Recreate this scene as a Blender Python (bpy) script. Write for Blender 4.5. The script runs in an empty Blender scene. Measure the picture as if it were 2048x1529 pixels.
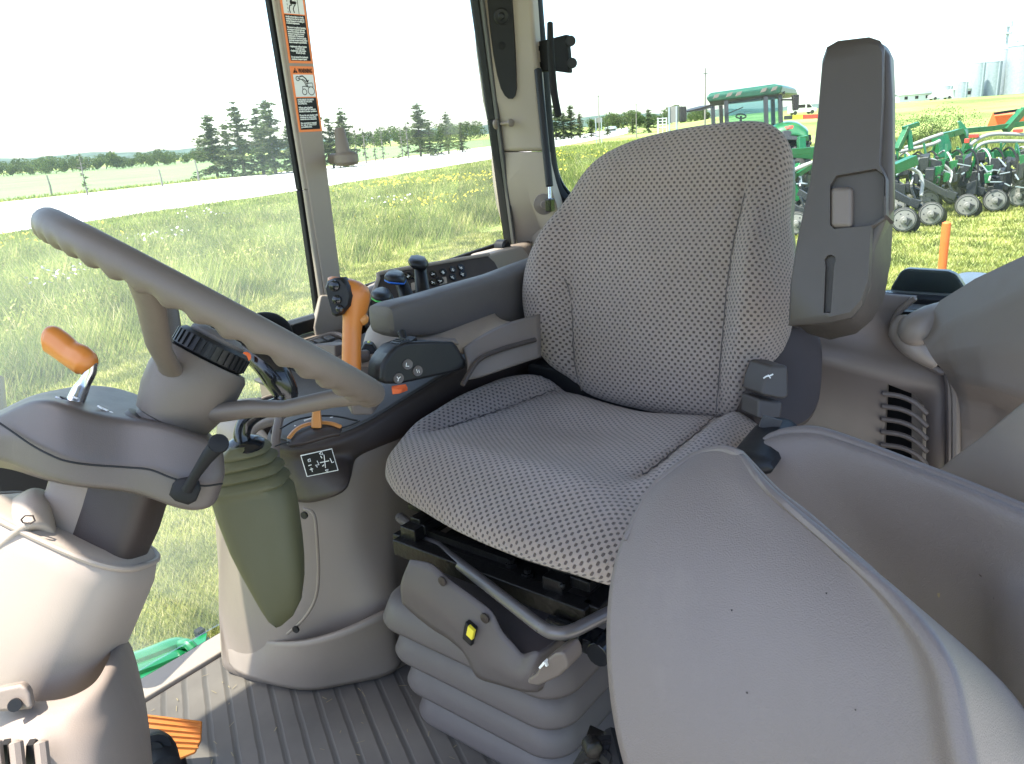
import bpy, math, random
import numpy as np
from mathutils import Vector, Matrix
random.seed(7); RNG = np.random.default_rng(7)
sc = bpy.context.scene
COL = sc.collection
rad = math.radians
# ---------------------------------------------------------------- camera (x = tractor rear, y = tractor right side, z = up, metres)
F, CAMH, PITCH, ROLL, YAW = 1557.0, 2.40, 17.8, 4.1, -51.0
cam = bpy.data.cameras.new('camera'); co = bpy.data.objects.new('camera', cam); COL.objects.link(co)
CM = Matrix.Rotation(rad(YAW), 3, 'Z') @ Matrix.Rotation(rad(90-PITCH), 3, 'X') @ Matrix.Rotation(rad(-ROLL), 3, 'Z')
co.matrix_world = Matrix.Translation((0, 0, CAMH)) @ CM.to_4x4()
cam.sensor_width = 36.0; cam.lens = 36.0*F/2048; cam.clip_start = 0.02; cam.clip_end = 6000
sc.camera = co
sc.render.resolution_x, sc.render.resolution_y = 1024, 764
# ---------------------------------------------------------------- daylight
SUN_EL, SUN_DIR = 65.0, Vector((-0.82, 0.57, 0)).normalized()
w = bpy.data.worlds.new('World'); sc.world = w; w.use_nodes = True
wn = w.node_tree.nodes; wl = w.node_tree.links
sky = wn.new('ShaderNodeTexSky'); sky.sky_type = 'NISHITA'; sky.sun_disc = False
sky.sun_elevation = rad(SUN_EL); sky.sun_rotation = math.atan2(SUN_DIR.x, SUN_DIR.y)
sky.air_density = .85; sky.dust_density = 1.6; sky.ozone_density = 1.0
bg = wn['Background']; bg.inputs[1].default_value = 0.15; wl.new(sky.outputs[0], bg.inputs[0])
sl = bpy.data.lights.new('sun', 'SUN'); sl.energy = 4.0; sl.angle = rad(0.5); sl.color = (1.0, 0.95, 0.87)
so = bpy.data.objects.new('sun', sl); COL.objects.link(so)
sd = Vector((SUN_DIR.x*math.cos(rad(SUN_EL)), SUN_DIR.y*math.cos(rad(SUN_EL)), math.sin(rad(SUN_EL))))
so.rotation_euler = sd.to_track_quat('Z', 'Y').to_euler()
sc.view_settings.view_transform = 'Standard'; sc.view_settings.look = 'None'
sc.view_settings.exposure = 2.1; sc.view_settings.gamma = 1.0
sc.render.engine = 'CYCLES'
# ---------------------------------------------------------------- helpers: where a line of sight meets a plane of the place
C0 = Vector((0, 0, CAMH))
def V(*a): return Vector(a)
def ray(px, py): return CM @ Vector(((px-1024)/F, -(py-764.5)/F, -1))
def Zp(px, py, z): d = ray(px, py); return C0 + d*((z-CAMH)/d.z)
def Lp(px, py, l): d = ray(px, py); return C0 + d*(l/d.y)
def Rp(px, py, r): d = ray(px, py); return C0 + d*(r/d.x)
def Dp(px, py, d): return C0 + ray(px, py)*d
def Pp(px, py, p0, n):
    d = ray(px, py); n = Vector(n); return C0 + d*((Vector(p0)-C0).dot(n)/d.dot(n))
# ---------------------------------------------------------------- materials
def mat(name, col, rough=0.5, metal=0.0, bump=None, var=None, spec=0.5, coat=0, sheen=0, emit=None, col2=None, wear=None):
    m = bpy.data.materials.new(name); m.use_nodes = True
    nt = m.node_tree; b = nt.nodes['Principled BSDF']
    b.inputs['Base Color'].default_value = (*col, 1); b.inputs['Roughness'].default_value = rough
    b.inputs['Metallic'].default_value = metal; b.inputs['Specular IOR Level'].default_value = spec
    b.inputs['Coat Weight'].default_value = coat; b.inputs['Sheen Weight'].default_value = sheen
    tc = nt.nodes.new('ShaderNodeTexCoord')
    src = None
    if var:
        n = nt.nodes.new('ShaderNodeTexNoise'); n.inputs['Scale'].default_value = var[0]; n.inputs['Detail'].default_value = 6
        nt.links.new(tc.outputs['Object'], n.inputs['Vector'])
        r = nt.nodes.new('ShaderNodeMapRange'); r.inputs[1].default_value = .3; r.inputs[2].default_value = .7
        nt.links.new(n.outputs[0], r.inputs[0])
        mx = nt.nodes.new('ShaderNodeMix'); mx.data_type = 'RGBA'
        a = var[1]; c2 = col2 or tuple(min(1, c*(1+a)) for c in col); c1 = col if col2 else tuple(c*(1-a) for c in col)
        mx.inputs[6].default_value = (*c1, 1); mx.inputs[7].default_value = (*c2, 1)
        nt.links.new(r.outputs[0], mx.inputs[0]); nt.links.new(mx.outputs[2], b.inputs['Base Color']); src = mx.outputs[2]
    if wear:   # dust specks and scuffs with a shape of their own
        n = nt.nodes.new('ShaderNodeTexNoise'); n.inputs['Scale'].default_value = wear[0]; n.inputs['Detail'].default_value = 10; n.inputs['Roughness'].default_value = .75
        mp = nt.nodes.new('ShaderNodeMapping'); mp.inputs['Scale'].default_value = (1, 1, .35)
        nt.links.new(tc.outputs['Object'], mp.inputs[0]); nt.links.new(mp.outputs[0], n.inputs['Vector'])
        r = nt.nodes.new('ShaderNodeMapRange'); r.inputs[1].default_value = .58; r.inputs[2].default_value = .80; r.inputs[4].default_value = wear[1]
        nt.links.new(n.outputs[0], r.inputs[0])
        mx = nt.nodes.new('ShaderNodeMix'); mx.data_type = 'RGBA'
        mx.inputs[6].default_value = (*col, 1); mx.inputs[7].default_value = (.34, .30, .27, 1)
        if src: nt.links.new(src, mx.inputs[6])
        nt.links.new(r.outputs[0], mx.inputs[0]); nt.links.new(mx.outputs[2], b.inputs['Base Color'])
        r2 = nt.nodes.new('ShaderNodeMapRange'); r2.inputs[1].default_value = .3; r2.inputs[2].default_value = .75
        r2.inputs[3].default_value = max(.05, rough-.08); r2.inputs[4].default_value = min(1, rough+.14)
        nt.links.new(n.outputs[0], r2.inputs[0]); nt.links.new(r2.outputs[0], b.inputs['Roughness'])
    if bump:
        n = nt.nodes.new('ShaderNodeTexNoise'); n.inputs['Scale'].default_value = bump[0]; n.inputs['Detail'].default_value = 3
        nt.links.new(tc.outputs['Object'], n.inputs['Vector'])
        bp = nt.nodes.new('ShaderNodeBump'); bp.inputs['Strength'].default_value = bump[1]; bp.inputs['Distance'].default_value = bump[2] if len(bump) > 2 else .001
        nt.links.new(n.outputs[0], bp.inputs['Height']); nt.links.new(bp.outputs[0], b.inputs['Normal'])
    if emit: b.inputs['Emission Color'].default_value = (*emit, 1); b.inputs['Emission Strength'].default_value = 1
    return m
grain = (900, .35, .0006)
M = {}
M['beige'] = mat('beige plastic', (.20, .163, .138), .52, bump=grain, wear=(9, .10))
M['beige_light'] = mat('pale beige plastic', (.31, .262, .222), .5, bump=grain, wear=(7, .10))
M['taupe'] = mat('taupe plastic', (.140, .115, .103), .46, bump=grain, wear=(8, .13))
M['taupe_coarse'] = mat('coarse taupe plastic', (.148, .125, .119), .42, bump=(620, .7, .0010), wear=(6, .16))
M['taupe_dark'] = mat('dark taupe plastic', (.052, .044, .040), .48, bump=grain, wear=(8, .10))
M['taupe_pale'] = mat('light taupe plastic', (.200, .168, .146), .46, bump=grain, wear=(8, .13))
M['housing'] = mat('grey brown plastic', (.092, .076, .070), .44, bump=grain, wear=(8, .25))
M['wheel'] = mat('steering wheel rubber', (.110, .091, .078), .5, bump=(700, .3, .0006), wear=(14, .10))
M['dark'] = mat('dark brown plastic', (.042, .032, .029), .5, bump=grain, wear=(10, .08), spec=.35)
M['slate'] = mat('slate grey plastic', (.072, .070, .070), .45, bump=grain, wear=(12, .12))
M['arm'] = mat('charcoal armrest vinyl', (.100, .088, .084), .55, bump=(500, .4, .0008), wear=(9, .12))
M['bellows'] = mat('grey rubber bellows', (.098, .083, .083), .55, bump=(300, .2, .0008), wear=(7, .12))
M['boot'] = mat('olive rubber boot', (.100, .094, .044), .6, bump=(500, .25, .0006), wear=(9, .08))
M['black'] = mat('black plastic', (.012, .012, .013), .42, bump=(600, .2, .0005), wear=(16, .03), spec=.3)
M['rubber'] = mat('black rubber', (.010, .010, .011), .6, spec=.2)
M['gloss'] = mat('glossy black plastic', (.01, .011, .013), .14)
M['steel'] = mat('greasy black steel', (.014, .013, .012), .35, metal=.4, bump=(120, .5, .002), wear=(30, .25), spec=.4)
M['greybar'] = mat('grey painted steel', (.13, .12, .12), .32, metal=.3, wear=(30, .2))
M['chrome'] = mat('chromed steel', (.55, .56, .58), .18, metal=1.0, wear=(40, .2))
M['orange'] = mat('orange plastic', (.50, .165, .028), .38, bump=(500, .15, .0005), wear=(18, .10))
M['orange_hot'] = mat('bright orange paint', (.75, .13, .02), .5)
M['orange_pale'] = mat('orange lever plastic', (.48, .20, .05), .42, bump=(500, .15, .0005), wear=(12, .08))
M['yellow'] = mat('yellow plastic', (.75, .62, .04), .4)
M['lime'] = mat('lime yellow plastic', (.55, .58, .06), .4)
M['blue'] = mat('blue plastic', (.02, .14, .55), .4)
M['greentrim'] = mat('green trim plastic', (.05, .42, .08), .4)
M['green'] = mat('green paint', (.006, .105, .032), .3, coat=.4, var=(6, .15), wear=(5, .12))
M['green_roof'] = mat('faded green paint', (.006, .080, .050), .35, var=(6, .15))
M['green_step'] = mat('green step paint', (.006, .115, .036), .3, coat=.5)
M['white'] = mat('white print', (.75, .75, .72), .5)
M['ink'] = mat('black label ink', (.014, .014, .015), .5, spec=.2)
M['lblwhite'] = mat('label white', (.72, .72, .70), .4)
M['lblorange'] = mat('label orange', (.85, .22, .05), .4)
M['glassedge'] = mat('smoked edge', (.010, .013, .012), .25, spec=.25)
M['skin_seam'] = mat('seam piping', (.10, .085, .08), .8)
M['tyre'] = mat('tyre rubber', (.022, .021, .020), .75, bump=(60, .4, .004))
M['wheelgrey'] = mat('grey plastic wheel face', (.20, .19, .18), .5, wear=(8, .3))
M['frame_grey'] = mat('dark grey implement paint', (.020, .022, .025), .4, wear=(6, .15))
M['galv'] = mat('galvanised steel', (.33, .37, .41), .45, metal=.3, var=(2, .12))
M['hose'] = mat('grey hose', (.28, .28, .27), .5)
M['red'] = mat('red paint', (.60, .05, .03), .4)
M['straw'] = mat('dry straw', (.24, .19, .11), .9)
M['bark'] = mat('bark', (.12, .10, .085), .9, bump=(14, .6, .02), var=(4, .3))
M['deadwood'] = mat('weathered dead wood', (.20, .18, .16), .9, var=(3, .25))
def glass_mat(name, tint, refl, dust):
    m = bpy.data.materials.new(name); m.use_nodes = True; nt = m.node_tree; nt.nodes.clear()
    o = nt.nodes.new('ShaderNodeOutputMaterial'); t = nt.nodes.new('ShaderNodeBsdfTransparent'); t.inputs[0].default_value = (*tint, 1)
    g = nt.nodes.new('ShaderNodeBsdfGlossy'); g.inputs['Roughness'].default_value = .02
    fr = nt.nodes.new('ShaderNodeFresnel'); fr.inputs[0].default_value = 1.35
    mu = nt.nodes.new('ShaderNodeMath'); mu.operation = 'MULTIPLY'; mu.inputs[1].default_value = refl; nt.links.new(fr.outputs[0], mu.inputs[0])
    mx = nt.nodes.new('ShaderNodeMixShader'); nt.links.new(mu.outputs[0], mx.inputs[0]); nt.links.new(t.outputs[0], mx.inputs[1]); nt.links.new(g.outputs[0], mx.inputs[2])
    last = mx
    if dust:
        d = nt.nodes.new('ShaderNodeBsdfTranslucent'); d.inputs[0].default_value = (.8, .85, .8, 1)
        n = nt.nodes.new('ShaderNodeTexNoise'); n.inputs['Scale'].default_value = 3; n.inputs['Detail'].default_value = 8
        tc = nt.nodes.new('ShaderNodeTexCoord'); nt.links.new(tc.outputs['Object'], n.inputs['Vector'])
        r = nt.nodes.new('ShaderNodeMapRange'); r.inputs[1].default_value = .3; r.inputs[2].default_value = .75; r.inputs[3].default_value = dust*.6; r.inputs[4].default_value = dust*1.5
        nt.links.new(n.outputs[0], r.inputs[0])
        m2 = nt.nodes.new('ShaderNodeMixShader'); nt.links.new(r.outputs[0], m2.inputs[0]); nt.links.new(last.outputs[0], m2.inputs[1]); nt.links.new(d.outputs[0], m2.inputs[2]); last = m2
    nt.links.new(last.outputs[0], o.inputs[0]); return m
M['glass'] = glass_mat('window glass', (.96, .985, .96), .25, .060)
M['glass_side'] = glass_mat('side window glass', (.96, .98, .96), .2, .030)
M['glass_rear'] = glass_mat('rear window glass', (.93, .97, .94), .6, .012)
M['glass_far'] = glass_mat('far tractor glass', (.55, .75, .78), 1.2, .03)
def warm(m, k=(.97, .955, .93)):
    for n in m.node_tree.nodes:
        for s_ in n.inputs:
            if s_.type == 'RGBA' and not s_.is_linked and n.type in ('BSDF_PRINCIPLED', 'MIX') and 'Emission' not in s_.name:
                c = s_.default_value; s_.default_value = (c[0]*k[0], c[1]*k[1], c[2]*k[2], 1)
for q in ('beige', 'beige_light', 'taupe', 'taupe_dark', 'taupe_pale', 'taupe_coarse', 'housing', 'wheel', 'dark', 'slate', 'arm', 'bellows', 'greybar'): warm(M[q])
def hit(g, px, py):
    from mathutils.bvhtree import BVHTree
    r = BVHTree.FromPolygons([Vector(p) for p in g.v], [list(f) for f in g.f]).ray_cast(C0, ray(px, py).normalized())
    return r[0], r[1]
# ---------------------------------------------------------------- object tree
ORG = {}
def tag(o, label=None, cat=None, group=None, kind=None):
    if label: o['label'] = label
    if cat: o['category'] = cat
    if group: o['group'] = group
    if kind: o['kind'] = kind
    return o
def thing(name, label, cat, loc=(0, 0, 0), group=None):
    o = bpy.data.objects.new(name, None); COL.objects.link(o); o.location = loc; o.empty_display_size = .1
    ORG[o] = Vector(loc); return tag(o, label, cat, group)
def dup(root, loc=None, rotz=None, scale=None, label=None, group=None):
    r = root.copy(); COL.objects.link(r)
    if loc is not None: r.location = loc
    if rotz is not None: r.rotation_euler = (r.rotation_euler[0], r.rotation_euler[1], rotz)
    if scale is not None: r.scale = scale
    if label: r['label'] = label
    if group: r['group'] = group
    for ch in list(root.children):
        c = ch.copy(); COL.objects.link(c); c.parent = r
        for g in list(ch.children):
            d = g.copy(); COL.objects.link(d); d.parent = c
    return r
def frame(d, up=(0, 0, 1)):
    d = Vector(d).normalized(); u = Vector(up)
    if abs(d.dot(u.normalized())) > .97: u = Vector((1, 0, 0)) if abs(d.x) < .9 else Vector((0, 1, 0))
    a = u.cross(d).normalized(); return d, a, d.cross(a).normalized()
def cr(pts, n):
    P = np.array([tuple(p) for p in pts], float); Q = np.vstack([2*P[0]-P[1], P, 2*P[-1]-P[-2]]); out = []
    for i in range(len(P)-1):
        a, b, c, d = Q[i:i+4]
        for k in range(n):
            t = k/n; out.append(.5*((2*b)+(c-a)*t+(2*a-5*b+4*c-d)*t*t+(3*b-a-3*c+d)*t**3))
    out.append(P[-1]); return [Vector(o) if len(o) == 3 else o for o in out]
class G:
    def __init__(s): s.v = []; s.f = []; s.m = []; s.uv = {}
    def add(s, v, f, m=0):
        o = len(s.v); s.v += [tuple(p) for p in v]; s.f += [tuple(i+o for i in q) for q in f]; s.m += [m]*len(f); return s
    def obox(s, c, ax, m=0):
        c = Vector(c); a, b, d = [Vector(q) for q in ax]
        v = [c+a*i+b*j+d*k for k in (-1, 1) for j in (-1, 1) for i in (-1, 1)]
        f = [(0, 2, 3, 1), (4, 5, 7, 6), (0, 1, 5, 4), (2, 6, 7, 3), (0, 4, 6, 2), (1, 3, 7, 5)]
        if a.cross(b).dot(d) < 0: f = [q[::-1] for q in f]
        return s.add(v, f, m)
    def box(s, x0, x1, y0, y1, z0, z1, m=0):
        return s.obox(((x0+x1)/2, (y0+y1)/2, (z0+z1)/2), (((x1-x0)/2, 0, 0), (0, (y1-y0)/2, 0), (0, 0, (z1-z0)/2)), m)
    def rod(s, a, b, wx, wy=None, up=(0, 0, 1), m=0):       # square bar a -> b
        a, b = Vector(a), Vector(b); d, u, v = frame(b-a, up); wy = wy or wx
        return s.obox((a+b)/2, ((b-a)/2, u*wx/2, v*wy/2), m)
    def loft(s, rings, caps=True, close=True, m=0):
        n = len(rings[0]); v = [p for r in rings for p in r]; f = []
        for i in range(len(rings)-1):
            for j in range(n if close else n-1):
                k = (j+1) % n; f.append((i*n+j, i*n+k, (i+1)*n+k, (i+1)*n+j))
        if caps: f.append(tuple(range(n))[::-1]); f.append(tuple((len(rings)-1)*n+j for j in range(n)))
        return s.add(v, f, m)
    def tube(s, pts, r, seg=10, sub=0, m=0, flat=1.0, up=(0, 0, 1), round=True):
        pts = [Vector(p) for p in pts]; k = len(pts)
        R_ = list(r) if hasattr(r, '__len__') else [r]*k
        if sub and k > 2:
            pts = cr(pts, sub); R_ = [float(x) for x in np.interp(np.linspace(0, k-1, len(pts)), range(k), R_)]
        rings = []; u = None
        for i, p in enumerate(pts):
            d = (pts[min(i+1, len(pts)-1)]-pts[max(i-1, 0)]).normalized()
            if u is None: _, u, v = frame(d, up)
            else: u = (u-d*u.dot(d)).normalized(); v = d.cross(u)
            if i == 0 and round:
                for t in (.25, .7): rings.append([p-d*R_[0]*.5*(1-t)+(u*math.cos(a)+v*math.sin(a)*flat)*R_[0]*math.sin(t*1.4) for a in [2*math.pi*j/seg for j in range(seg)]])
            rings.append([p+(u*math.cos(a)+v*math.sin(a)*flat)*R_[i] for a in [2*math.pi*j/seg for j in range(seg)]])
            if i == len(pts)-1 and round:
                for t in (.7, .25): rings.append([p+d*R_[i]*.5*(1-t)+(u*math.cos(a)+v*math.sin(a)*flat)*R_[i]*math.sin(t*1.4) for a in [2*math.pi*j/seg for j in range(seg)]])
        return s.loft(rings, m=m)
    def lathe(s, c, ax, prof, seg=24, m=0, caps=True):
        c = Vector(c); d, u, v = frame(ax)
        return s.loft([[c+d*h+(u*math.cos(a)+v*math.sin(a))*max(r, 1e-5) for a in [2*math.pi*j/seg for j in range(seg)]] for h, r in prof], caps=caps, m=m)
    def ball(s, c, r, seg=14, m=0, sq=1.0):
        return s.lathe(c, (0, 0, 1), [(-r*sq*math.cos(t), r*math.sin(t)) for t in [math.pi*i/8 for i in range(9)]], seg, m)
    def prism(s, poly, vec, m=0):
        poly = [Vector(p) for p in poly]; vec = Vector(vec); n = len(poly)
        nn = sum(((poly[i]-poly[0]).cross(poly[(i+1) % n]-poly[0]) for i in range(n)), Vector())
        if nn.dot(vec) > 0: poly = poly[::-1]
        v = poly+[p+vec for p in poly]
        f = [tuple(range(n)), tuple(range(n, 2*n))[::-1]]+[(i, i+n, (i+1) % n+n, (i+1) % n) for i in range(n)]
        return s.add(v, f, m)
    def patch(s, rows, n=6, m=0, uvscale=None):
        A = [cr(r, n) for r in rows]; B = [cr(c, n) for c in zip(*A)]
        a, b = len(B), len(B[0]); v = [p for c in B for p in c]
        f = [(i*b+j, i*b+j+1, (i+1)*b+j+1, (i+1)*b+j) for i in range(a-1) for j in range(b-1)]
        return s.add(v, f, m)
    def build(s, name, mats, parent=None, bevel=0, seg=2, sub=0, ang=35, solid=0, loc=None, wn=True):
        me = bpy.data.meshes.new(name); o = bpy.data.objects.new(name, me); COL.objects.link(o)
        org = Vector((0, 0, 0))
        if parent is not None: o.parent = parent; org = ORG.get(parent, org)
        if loc is not None: org = Vector(loc); o.location = loc
        ORG[o] = org
        vv = [(p[0]-org.x, p[1]-org.y, p[2]-org.z) for p in s.v]
        me.from_pydata(vv, [], s.f); me.validate()
        if not isinstance(mats, (list, tuple)): mats = [mats]
        for mm in mats: me.materials.append(M[mm] if isinstance(mm, str) else mm)
        if len(mats) > 1:
            for p, i in zip(me.polygons, s.m): p.material_index = i
        if s.uv:
            ul = me.uv_layers.new(name='UVMap')
            for lp in me.loops: ul.data[lp.index].uv = s.uv.get(lp.vertex_index, (0, 0))
        for p in me.polygons: p.use_smooth = True
        if not bevel and not sub: me.set_sharp_from_angle(angle=rad(ang))
        if solid:
            md = o.modifiers.new('thickness', 'SOLIDIFY'); md.thickness = solid; md.offset = 0
        if bevel:
            md = o.modifiers.new('bevel', 'BEVEL'); md.width = bevel; md.segments = seg; md.limit_method = 'ANGLE'; md.angle_limit = rad(32); md.harden_normals = True
        if sub:
            md = o.modifiers.new('smooth', 'SUBSURF'); md.levels = md.render_levels = sub
        return o
def text(body, size, org, xd, yd, mt, parent, name='lettering', depth=.0003, align='LEFT', bold=0, fit=0):
    cu = bpy.data.curves.new(name, 'FONT'); cu.body = body; cu.size = size; cu.align_x = align; cu.extrude = depth/2; cu.offset = bold
    cu.resolution_u = 2; cu.space_line = .95
    t = bpy.data.objects.new('tmp', cu); COL.objects.link(t); bpy.context.view_layer.update()
    me = bpy.data.meshes.new_from_object(t.evaluated_get(bpy.context.evaluated_depsgraph_get())); bpy.data.objects.remove(t); 
    wd_ = max([q.co.x for q in me.vertices]+[1e-6])
    if fit: me.transform(Matrix.Diagonal((fit/wd_, 1, 1, 1)))
    xd = Vector(xd).normalized(); n = xd.cross(Vector(yd)).normalized(); yd = n.cross(xd)
    o_ = Vector(org)-ORG.get(parent, Vector((0, 0, 0)))
    me.transform(Matrix(((xd.x, yd.x, n.x, o_.x), (xd.y, yd.y, n.y, o_.y), (xd.z, yd.z, n.z, o_.z), (0, 0, 0, 1))))
    me.materials.clear(); me.materials.append(M[mt]); o = bpy.data.objects.new(name, me); COL.objects.link(o); o.parent = parent; return o
def quad_on(pix, p0, n, off=0):
    n = Vector(n).normalized(); return [Pp(x, y, Vector(p0)+n*off, n) for x, y in pix]
# ================================================================ tractor cab shell
FZ = 1.38
cab = thing('tractor_cab', 'open tractor cab with beige pillars, large windows and ribbed floor that holds the driver seat', 'tractor cab', (0.9, .8, FZ))
# floor with ribbed rubber mat
mm = mat('ribbed rubber mat', (.085, .080, .076), .7)
nt = mm.node_tree; b = nt.nodes['Principled BSDF']; tc = nt.nodes.new('ShaderNodeTexCoord')
mp = nt.nodes.new('ShaderNodeMapping'); mp.inputs['Rotation'].default_value = (0, 0, rad(28)); nt.links.new(tc.outputs['Object'], mp.inputs[0])
wv = nt.nodes.new('ShaderNodeTexWave'); wv.inputs['Scale'].default_value = 8.0; wv.wave_profile = 'SIN'; wv.inputs['Distortion'].default_value = .25; wv.inputs['Detail Scale'].default_value = 3
nt.links.new(mp.outputs[0], wv.inputs[0])
cp = nt.nodes.new('ShaderNodeMapRange'); cp.inputs[1].default_value = .02; cp.inputs[2].default_value = .22; nt.links.new(wv.outputs[1], cp.inputs[0])
ns = nt.nodes.new('ShaderNodeTexNoise'); ns.inputs['Scale'].default_value = 5; ns.inputs['Detail'].default_value = 9; nt.links.new(tc.outputs['Object'], ns.inputs['Vector'])
mr = nt.nodes.new('ShaderNodeMapRange'); mr.inputs[1].default_value = .35; mr.inputs[2].default_value = .7; nt.links.new(ns.outputs[0], mr.inputs[0])
c1 = nt.nodes.new('ShaderNodeMix'); c1.data_type = 'RGBA'; c1.inputs[6].default_value = (.080, .068, .058, 1); c1.inputs[7].default_value = (.145, .124, .104, 1); nt.links.new(mr.outputs[0], c1.inputs[0])
c2 = nt.nodes.new('ShaderNodeMix'); c2.data_type = 'RGBA'; c2.inputs[6].default_value = (.068, .059, .051, 1); nt.links.new(c1.outputs[2], c2.inputs[7]); nt.links.new(cp.outputs[0], c2.inputs[0])
nt.links.new(c2.outputs[2], b.inputs['Base Color'])
bp = nt.nodes.new('ShaderNodeBump'); bp.inputs['Strength'].default_value = 1; bp.inputs['Distance'].default_value = .001; nt.links.new(cp.outputs[0], bp.inputs['Height']); nt.links.new(bp.outputs[0], b.inputs['Normal'])
M['mat'] = mm
g = G(); g.box(-.45, 1.95, -.12, 1.50, FZ-.10, FZ-.012); g.build('floor_pan', 'dark', cab)
g = G(); g.box(-.4, 1.62, 0.0, 1.405, FZ-.012, FZ); g.build('floor_mat', 'mat', cab, bevel=.004)
g = G(); g.box(-.4, .86, 1.41, 1.475, FZ-.012, FZ+.006); g.build('door_sill', 'beige_light', cab, bevel=.004)
# roof and headliner (seen only by the light)
g = G(); g.loft([[V(x, y, z) for x, y in ((-.10-i, -.20-i), (2.03+i, -.20-i), (2.03+i, 1.69+i), (-.10-i, 1.69+i))] for z, i in ((3.02, 0), (3.05, .03), (3.16, .03), (3.24, -.10))]); g.build('roof', 'green', cab, bevel=.03)
g = G(); g.box(.04, 1.98, .02, 1.52, 2.985, 3.018); g.build('headliner', 'beige_light', cab)
# right-hand middle pillar
PB = 1.47
def pil(p, z): return V(p.x, p.y, z)
bl, br_, tl, tr = Lp(643, 620, PB), Lp(690, 620, PB), Lp(541, 0, PB), Lp(612, 0, PB)
k = (bl.x-tl.x)/(bl.z-tl.z)
def lx(z): return tl.x+(bl.x-tl.x)*(z-tl.z)/(bl.z-tl.z)
def rxx(z): return tr.x+(br_.x-tr.x)*(z-tr.z)/(br_.z-tr.z)
g = G(); g.loft([[V(lx(z)+.016, PB, z), V(rxx(z), PB, z), V(rxx(z)+.010, PB+.02, z), V(rxx(z)+.03, PB+.06, z), V(lx(z)+.055, PB+.06, z), V(lx(z)+.024, PB+.02, z)] for z in (1.95, 2.2, 2.6, 3.0)])
p = g.build('pillar', 'beige_light', cab, bevel=.006)
# skirt where the pillar joins the sill
g = G(); g.loft([[Lp(x0, y, PB-.01), Lp(x1, y, PB-.01), Lp(x1, y, PB+.05)+V(.01, 0, 0), Lp(x0, y, PB+.05)-V(.01, 0, 0)] for x0, x1, y in ((641, 693, 590), (634, 700, 625), (628, 712, 655), (640, 740, 720), (650, 745, 760))]); g.build('pillar_foot', 'beige_light', cab, bevel=.006)
# seals and glazing of the two side windows
def strip(name, pix, w, mt, l, th=.012, par=None):
    P = [Lp(x, y, l) for x, y in pix]; g = G()
    for a, c in zip(P, P[1:]): g.rod(a, c, th, w, up=(0, 1, 0))
    return g.build(name, mt, par or cab, bevel=.003)
strip('window_seal', [(517, -150), (533, -30), (600, 380), (638, 652)], .016, 'rubber', 1.505)
strip('window_trim', [(528, -150), (545, -30), (611, 380), (649, 640)], .010, 'beige_light', 1.478)
strip('window_seal', [(929, -150), (946, -30), (984, 240), (1019, 498)], .030, 'rubber', 1.515)
strip('window_frame', [(941, -150), (957, -30), (993, 240), (1027, 498)], .022, 'slate', 1.500)
strip('window_seal', [(705, 583), (800, 552), (900, 522), (1012, 484)], .014, 'rubber', 1.515)
strip('door_bottom_frame', [(480, 690), (575, 660), (642, 640)], .050, 'rubber', 1.50, .03)
g = G(); P = [Lp(*q, 1.512) for q in ((-300, -60), (536, -60), (641, 655), (575, 668))]; 
g.prism([V(-.35, 1.510, 3.0), V(P[1].x, 1.510, 3.0), V(P[2].x, 1.510, P[2].z), V(1.0, 1.510, 1.95), V(.95, 1.510, FZ), V(-.35, 1.510, FZ)], (0, .005, 0)); g.build('window_glass', 'glass', cab)
a0, a1 = Lp(552, -30, 1.5), Lp(955, -30, 1.5); b0, b1 = Lp(700, 583, 1.5), Lp(1016, 490, 1.5)
g = G(); g.prism([V(rxx(3.0)-.01, 1.520, 3.0), V(a1.x, 1.520, 3.0), V(b1.x, 1.520, b1.z), V(b0.x-.03, 1.520, b0.z)], (0, .005, 0)); g.build('window_glass', 'glass_side', cab)
# rear right corner pillar, two trim pieces
def corner(y, xl, xc, xr, dl=0):
    a, c, d = Lp(xl, y, 1.50-dl), Lp(xc, y, 1.425-dl), Rp(xr, y, 1.90)
    return [a, c, d, V(d.x+.05, d.y+.01, d.z), V(d.x+.06, 1.56, d.z), V(a.x+.02, 1.56, a.z)]
g = G(); g.loft([corner(*q) for q in ((-230, 946, 1014, 1045), (-60, 960, 1028, 1058), (0, 965, 1032, 1063), (100, 973, 1036, 1070), (200, 986, 1039, 1078), (225, 992, 1040, 1080), (250, 997, 1043, 1082), (303.2, 1003, 1046, 1087))]); g.build('corner_pillar', 'beige_light', cab, bevel=.012, seg=3)
g = G(); g.loft([corner(*q) for q in ((304.2, 1004, 1048, 1087), (330, 1005, 1049, 1090), (370, 1008, 1054, 1100), (410, 1014, 1063, 1113), (450, 1025, 1078, 1125), (490, 1035, 1100, 1140), (540, 1040, 1110, 1150))]); g.build('corner_pillar_lower', 'beige_light', cab, bevel=.014, seg=3)
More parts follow.
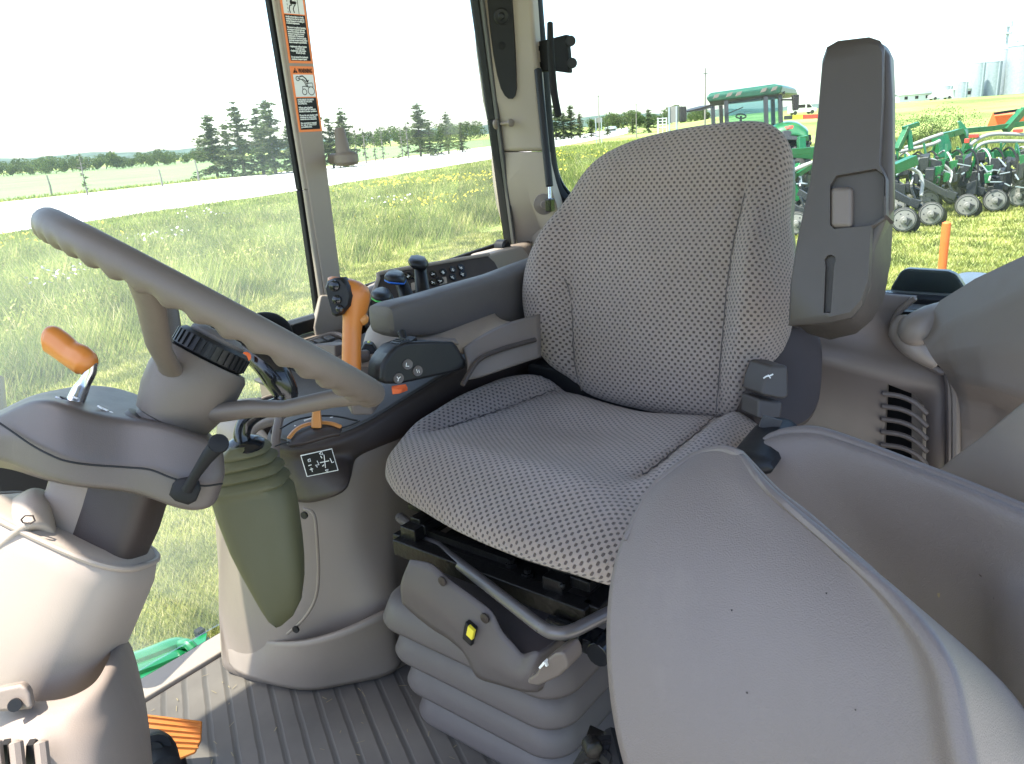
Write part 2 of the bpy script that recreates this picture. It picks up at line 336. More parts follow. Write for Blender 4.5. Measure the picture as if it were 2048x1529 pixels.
# dark recess on the upper trim
n_ = (Lp(1032, 0, 1.425)-Lp(965, 0, 1.50)).cross(Lp(986, 200, 1.50)-Lp(965, 0, 1.50)).normalized()
if n_.y > 0: n_ = -n_
p0_ = Lp(965, 0, 1.50)+n_*.007
def onface(y, f, off=.004):
    ys = [-60, 0, 100, 200, 225]; a = Lp(np.interp(y, ys, [960, 965, 973, 986, 992]), y, 1.50); c = Lp(np.interp(y, ys, [1028, 1032, 1036, 1039, 1040]), y, 1.425); return a+(c-a)*f+n_*off
g = G(); g.loft([[onface(y, f0+(f1-f0)*q, .007 if 0 < q < 1 else .001) for q in (0, .04, .35, .65, .96, 1)] for y, f0, f1 in ((-60, .14, .90), (0, .14, .90), (60, .16, .92), (110, .20, .93), (150, .25, .93), (178, .34, .92), (192, .46, .86), (198, .58, .76))], close=False, caps=False); rp_ = g.build('recess_panel', 'ink', cab, ang=60)
g = G(); c_ = Pp(1003, 33, p0_+n_*.002, n_); g.lathe(c_, n_, [(0, .022), (.004, .022), (.006, .018), (.004, .010), (.007, .006), (.007, 0)]); g.build('socket_cap', 'black', rp_)
g = G(); c_ = Pp(1004, 92, p0_+n_*.003, n_); g.lathe(c_, n_, [(0, .011), (.004, .011), (.005, .008)], 16); g.build('microphone_grille', 'rubber', rp_)
# coat peg
pk = Lp(1001, 248, 1.49); g = G(); g.lathe(pk+V(0, .012, 0), (-.25, -1, 0), [(0, .017), (.006, .017), (.010, .012)], 20); g.tube([pk, pk+V(-.012, -.045, 0)], .0045); g.lathe(pk+V(-.012, -.045, 0), (-.25, -1, 0), [(-.002, .004), (0, .011), (.006, .011), (.009, .006)], 18); g.build('coat_peg', 'beige', cab)
# radio bracket on the middle pillar: cone on a round base
k0 = Lp(665, 318, PB-.01); k1 = Lp(688, 316, PB-.07); g = G()
g.tube([k0, (k0+k1)/2, k1], [.012, .012, .014], 14); g.lathe(k1+V(.006, 0, -.018), (0, 0, 1), [(0, .010), (.002, .022), (.008, .027), (.024, .027), (.030, .022)], 22)
g.lathe(k1+V(.000, 0, .008), (-.05, 0, 1), [(0, .018), (.004, .0165), (.052, .011), (.056, .008)], 20); g.build('bracket_peg', 'beige', cab)
# rear window: frame, seal, glass
RW = 1.97
g = G(); P = [Rp(x, y, RW) for x, y in ((1050, -160), (1066, -40), (1082, 120), (1093, 250), (1103, 340), (1118, 385), (1150, 420))]; g.tube(P, .016, 8, sub=4, flat=1.6); g.build('rear_window_seal', 'rubber', cab)
g = G(); P = [Rp(x, y, RW+.02) for x, y in ((1062, -160), (1078, -40), (1090, 120), (1101, 250), (1111, 330), (1126, 372), (1160, 410))]; g.tube(P, .006, 8, sub=4); g.build('rear_window_edge', 'glassedge', cab)
yl, zr = P[-1].y, 1.975
g = G(); g.prism([V(RW+.012, 1.47, 3.0), V(RW+.012, -.2, 3.0), V(RW+.012, -.2, zr), V(RW+.012, 1.44, zr)], (.005, 0, 0)); g.build('rear_window_glass', 'glass_rear', cab)
g = G(); g.box(RW-.02, RW+.03, -.2, 1.3, zr-.030, zr-.004); g.build('rear_window_seal', 'rubber', cab, bevel=.004)
g = G(); g.box(RW-.075, RW-.021, -.2, 1.3, zr-.034, zr-.016); g.build('rear_window_ledge', 'slate', cab, bevel=.003)
# gas strut, window hinge and latch handle
g = G(); a = Rp(1076, 140, 1.88); c = Rp(1099, 372, 1.84); d = Rp(1100, 408, 1.83); g.tube([a, c], .011, 14); s_ = g.build('gas_strut', 'black', cab)
g = G(); g.tube([c, d], .005, 10); g.build('strut_rod', 'chrome', s_)
g = G(); g.rod(d+V(0, 0, .015), d-V(0, 0, .022), .019, .024); g.build('strut_end', 'gloss', s_, bevel=.004)
g = G(); e = Rp(1088, 409, 1.87); g.lathe(e, (-.75, -.65, 0), [(-.01, .030), (.004, .030), (.006, .022), (.010, .012), (.02, .010)], 24); g.build('strut_mount', 'beige', s_)
g = G(); pl = [Rp(x, y, 1.93) for x, y in ((1066, 90), (1072, 84), (1090, 80), (1132, 69), (1136, 108), (1138, 147), (1102, 142), (1076, 145), (1065, 128))]; g.prism(pl, (.02, 0, 0)); h_ = g.build('window_hinge', 'rubber', cab, bevel=.004)
g = G()
for x, y in ((1075, 98), (1078, 130)): g = G(); g.lathe(Rp(x, y, 1.928), (-1, 0, 0), [(0, .009), (.004, .009), (.004, .005), (.001, .0045)], 16); g.build('hinge_bolt', 'gloss', h_)
g = G()
for x, y in ((1137, 84), (1140, 128)): g = G(); g.lathe(Rp(x, y, 1.95), (-.6, -.8, 0), [(0, .014), (.02, .014)], 18); g.build('hinge_bushing', 'black', h_)
g = G(); g.tube([Rp(x, y, 1.88) for x, y in ((1100, 46), (1101, 90), (1104, 140), (1109, 190), (1117, 232))], [.008, .0095, .010, .010, .0095], 12, sub=4); g.build('latch_handle', 'rubber', cab)
# window sill under the side window, with the beige corner cap and black stop
g = G(); g.patch([[Lp(x, y, 1.50) for x, y in ((690, 640), (740, 575), (850, 545), (985, 505), (1060, 482))], [Lp(x, y, 1.46) for x, y in ((690, 655), (738, 588), (850, 553), (985, 512), (1060, 490))], [Lp(x, y, 1.42) for x, y in ((700, 700), (740, 640), (850, 610), (985, 560), (1080, 520))]], 6); g.build('side_sill', 'beige', cab, solid=.012)
g = G(); g.prism([Lp(x, y, 1.425) for x, y in ((976, 510), (1046, 492), (1066, 520), (1066, 560), (980, 575))], (0, .07, 0)); g.build('corner_cap', 'beige_light', cab, bevel=.008)
g = G(); g.lathe(Lp(997, 494, 1.49), (0, -1, 0), [(0, .022), (.03, .022), (.034, .016), (.030, .006)], 18); g.build('window_stop', 'black', cab)
# rear bulkhead trim with louvre, outline from the gap beside the fender cover
RB = 1.62
out = [(1395, 300), (1830, 596), (1800, 622), (1786, 650), (1790, 680), (1808, 703), (1850, 728), (1882, 745), (1897, 768), (1899, 1000), (1897, 1250), (1300, 1300)]
W = [Rp(x, y, RB) for x, y in out[1:-1]]
poly = [V(RB, 1.40, 2.03)]+[V(RB, 1.40, 2.02)][:0]+[V(RB, W[0].y+.10, W[0].z)]+W+[V(RB, 1.40, FZ)]
# louvre slots: bars over a dark opening
g = G()
vx0, vx1, vy0, vy1 = 1772, 1854, 768, 1000
lo = [Rp(x, y, RB) for x, y in ((1773, 768), (1830, 790), (1848, 812), (1854, 850), (1852, 950), (1848, 1010), (1762, 1010), (1766, 900))]
def bridge(outer, inner):      # front face with a hole, split along one seam
    k_ = min(range(len(outer)), key=lambda i: (outer[i]-inner[0]).length)
    o_ = outer[k_:]+outer[:k_]+[outer[k_]]; return o_+[inner[0]]+inner[1:][::-1]+[inner[0]]
import mathutils
def holed(g, outer, inner, off, m=0):
    vs = [outer, inner]; tri = mathutils.geometry.tessellate_polygon(vs); allv = outer+inner; g.add(allv, tri, m)
    o2 = [p+off for p in outer]; i2 = [p+off for p in inner]; n1, n2 = len(outer), len(inner)
    g.add(outer+o2, [(i, (i+1) % n1, (i+1) % n1+n1, i+n1) for i in range(n1)], m); g.add(inner+i2, [(i, i+n2, (i+1) % n2+n2, (i+1) % n2) for i in range(n2)], m)
holed(g, poly, lo, V(.02, 0, 0)); bk = g.build('rear_trim_panel', 'taupe', cab)
g = G(); g.tube([q+V(-.002, 0, 0) for q in W], .006, 8, sub=3, up=(1, 0, 0)); g.build('trim_edge', 'taupe', bk)
g = G()
for i in range(9):
    y = 795+i*25.5; P = [Rp(x, yy, RB-.002) for x, yy in ((1766-i*.8, y-7), (1800, y-2), (1830, y+11), (1854, y+33))]
    g.tube(P, .0055, 8, sub=3, flat=1.0)
g.build('louvre', 'taupe', bk)
g = G(); g.box(RB+.07, RB+.09, .1, .8, FZ, 2.0); g.build('louvre_backing', 'ink', bk)
g = G(); a = Rp(1838, 760, RB+.05); c = Rp(1838, 1010, RB+.05); g.rod(a, c, .02, .035); g.build('louvre_post', 'beige_light', bk)
g = G(); g.box(RB+.004, RW-.02, -.2, 1.40, 1.925, 1.945); g.build('rear_shelf', 'taupe', cab, bevel=.004)
g = G(); g.box(RB, 1.95, 1.40, 1.50, FZ, 2.0); g.box(.95, RB, 1.455, 1.50, FZ, 1.98); g.build('side_trim', 'beige', cab)
# smoked tray on the shelf behind the rear window
tr_ = thing('smoked_panel', 'smoked black plastic panel with rounded corners behind the rear window ledge', 'panel', tuple(Rp(1850, 590, 1.97)))
g = G(); g.prism([Rp(x, y, 2.03) for x, y in ((1775, 598), (1782, 574), (1800, 544), (1812, 538), (1895, 543), (1912, 550), (1928, 574), (1936, 602))], (.03, 0, 0)); g.build('panel', 'glassedge', tr_, bevel=.006, seg=3)
g = G(); P = [Rp(x, y, 2.015) for x, y in ((1770, 586), (1940, 596))]; g.rod(P[0], P[1], .02, .012); g.build('panel_rail', 'slate', tr_, bevel=.003)
fe = thing('tractor_rear_fender', 'white sunlit metal fender edge behind the rear window beside the smoked panel', 'fender', tuple(Rp(1960, 585, 2.3)))
g = G(); g.patch([[Rp(x, y, r) for x, y in ((1905, 556), (1935, 548), (1985, 552), (2060, 570))] for r, y in ((2.25, 0),)]+[[Rp(x, y, 2.15) for x, y in ((1905, 600), (1940, 600), (1990, 600), (2070, 620))]], 4); g.build('fender_skin', 'white', fe, solid=.01)
# fender cover (left rear) and its round lobe
fc = thing('left_fender_cover', 'large beige-grey plastic wheel arch cover at the right edge behind the plastic seat shells', 'wheel arch cover', (1.4, .15, 1.6))
rows = [[(1838, 668, 1.47), (1880, 602, 1.45), (1950, 558, 1.40), (2060, 506, 1.30), (2180, 450, 1.20)],
        [(1850, 690, 1.43), (1892, 655, 1.40), (1962, 622, 1.34), (2060, 580, 1.25), (2180, 540, 1.14)],
        [(1868, 722, 1.42), (1905, 712, 1.37), (1965, 702, 1.30), (2060, 690, 1.21), (2180, 690, 1.12)],
        [(1890, 745, 1.44), (1918, 760, 1.38), (1972, 772, 1.30), (2060, 800, 1.22), (2180, 830, 1.13)],
        [(1903, 780, 1.48), (1926, 800, 1.44), (1985, 812, 1.39), (2060, 850, 1.31), (2180, 880, 1.2)],
        [(1905, 860, 1.48), (1930, 870, 1.46), (1990, 880, 1.42), (2060, 900, 1.36), (2180, 920, 1.25)],
        [(1905, 960, 1.48), (1930, 960, 1.46), (1990, 960, 1.43), (2060, 960, 1.38), (2180, 980, 1.28)]]
g = G(); g.patch([[Dp(*q) for q in r] for r in rows], 1); o = g.build('cover_shell', 'taupe_pale', fc, bevel=.014, seg=4); o.modifiers['bevel'].angle_limit = rad(8)
g = G(); g.tube([Dp(1905, 618, 1.50), Dp(1865, 640, 1.48), Dp(1832, 662, 1.47), Dp(1822, 680, 1.48)], [.020, .030, .034, .022], 18, sub=5); g.tube([Dp(1815, 640, 1.50), Dp(1806, 665, 1.50), Dp(1830, 700, 1.48), Dp(1870, 728, 1.47)], [.02, .026, .02, .012], 14, sub=5); g.build('cover_lobe', 'taupe_pale', fc)
g = G(); g.tube([Dp(1903, 755, 1.46), Dp(1911, 790, 1.465), Dp(1912, 870, 1.465), Dp(1911, 960, 1.465)], .008, 8, sub=4); g.build('cover_lip', 'taupe_pale', fc)
dp_ = thing('door_trim_panel', 'pale smooth beige panel rising at the right edge above the rear plastic shell', 'trim panel', (1.1, .1, 1.6))
rows = [[(1855, 965, 1.32), (1900, 925, 1.28), (1970, 872, 1.21), (2060, 800, 1.12), (2200, 700, 1.0)],
        [(1870, 985, 1.30), (1930, 950, 1.24), (1990, 905, 1.17), (2080, 850, 1.07), (2200, 780, .98)],
        [(1880, 1060, 1.29), (1950, 1040, 1.22), (2010, 1020, 1.15), (2100, 1000, 1.05), (2200, 990, .96)],
        [(1880, 1160, 1.30), (1950, 1160, 1.23), (2010, 1160, 1.16), (2100, 1160, 1.06), (2200, 1160, .97)]]
g = G(); g.patch([[Dp(*q) for q in r] for r in rows], 7); g.build('panel_skin', 'beige_light', dp_, solid=.006)
# green step outside the far door
st = thing('cab_step', 'bright green metal step with curled ridged treads outside the far door', 'step', (.5, 1.6, 1.30))
g = G()
for i, (y0, y1) in enumerate(((1300, 1325), (1325, 1350), (1350, 1375))):
    P0 = [Lp(x, y, 1.60-.03*i) for x, y in ((225, y0+35), (300, y0+8), (352, y0-12), (372, y0-10))]
    g.tube(P0, .021, 10, sub=4, flat=.5)
g.patch([[Zp(x, y, 1.325) for x, y in ((200, 1330), (250, 1310), (330, 1290), (372, 1288), (418, 1276))], [Zp(x, y, 1.325) for x, y in ((240, 1400), (270, 1392), (340, 1358), (390, 1336), (438, 1318))]], 4)
g.build('tread', 'green_step', st, solid=.006)
g = G(); g.prism([Zp(x, y, 1.33) for x, y in ((376, 1300), (372, 1284), (385, 1288), (402, 1278), (416, 1272), (412, 1300), (395, 1322))], (0, 0, .01)); g.tube([Zp(360, 1290, 1.335), Zp(375, 1288, 1.345), Zp(388, 1300, 1.335)], .012, sub=4); g.build('tread_bracket', 'green_step', st, bevel=.002)
g = G(); g.rod(Zp(400, 1266, 1.34)-V(0, 0, .01), Zp(400, 1266, 1.34)+V(0, 0, .01), .02); g.build('bolt', 'rubber', st, bevel=.003)
# front right corner post and black box behind the column
g = G(); g.tube([Dp(-25, 760, 1.5), Dp(-12, 900, 1.46), Dp(0, 1060, 1.42)], .028, 12); g.build('front_pillar', 'taupe', cab)
g = G(); g.obox(Dp(82, 955, 1.25), (V(.055, -.02, 0), V(.02, .05, 0), V(0, 0, .055))); g.build('display_housing', 'black', cab, bevel=.01)
# ---------------- warning labels on the middle pillar
LY = PB-.0015
def pl_label(nm, lab, x0, x1, z0, z1, heads):
    t = tag(G().prism([V(x0, LY, z0), V(x1, LY, z0), V(x1, LY, z1), V(x0, LY, z1)], (0, .001, 0)).build(nm, 'lblorange', cab), lab); return t
def rectp(par, x0, x1, z0, z1, mt, nm, off=.0006):
    return G().prism([V(x0, LY-off, z0), V(x1, LY-off, z0), V(x1, LY-off, z1), V(x0, LY-off, z1)], (0, .0004, 0)).build(nm, mt, par)
A_, B_ = Lp(573, 135, LY), Lp(641, 264, LY)
x0, x1 = lx(2.5)+.019, rxx(2.5)-.003; z1, z0 = Lp(600, 133, LY).z, Lp(620, 264, LY).z
zz = z1-z0; L2 = pl_label('warning_label', 'lower orange-bordered falling-load warning label', x0, x1, z0, z1, 0)
m_ = .005; xa, xb = x0+m_, x1-m_
rectp(L2, xa, xb, z1-zz*.46, z1-zz*.125, 'lblwhite', 'pictogram_field'); rectp(L2, xa, xb, z0+.005, z1-zz*.475, 'ink', 'text_field')
O1 = V(xa, LY-.0009, 0)
g = G(); g.prism([V(xa+.001, LY-.0008, z1-zz*.10), V(xa+.013, LY-.0008, z1-zz*.10), V(xa+.007, LY-.0008, z1-zz*.025)], (0, .0004, 0)); g.build('alert_triangle', 'ink', L2)
text('!', .011, V(xa+.0052, LY-.0013, z1-zz*.095), (1, 0, 0), (0, 0, 1), 'lblorange', L2)
text('WARNING', .0125, V(xa+.0150, LY-.0008, z1-zz*.098), (1, 0, 0), (0, 0, 1), 'ink', L2, bold=.0003, fit=xb-xa-.016)
wd = xb-xa
lines = ['AVOID INJURY OR DEATH', 'CAUSED BY FALLING', 'LOADS.', '', 'When using loader', 'ALWAYS put SCV selector', 'handle in loader position.', '', 'If you do not, loader will', 'continue to move after', 'controls are released.', '', 'See operators manual', 'for use of other SCV', 'positions.']
lh = (zz*.52-.010)/len(lines)
for i, tx in enumerate(lines):
    if tx: text(tx, lh*1.15, V(xa+.002, LY-.0009, z1-zz*.49-lh*(i+.85)), (1, 0, 0), (0, 0, 1), 'lblwhite', L2, bold=.00025, fit=(wd-.005)*min(1, .35+len(tx)/38))
# pictogram: loader with arm and arrow
g = G(); zc = z1-zz*.43; 
def ring(cx, cz, r, w_=.0008): g.tube([V(cx+r*math.cos(a), LY-.0009, cz+r*math.sin(a)) for a in [2*math.pi*i/20 for i in range(21)]], w_, 4, round=False)
def ln(*pp, w_=.0008): g.tube([V(xa+u*wd, LY-.0009, zc+v*zz*.30) for u, v in pp], w_, 4, round=False)
ring(xa+wd*.80, zc+.008, .0085); ring(xa+wd*.45, zc+.006, .006)
ln((.38, .28), (.38, .42), (.62, .44), (.64, .58), (.90, .60), (.92, .40), (.62, .40)); ln((.60, .40), (.50, .66), (.40, .76), (.2, .84)); ln((.66, .42), (.55, .70), (.42, .80)); ring(xa+wd*.2, zc+zz*.245, .0045)
ln((.3, .92), (.45, .95), (.60, .82), (.68, .66), w_=.0013); ln((.60, .72), (.68, .63), (.72, .74), w_=.0013)
g.build('pictogram', 'ink', L2)
z1b, z0b = Lp(560, -60, LY).z, Lp(600, 127, LY).z
L1 = pl_label('warning_label', 'upper orange-bordered transport speed warning label', x0, x1, z0b, z1b, 0)
zt = Lp(583, 30, LY).z
rectp(L1, xa, xb, zt+.002, z1b-.002, 'lblwhite', 'pictogram_field'); rectp(L1, xa, xb, z0b+.005, zt, 'ink', 'text_field')
lines = ['Avoid serious injury or death', 'resulting from loss of control', 'during transport or braking of', 'a towed implement.', '', 'This tractor is capable of operating', 'at transport speeds that may', 'exceed the maximum allowable', 'transport speed for towed', 'implements. If implement', 'manufacturer does not specify', 'maximum transport speed, follow', 'these transport speed limits:', '', '- Implements without brakes', '32 km/h (20 mph)', '- Implements with brakes', '40 km/h (25 mph)', '', 'Do not exceed the implement', 'maximum transport speed.']
lh = (zt-z0b-.008)/len(lines)
for i, tx in enumerate(lines):
    if tx: text(tx, lh*1.15, V(xa+.002 if 'km/h' not in tx else xa+.016, LY-.0009, zt-.002-lh*(i+.85)), (1, 0, 0), (0, 0, 1), 'lblwhite', L1, bold=.00025, fit=(wd-.005)*min(1, .30+len(tx)/44)*(.75 if 'km/h' in tx else 1))
g = G(); h0 = zt+.002
def ln2(*pp, w_=.0012): g.tube([V(xa+u*wd, LY-.0009, h0+v*.035) for u, v in pp], w_, 4, round=False)
for i in range(6): ln2((.20, .05+i*.2), (.20, .15+i*.2), w_=.0006)
ln2((.72, 0), (.72, 1.2), w_=.0006); ln2((.30, .04), (.27, .25), (.32, .45), (.42, .5)); ln2((.50, .06), (.46, .25), (.52, .42), (.58, .5)); ln2((.35, .62), (.62, .62), w_=.003); ln2((.4, .7), (.5, 1.1), (.62, .8), w_=.0025)
g.build('pictogram', 'ink', L1)
# ================================================================ driver seat
def fabric():
    m = bpy.data.materials.new('knitted seat fabric'); m.use_nodes = True; nt = m.node_tree; b = nt.nodes['Principled BSDF']; N = nt.nodes.new; Lk = nt.links.new
    def mth(op, a, b_=None, c=None):
        n = N('ShaderNodeMath'); n.operation = op
        for i, q in enumerate((a, b_, c)):
            if q is None: continue
            if isinstance(q, (int, float)): n.inputs[i].default_value = q
            else: Lk(q, n.inputs[i])
        return n.outputs[0]
    uv = N('ShaderNodeUVMap'); uv.uv_map = 'UVMap'; nz = N('ShaderNodeTexNoise'); nz.inputs['Scale'].default_value = 30; Lk(uv.outputs[0], nz.inputs[0])
    sp = N('ShaderNodeSeparateXYZ'); Lk(uv.outputs[0], sp.inputs[0])
    wob = mth('MULTIPLY', mth('SUBTRACT', nz.outputs[0], .5), .25)
    PX, PY = .0125, .0072
    v = mth('ADD', mth('DIVIDE', sp.outputs[1], PY), wob); row = mth('FLOOR', v); fv = mth('SUBTRACT', mth('FRACT', v), .5)
    u = mth('ADD', mth('ADD', mth('DIVIDE', sp.outputs[0], PX), mth('MULTIPLY', mth('MODULO', mth('ABSOLUTE', row), 2), .5)), wob); fu = mth('SUBTRACT', mth('FRACT', u), .5)
    du = mth('MULTIPLY', mth('ABSOLUTE', fu), PX*1000); dv = mth('MULTIPLY', mth('ABSOLUTE', fv), PY*1000*1.15)
    d = mth('POWER', mth('ADD', mth('POWER', du, 3), mth('POWER', dv, 3)), 1/3)
    mk = N('ShaderNodeMapRange'); mk.interpolation_type = 'SMOOTHSTEP'; mk.inputs[1].default_value = 2.1; mk.inputs[2].default_value = 3.2; Lk(d, mk.inputs[0])
    th = N('ShaderNodeTexWave'); th.inputs['Scale'].default_value = 420; th.inputs['Distortion'].default_value = 1.5; Lk(uv.outputs[0], th.inputs[0])
    tc = N('ShaderNodeTexCoord'); big = N('ShaderNodeTexNoise'); big.inputs['Scale'].default_value = 7; big.inputs['Detail'].default_value = 6; Lk(tc.outputs['Object'], big.inputs[0])
    c0 = N('ShaderNodeMix'); c0.data_type = 'RGBA'; c0.inputs[6].default_value = (.27, .220, .195, 1); c0.inputs[7].default_value = (.35, .295, .265, 1); Lk(big.outputs[0], c0.inputs[0])
    c1 = N('ShaderNodeMix'); c1.data_type = 'RGBA'; c1.inputs[6].default_value = (.105, .083, .076, 1); Lk(c0.outputs[2], c1.inputs[7]); Lk(mk.outputs[0], c1.inputs[0])
    c2 = N('ShaderNodeMix'); c2.data_type = 'RGBA'; c2.blend_type = 'MULTIPLY'; c2.inputs[0].default_value = .22; Lk(c1.outputs[2], c2.inputs[6]); Lk(th.outputs[0], c2.inputs[7])
    Lk(c2.outputs[2], b.inputs['Base Color']); b.inputs['Roughness'].default_value = .95; b.inputs['Sheen Weight'].default_value = .25; b.inputs['Sheen Roughness'].default_value = .4; b.inputs['Specular IOR Level'].default_value = .15
    bp = N('ShaderNodeBump'); bp.inputs['Strength'].default_value = .9; bp.inputs['Distance'].default_value = .0022; Lk(mth('ADD', mk.outputs[0], mth('MULTIPLY', th.outputs[0], .12)), bp.inputs['Height']); Lk(bp.outputs[0], b.inputs['Normal'])
    return m
M['fabric'] = fabric(); warm(M['fabric'], (1.16, 1.13, 1.09))
def sstep(a, b, x):
    t = np.clip((x-a)/(b-a), 0, 1); return t*t*(3-2*t)
def outline(pts, n):
    P = np.array(pts+[pts[0], pts[1], pts[2]], float); k = len(pts); Q = np.vstack([P[k-1], P]); out = []
    seg = np.linalg.norm(np.roll(np.array(pts), -1, 0)-np.array(pts), axis=1); tot = seg.sum()
    for i in range(k):
        a, b, c, d = Q[i], Q[i+1], Q[i+2], Q[i+3]; m = max(2, int(round(n*seg[i]/tot)))
        for j in range(m):
            t = j/m; out.append(.5*((2*b)+(c-a)*t+(2*a-5*b+4*c-d)*t*t+(3*b-a-3*c+d)*t**3))
    return np.array(out)
def pad(name, pts, cen, to3, hf, hb, edge, parent, mt='fabric', n=150, rings=44, p=5.0):
    """closed upholstered pad: outline in its own plane, front height hf(a, b), back thickness hb"""
    O = outline(pts, n); k = len(O); c = np.array(cen); g = G(); uvs = {}; arc = [0.0]*k; prev = None
    per = np.linspace(0, 1, rings+1)
    rho = 1-(1-per)**1.7
    v = [to3(c[0], c[1], float(hf(c[0], c[1])))]; uvs[0] = (c[0], c[1]); f = []
    for i, q in enumerate(rho[1:], 1):
        pos = c+(O-c)*q; e = (1-q**p)**.5 if q < 1 else 0.0
        H = hf(pos[:, 0], pos[:, 1])
        for j in range(k):
            d = (O[j]-c); d = d/np.linalg.norm(d); ext = (1-e)*edge*.8*(q > .5)
            q3 = Vector(to3(pos[j, 0], pos[j, 1], float(H[j])*1.0-(1-e)*(float(H[j])+hb*.35)))
            arc[j] += (q3-(Vector(v[-k]) if i > 1 else Vector(v[0]))).length
            uvs[len(v)] = (c[0]+d[0]*arc[j], c[1]+d[1]*arc[j])
            v.append(to3(pos[j, 0], pos[j, 1], float(H[j])*1.0-(1-e)*(float(H[j])+hb*.35)))
    for j in range(k): f.append((0, 1+j, 1+(j+1) % k))
    for i in range(rings-1):
        for j in range(k):
            a = 1+i*k+j; b = 1+i*k+(j+1) % k; f.append((a, a+k, b+k, b))
    base = 1+(rings-1)*k
    for t, q in ((.6, .985), (1, .93)):
        for j in range(k):
            pos = c+(O[j]-c)*q; d = (O[j]-c); d = d/np.linalg.norm(d); uvs[len(v)] = (c[0]+d[0]*(arc[j]+hb*t*.7), c[1]+d[1]*(arc[j]+hb*t*.7)); v.append(to3(pos[0], pos[1], -hb*(.35+.65*t)))
        for j in range(k):
            a = base+j; b = base+(j+1) % k; f.append((a, a+k, b+k, b))
        base += k
    f.append(tuple(base+j for j in range(k))[::-1])
    # orientation check
    a, b, d = [Vector(v[i]) for i in f[0]]; nrm = (b-a).cross(d-a); up = Vector(to3(c[0], c[1], 1))-Vector(to3(c[0], c[1], 0))
    if nrm.dot(up) < 0: f = [q[::-1] for q in f]
    g.add(v, f); g.uv = uvs; return g.build(name, mt, parent, ang=70)
seat = thing('driver_seat', 'grey dotted fabric driver seat on grey bellows in the middle of the cab', 'seat', (1.0, .77, FZ))
BU, BN = Vector((.26, 0, .966)), Vector((-.966, 0, .26))       # backrest: up direction, facing direction
def bk3(l, s, h): p = Vector((1.345, l, 1.88))+BU*s+BN*h; return (p.x, p.y, p.z)
def bh(l, s):
    l = np.asarray(l, float); s = np.asarray(s, float)
    e1 = .895+np.clip(s-.05, 0, .35)*.16; e2 = .572+np.clip(.25-s, -.2, .3)*-.02
    fade = 1-sstep(.30, .44, s)
    B = (.048*sstep(e1-.01, e1+.06, l)+.048*sstep(-e2-.01, -e2+.055, -l))*fade
    seam = -.007*(np.exp(-((l-e1)/.006)**2)*(1-sstep(.20, .25, s))+np.exp(-((l-e2)/.006)**2)*(1-sstep(.40, .46, s)))
    lum = .016*np.exp(-((s-.14)/.10)**2)*np.exp(-((l-.74)/.11)**2)-.024*sstep(.27, .40, s)-.008*sstep(.4, .52, s)+.008*np.exp(-((s-.44)/.05)**2)
    wr = .0012*np.sin(s*46+5*np.sin(l*13))*np.sin(l*21+2)+.0016*np.sin(s*190)*(np.exp(-((l-e1)/.022)**2)*(s < .22)+np.exp(-((l-e2)/.022)**2)*(s < .42))
    return .045+B+seam+lum+wr
bo = [(.86, -.04), (.925, -.005), (.975, .022), (1.022, .07), (1.052, .15), (1.052, .235), (1.016, .325), (.972, .412), (.925, .470), (.86, .502), (.78, .520), (.68, .531), (.59, .532), (.545, .518), (.516, .484), (.506, .42), (.502, .355), (.488, .30), (.474, .22), (.475, .13), (.492, .05), (.515, -.01), (.56, -.04), (.70, -.05)]
pad('backrest', bo, (.76, .24), bk3, bh, .075, .05, seat, p=9)
g = G(); sh = [(l+(.76-l)*.05, s+(.24-s)*.05) for l, s in bo[:-3]]
g.loft([[Vector(bk3(l, s, -.070)) for l, s in sh], [Vector(bk3(l, s, -.11)) for l, s in sh], [Vector(bk3(l+(.76-l)*.3, s+(.24-s)*.3, -.14)) for l, s in sh]]); g.build('back_shell', 'slate', seat, bevel=.008)
# seam lines on the backrest
def seamline(pts, to3, hf, par, r=.0011):
    P = cr([V(a, b, 0) for a, b in pts], 8); g = G(); g.tube([to3(p.x, p.y, float(hf(p.x, p.y))+.0015) for p in P], r, 6); return g.build('seam', 'skin_seam', par)
bp_ = [o for o in seat.children if o.name.startswith('backrest')][0]
seamline([(.862, -.02), (.893, .05), (.903, .12), (.918, .18), (.928, .21)], bk3, bh, bp_)
seamline([(.567, -.02), (.568, .05), (.572, .15), (.574, .25), (.573, .33), (.570, .39)], bk3, bh, bp_)
# cushion
def cu3(x, y, h): return (x, y, 1.850+h+.02*(1.05-x)*(h > 0))
co_ = [(1.30, .72), (1.345, .55), (1.31, .475), (1.20, .455), (1.06, .452), (.93, .448), (.82, .438), (.755, .448), (.745, .53), (.742, .62), (.752, .73), (.774, .83), (.800, .924), (.845, .988), (.92, 1.03), (1.05, 1.068), (1.18, 1.085), (1.30, 1.075), (1.345, .98)]
def ch(x, y):
    x = np.asarray(x, float); y = np.asarray(y, float)
    yl = .925+(1.30-x)*.16; yr = .565-(1.30-x)*.05
    fade = sstep(.86, .98, x)
    B = (.040*sstep(yl, yl+.05, y)+.036*sstep(-yr, -yr+.045, -y))*fade
    seam = -.009*(np.exp(-((y-yl)/.007)**2)+np.exp(-((y-yr)/.007)**2))*sstep(.93, 1.0, x)
    front = .024*np.exp(-((x-.86)/.09)**2)-.020*np.exp(-((x-1.13)/.10)**2)*np.exp(-((y-.76)/.14)**2)
    crease = -.007*np.exp(-((x-.965)/.03)**2)*np.exp(-((y-.50)/.06)**2)
    wr = .0014*np.sin(x*33+4*np.sin(y*11))*np.sin(y*19+1)+.0018*np.sin(x*180)*(np.exp(-((y-yl)/.022)**2)+np.exp(-((y-yr)/.022)**2))*sstep(.93, 1.0, x)
    return .030+B+seam+front+crease+wr
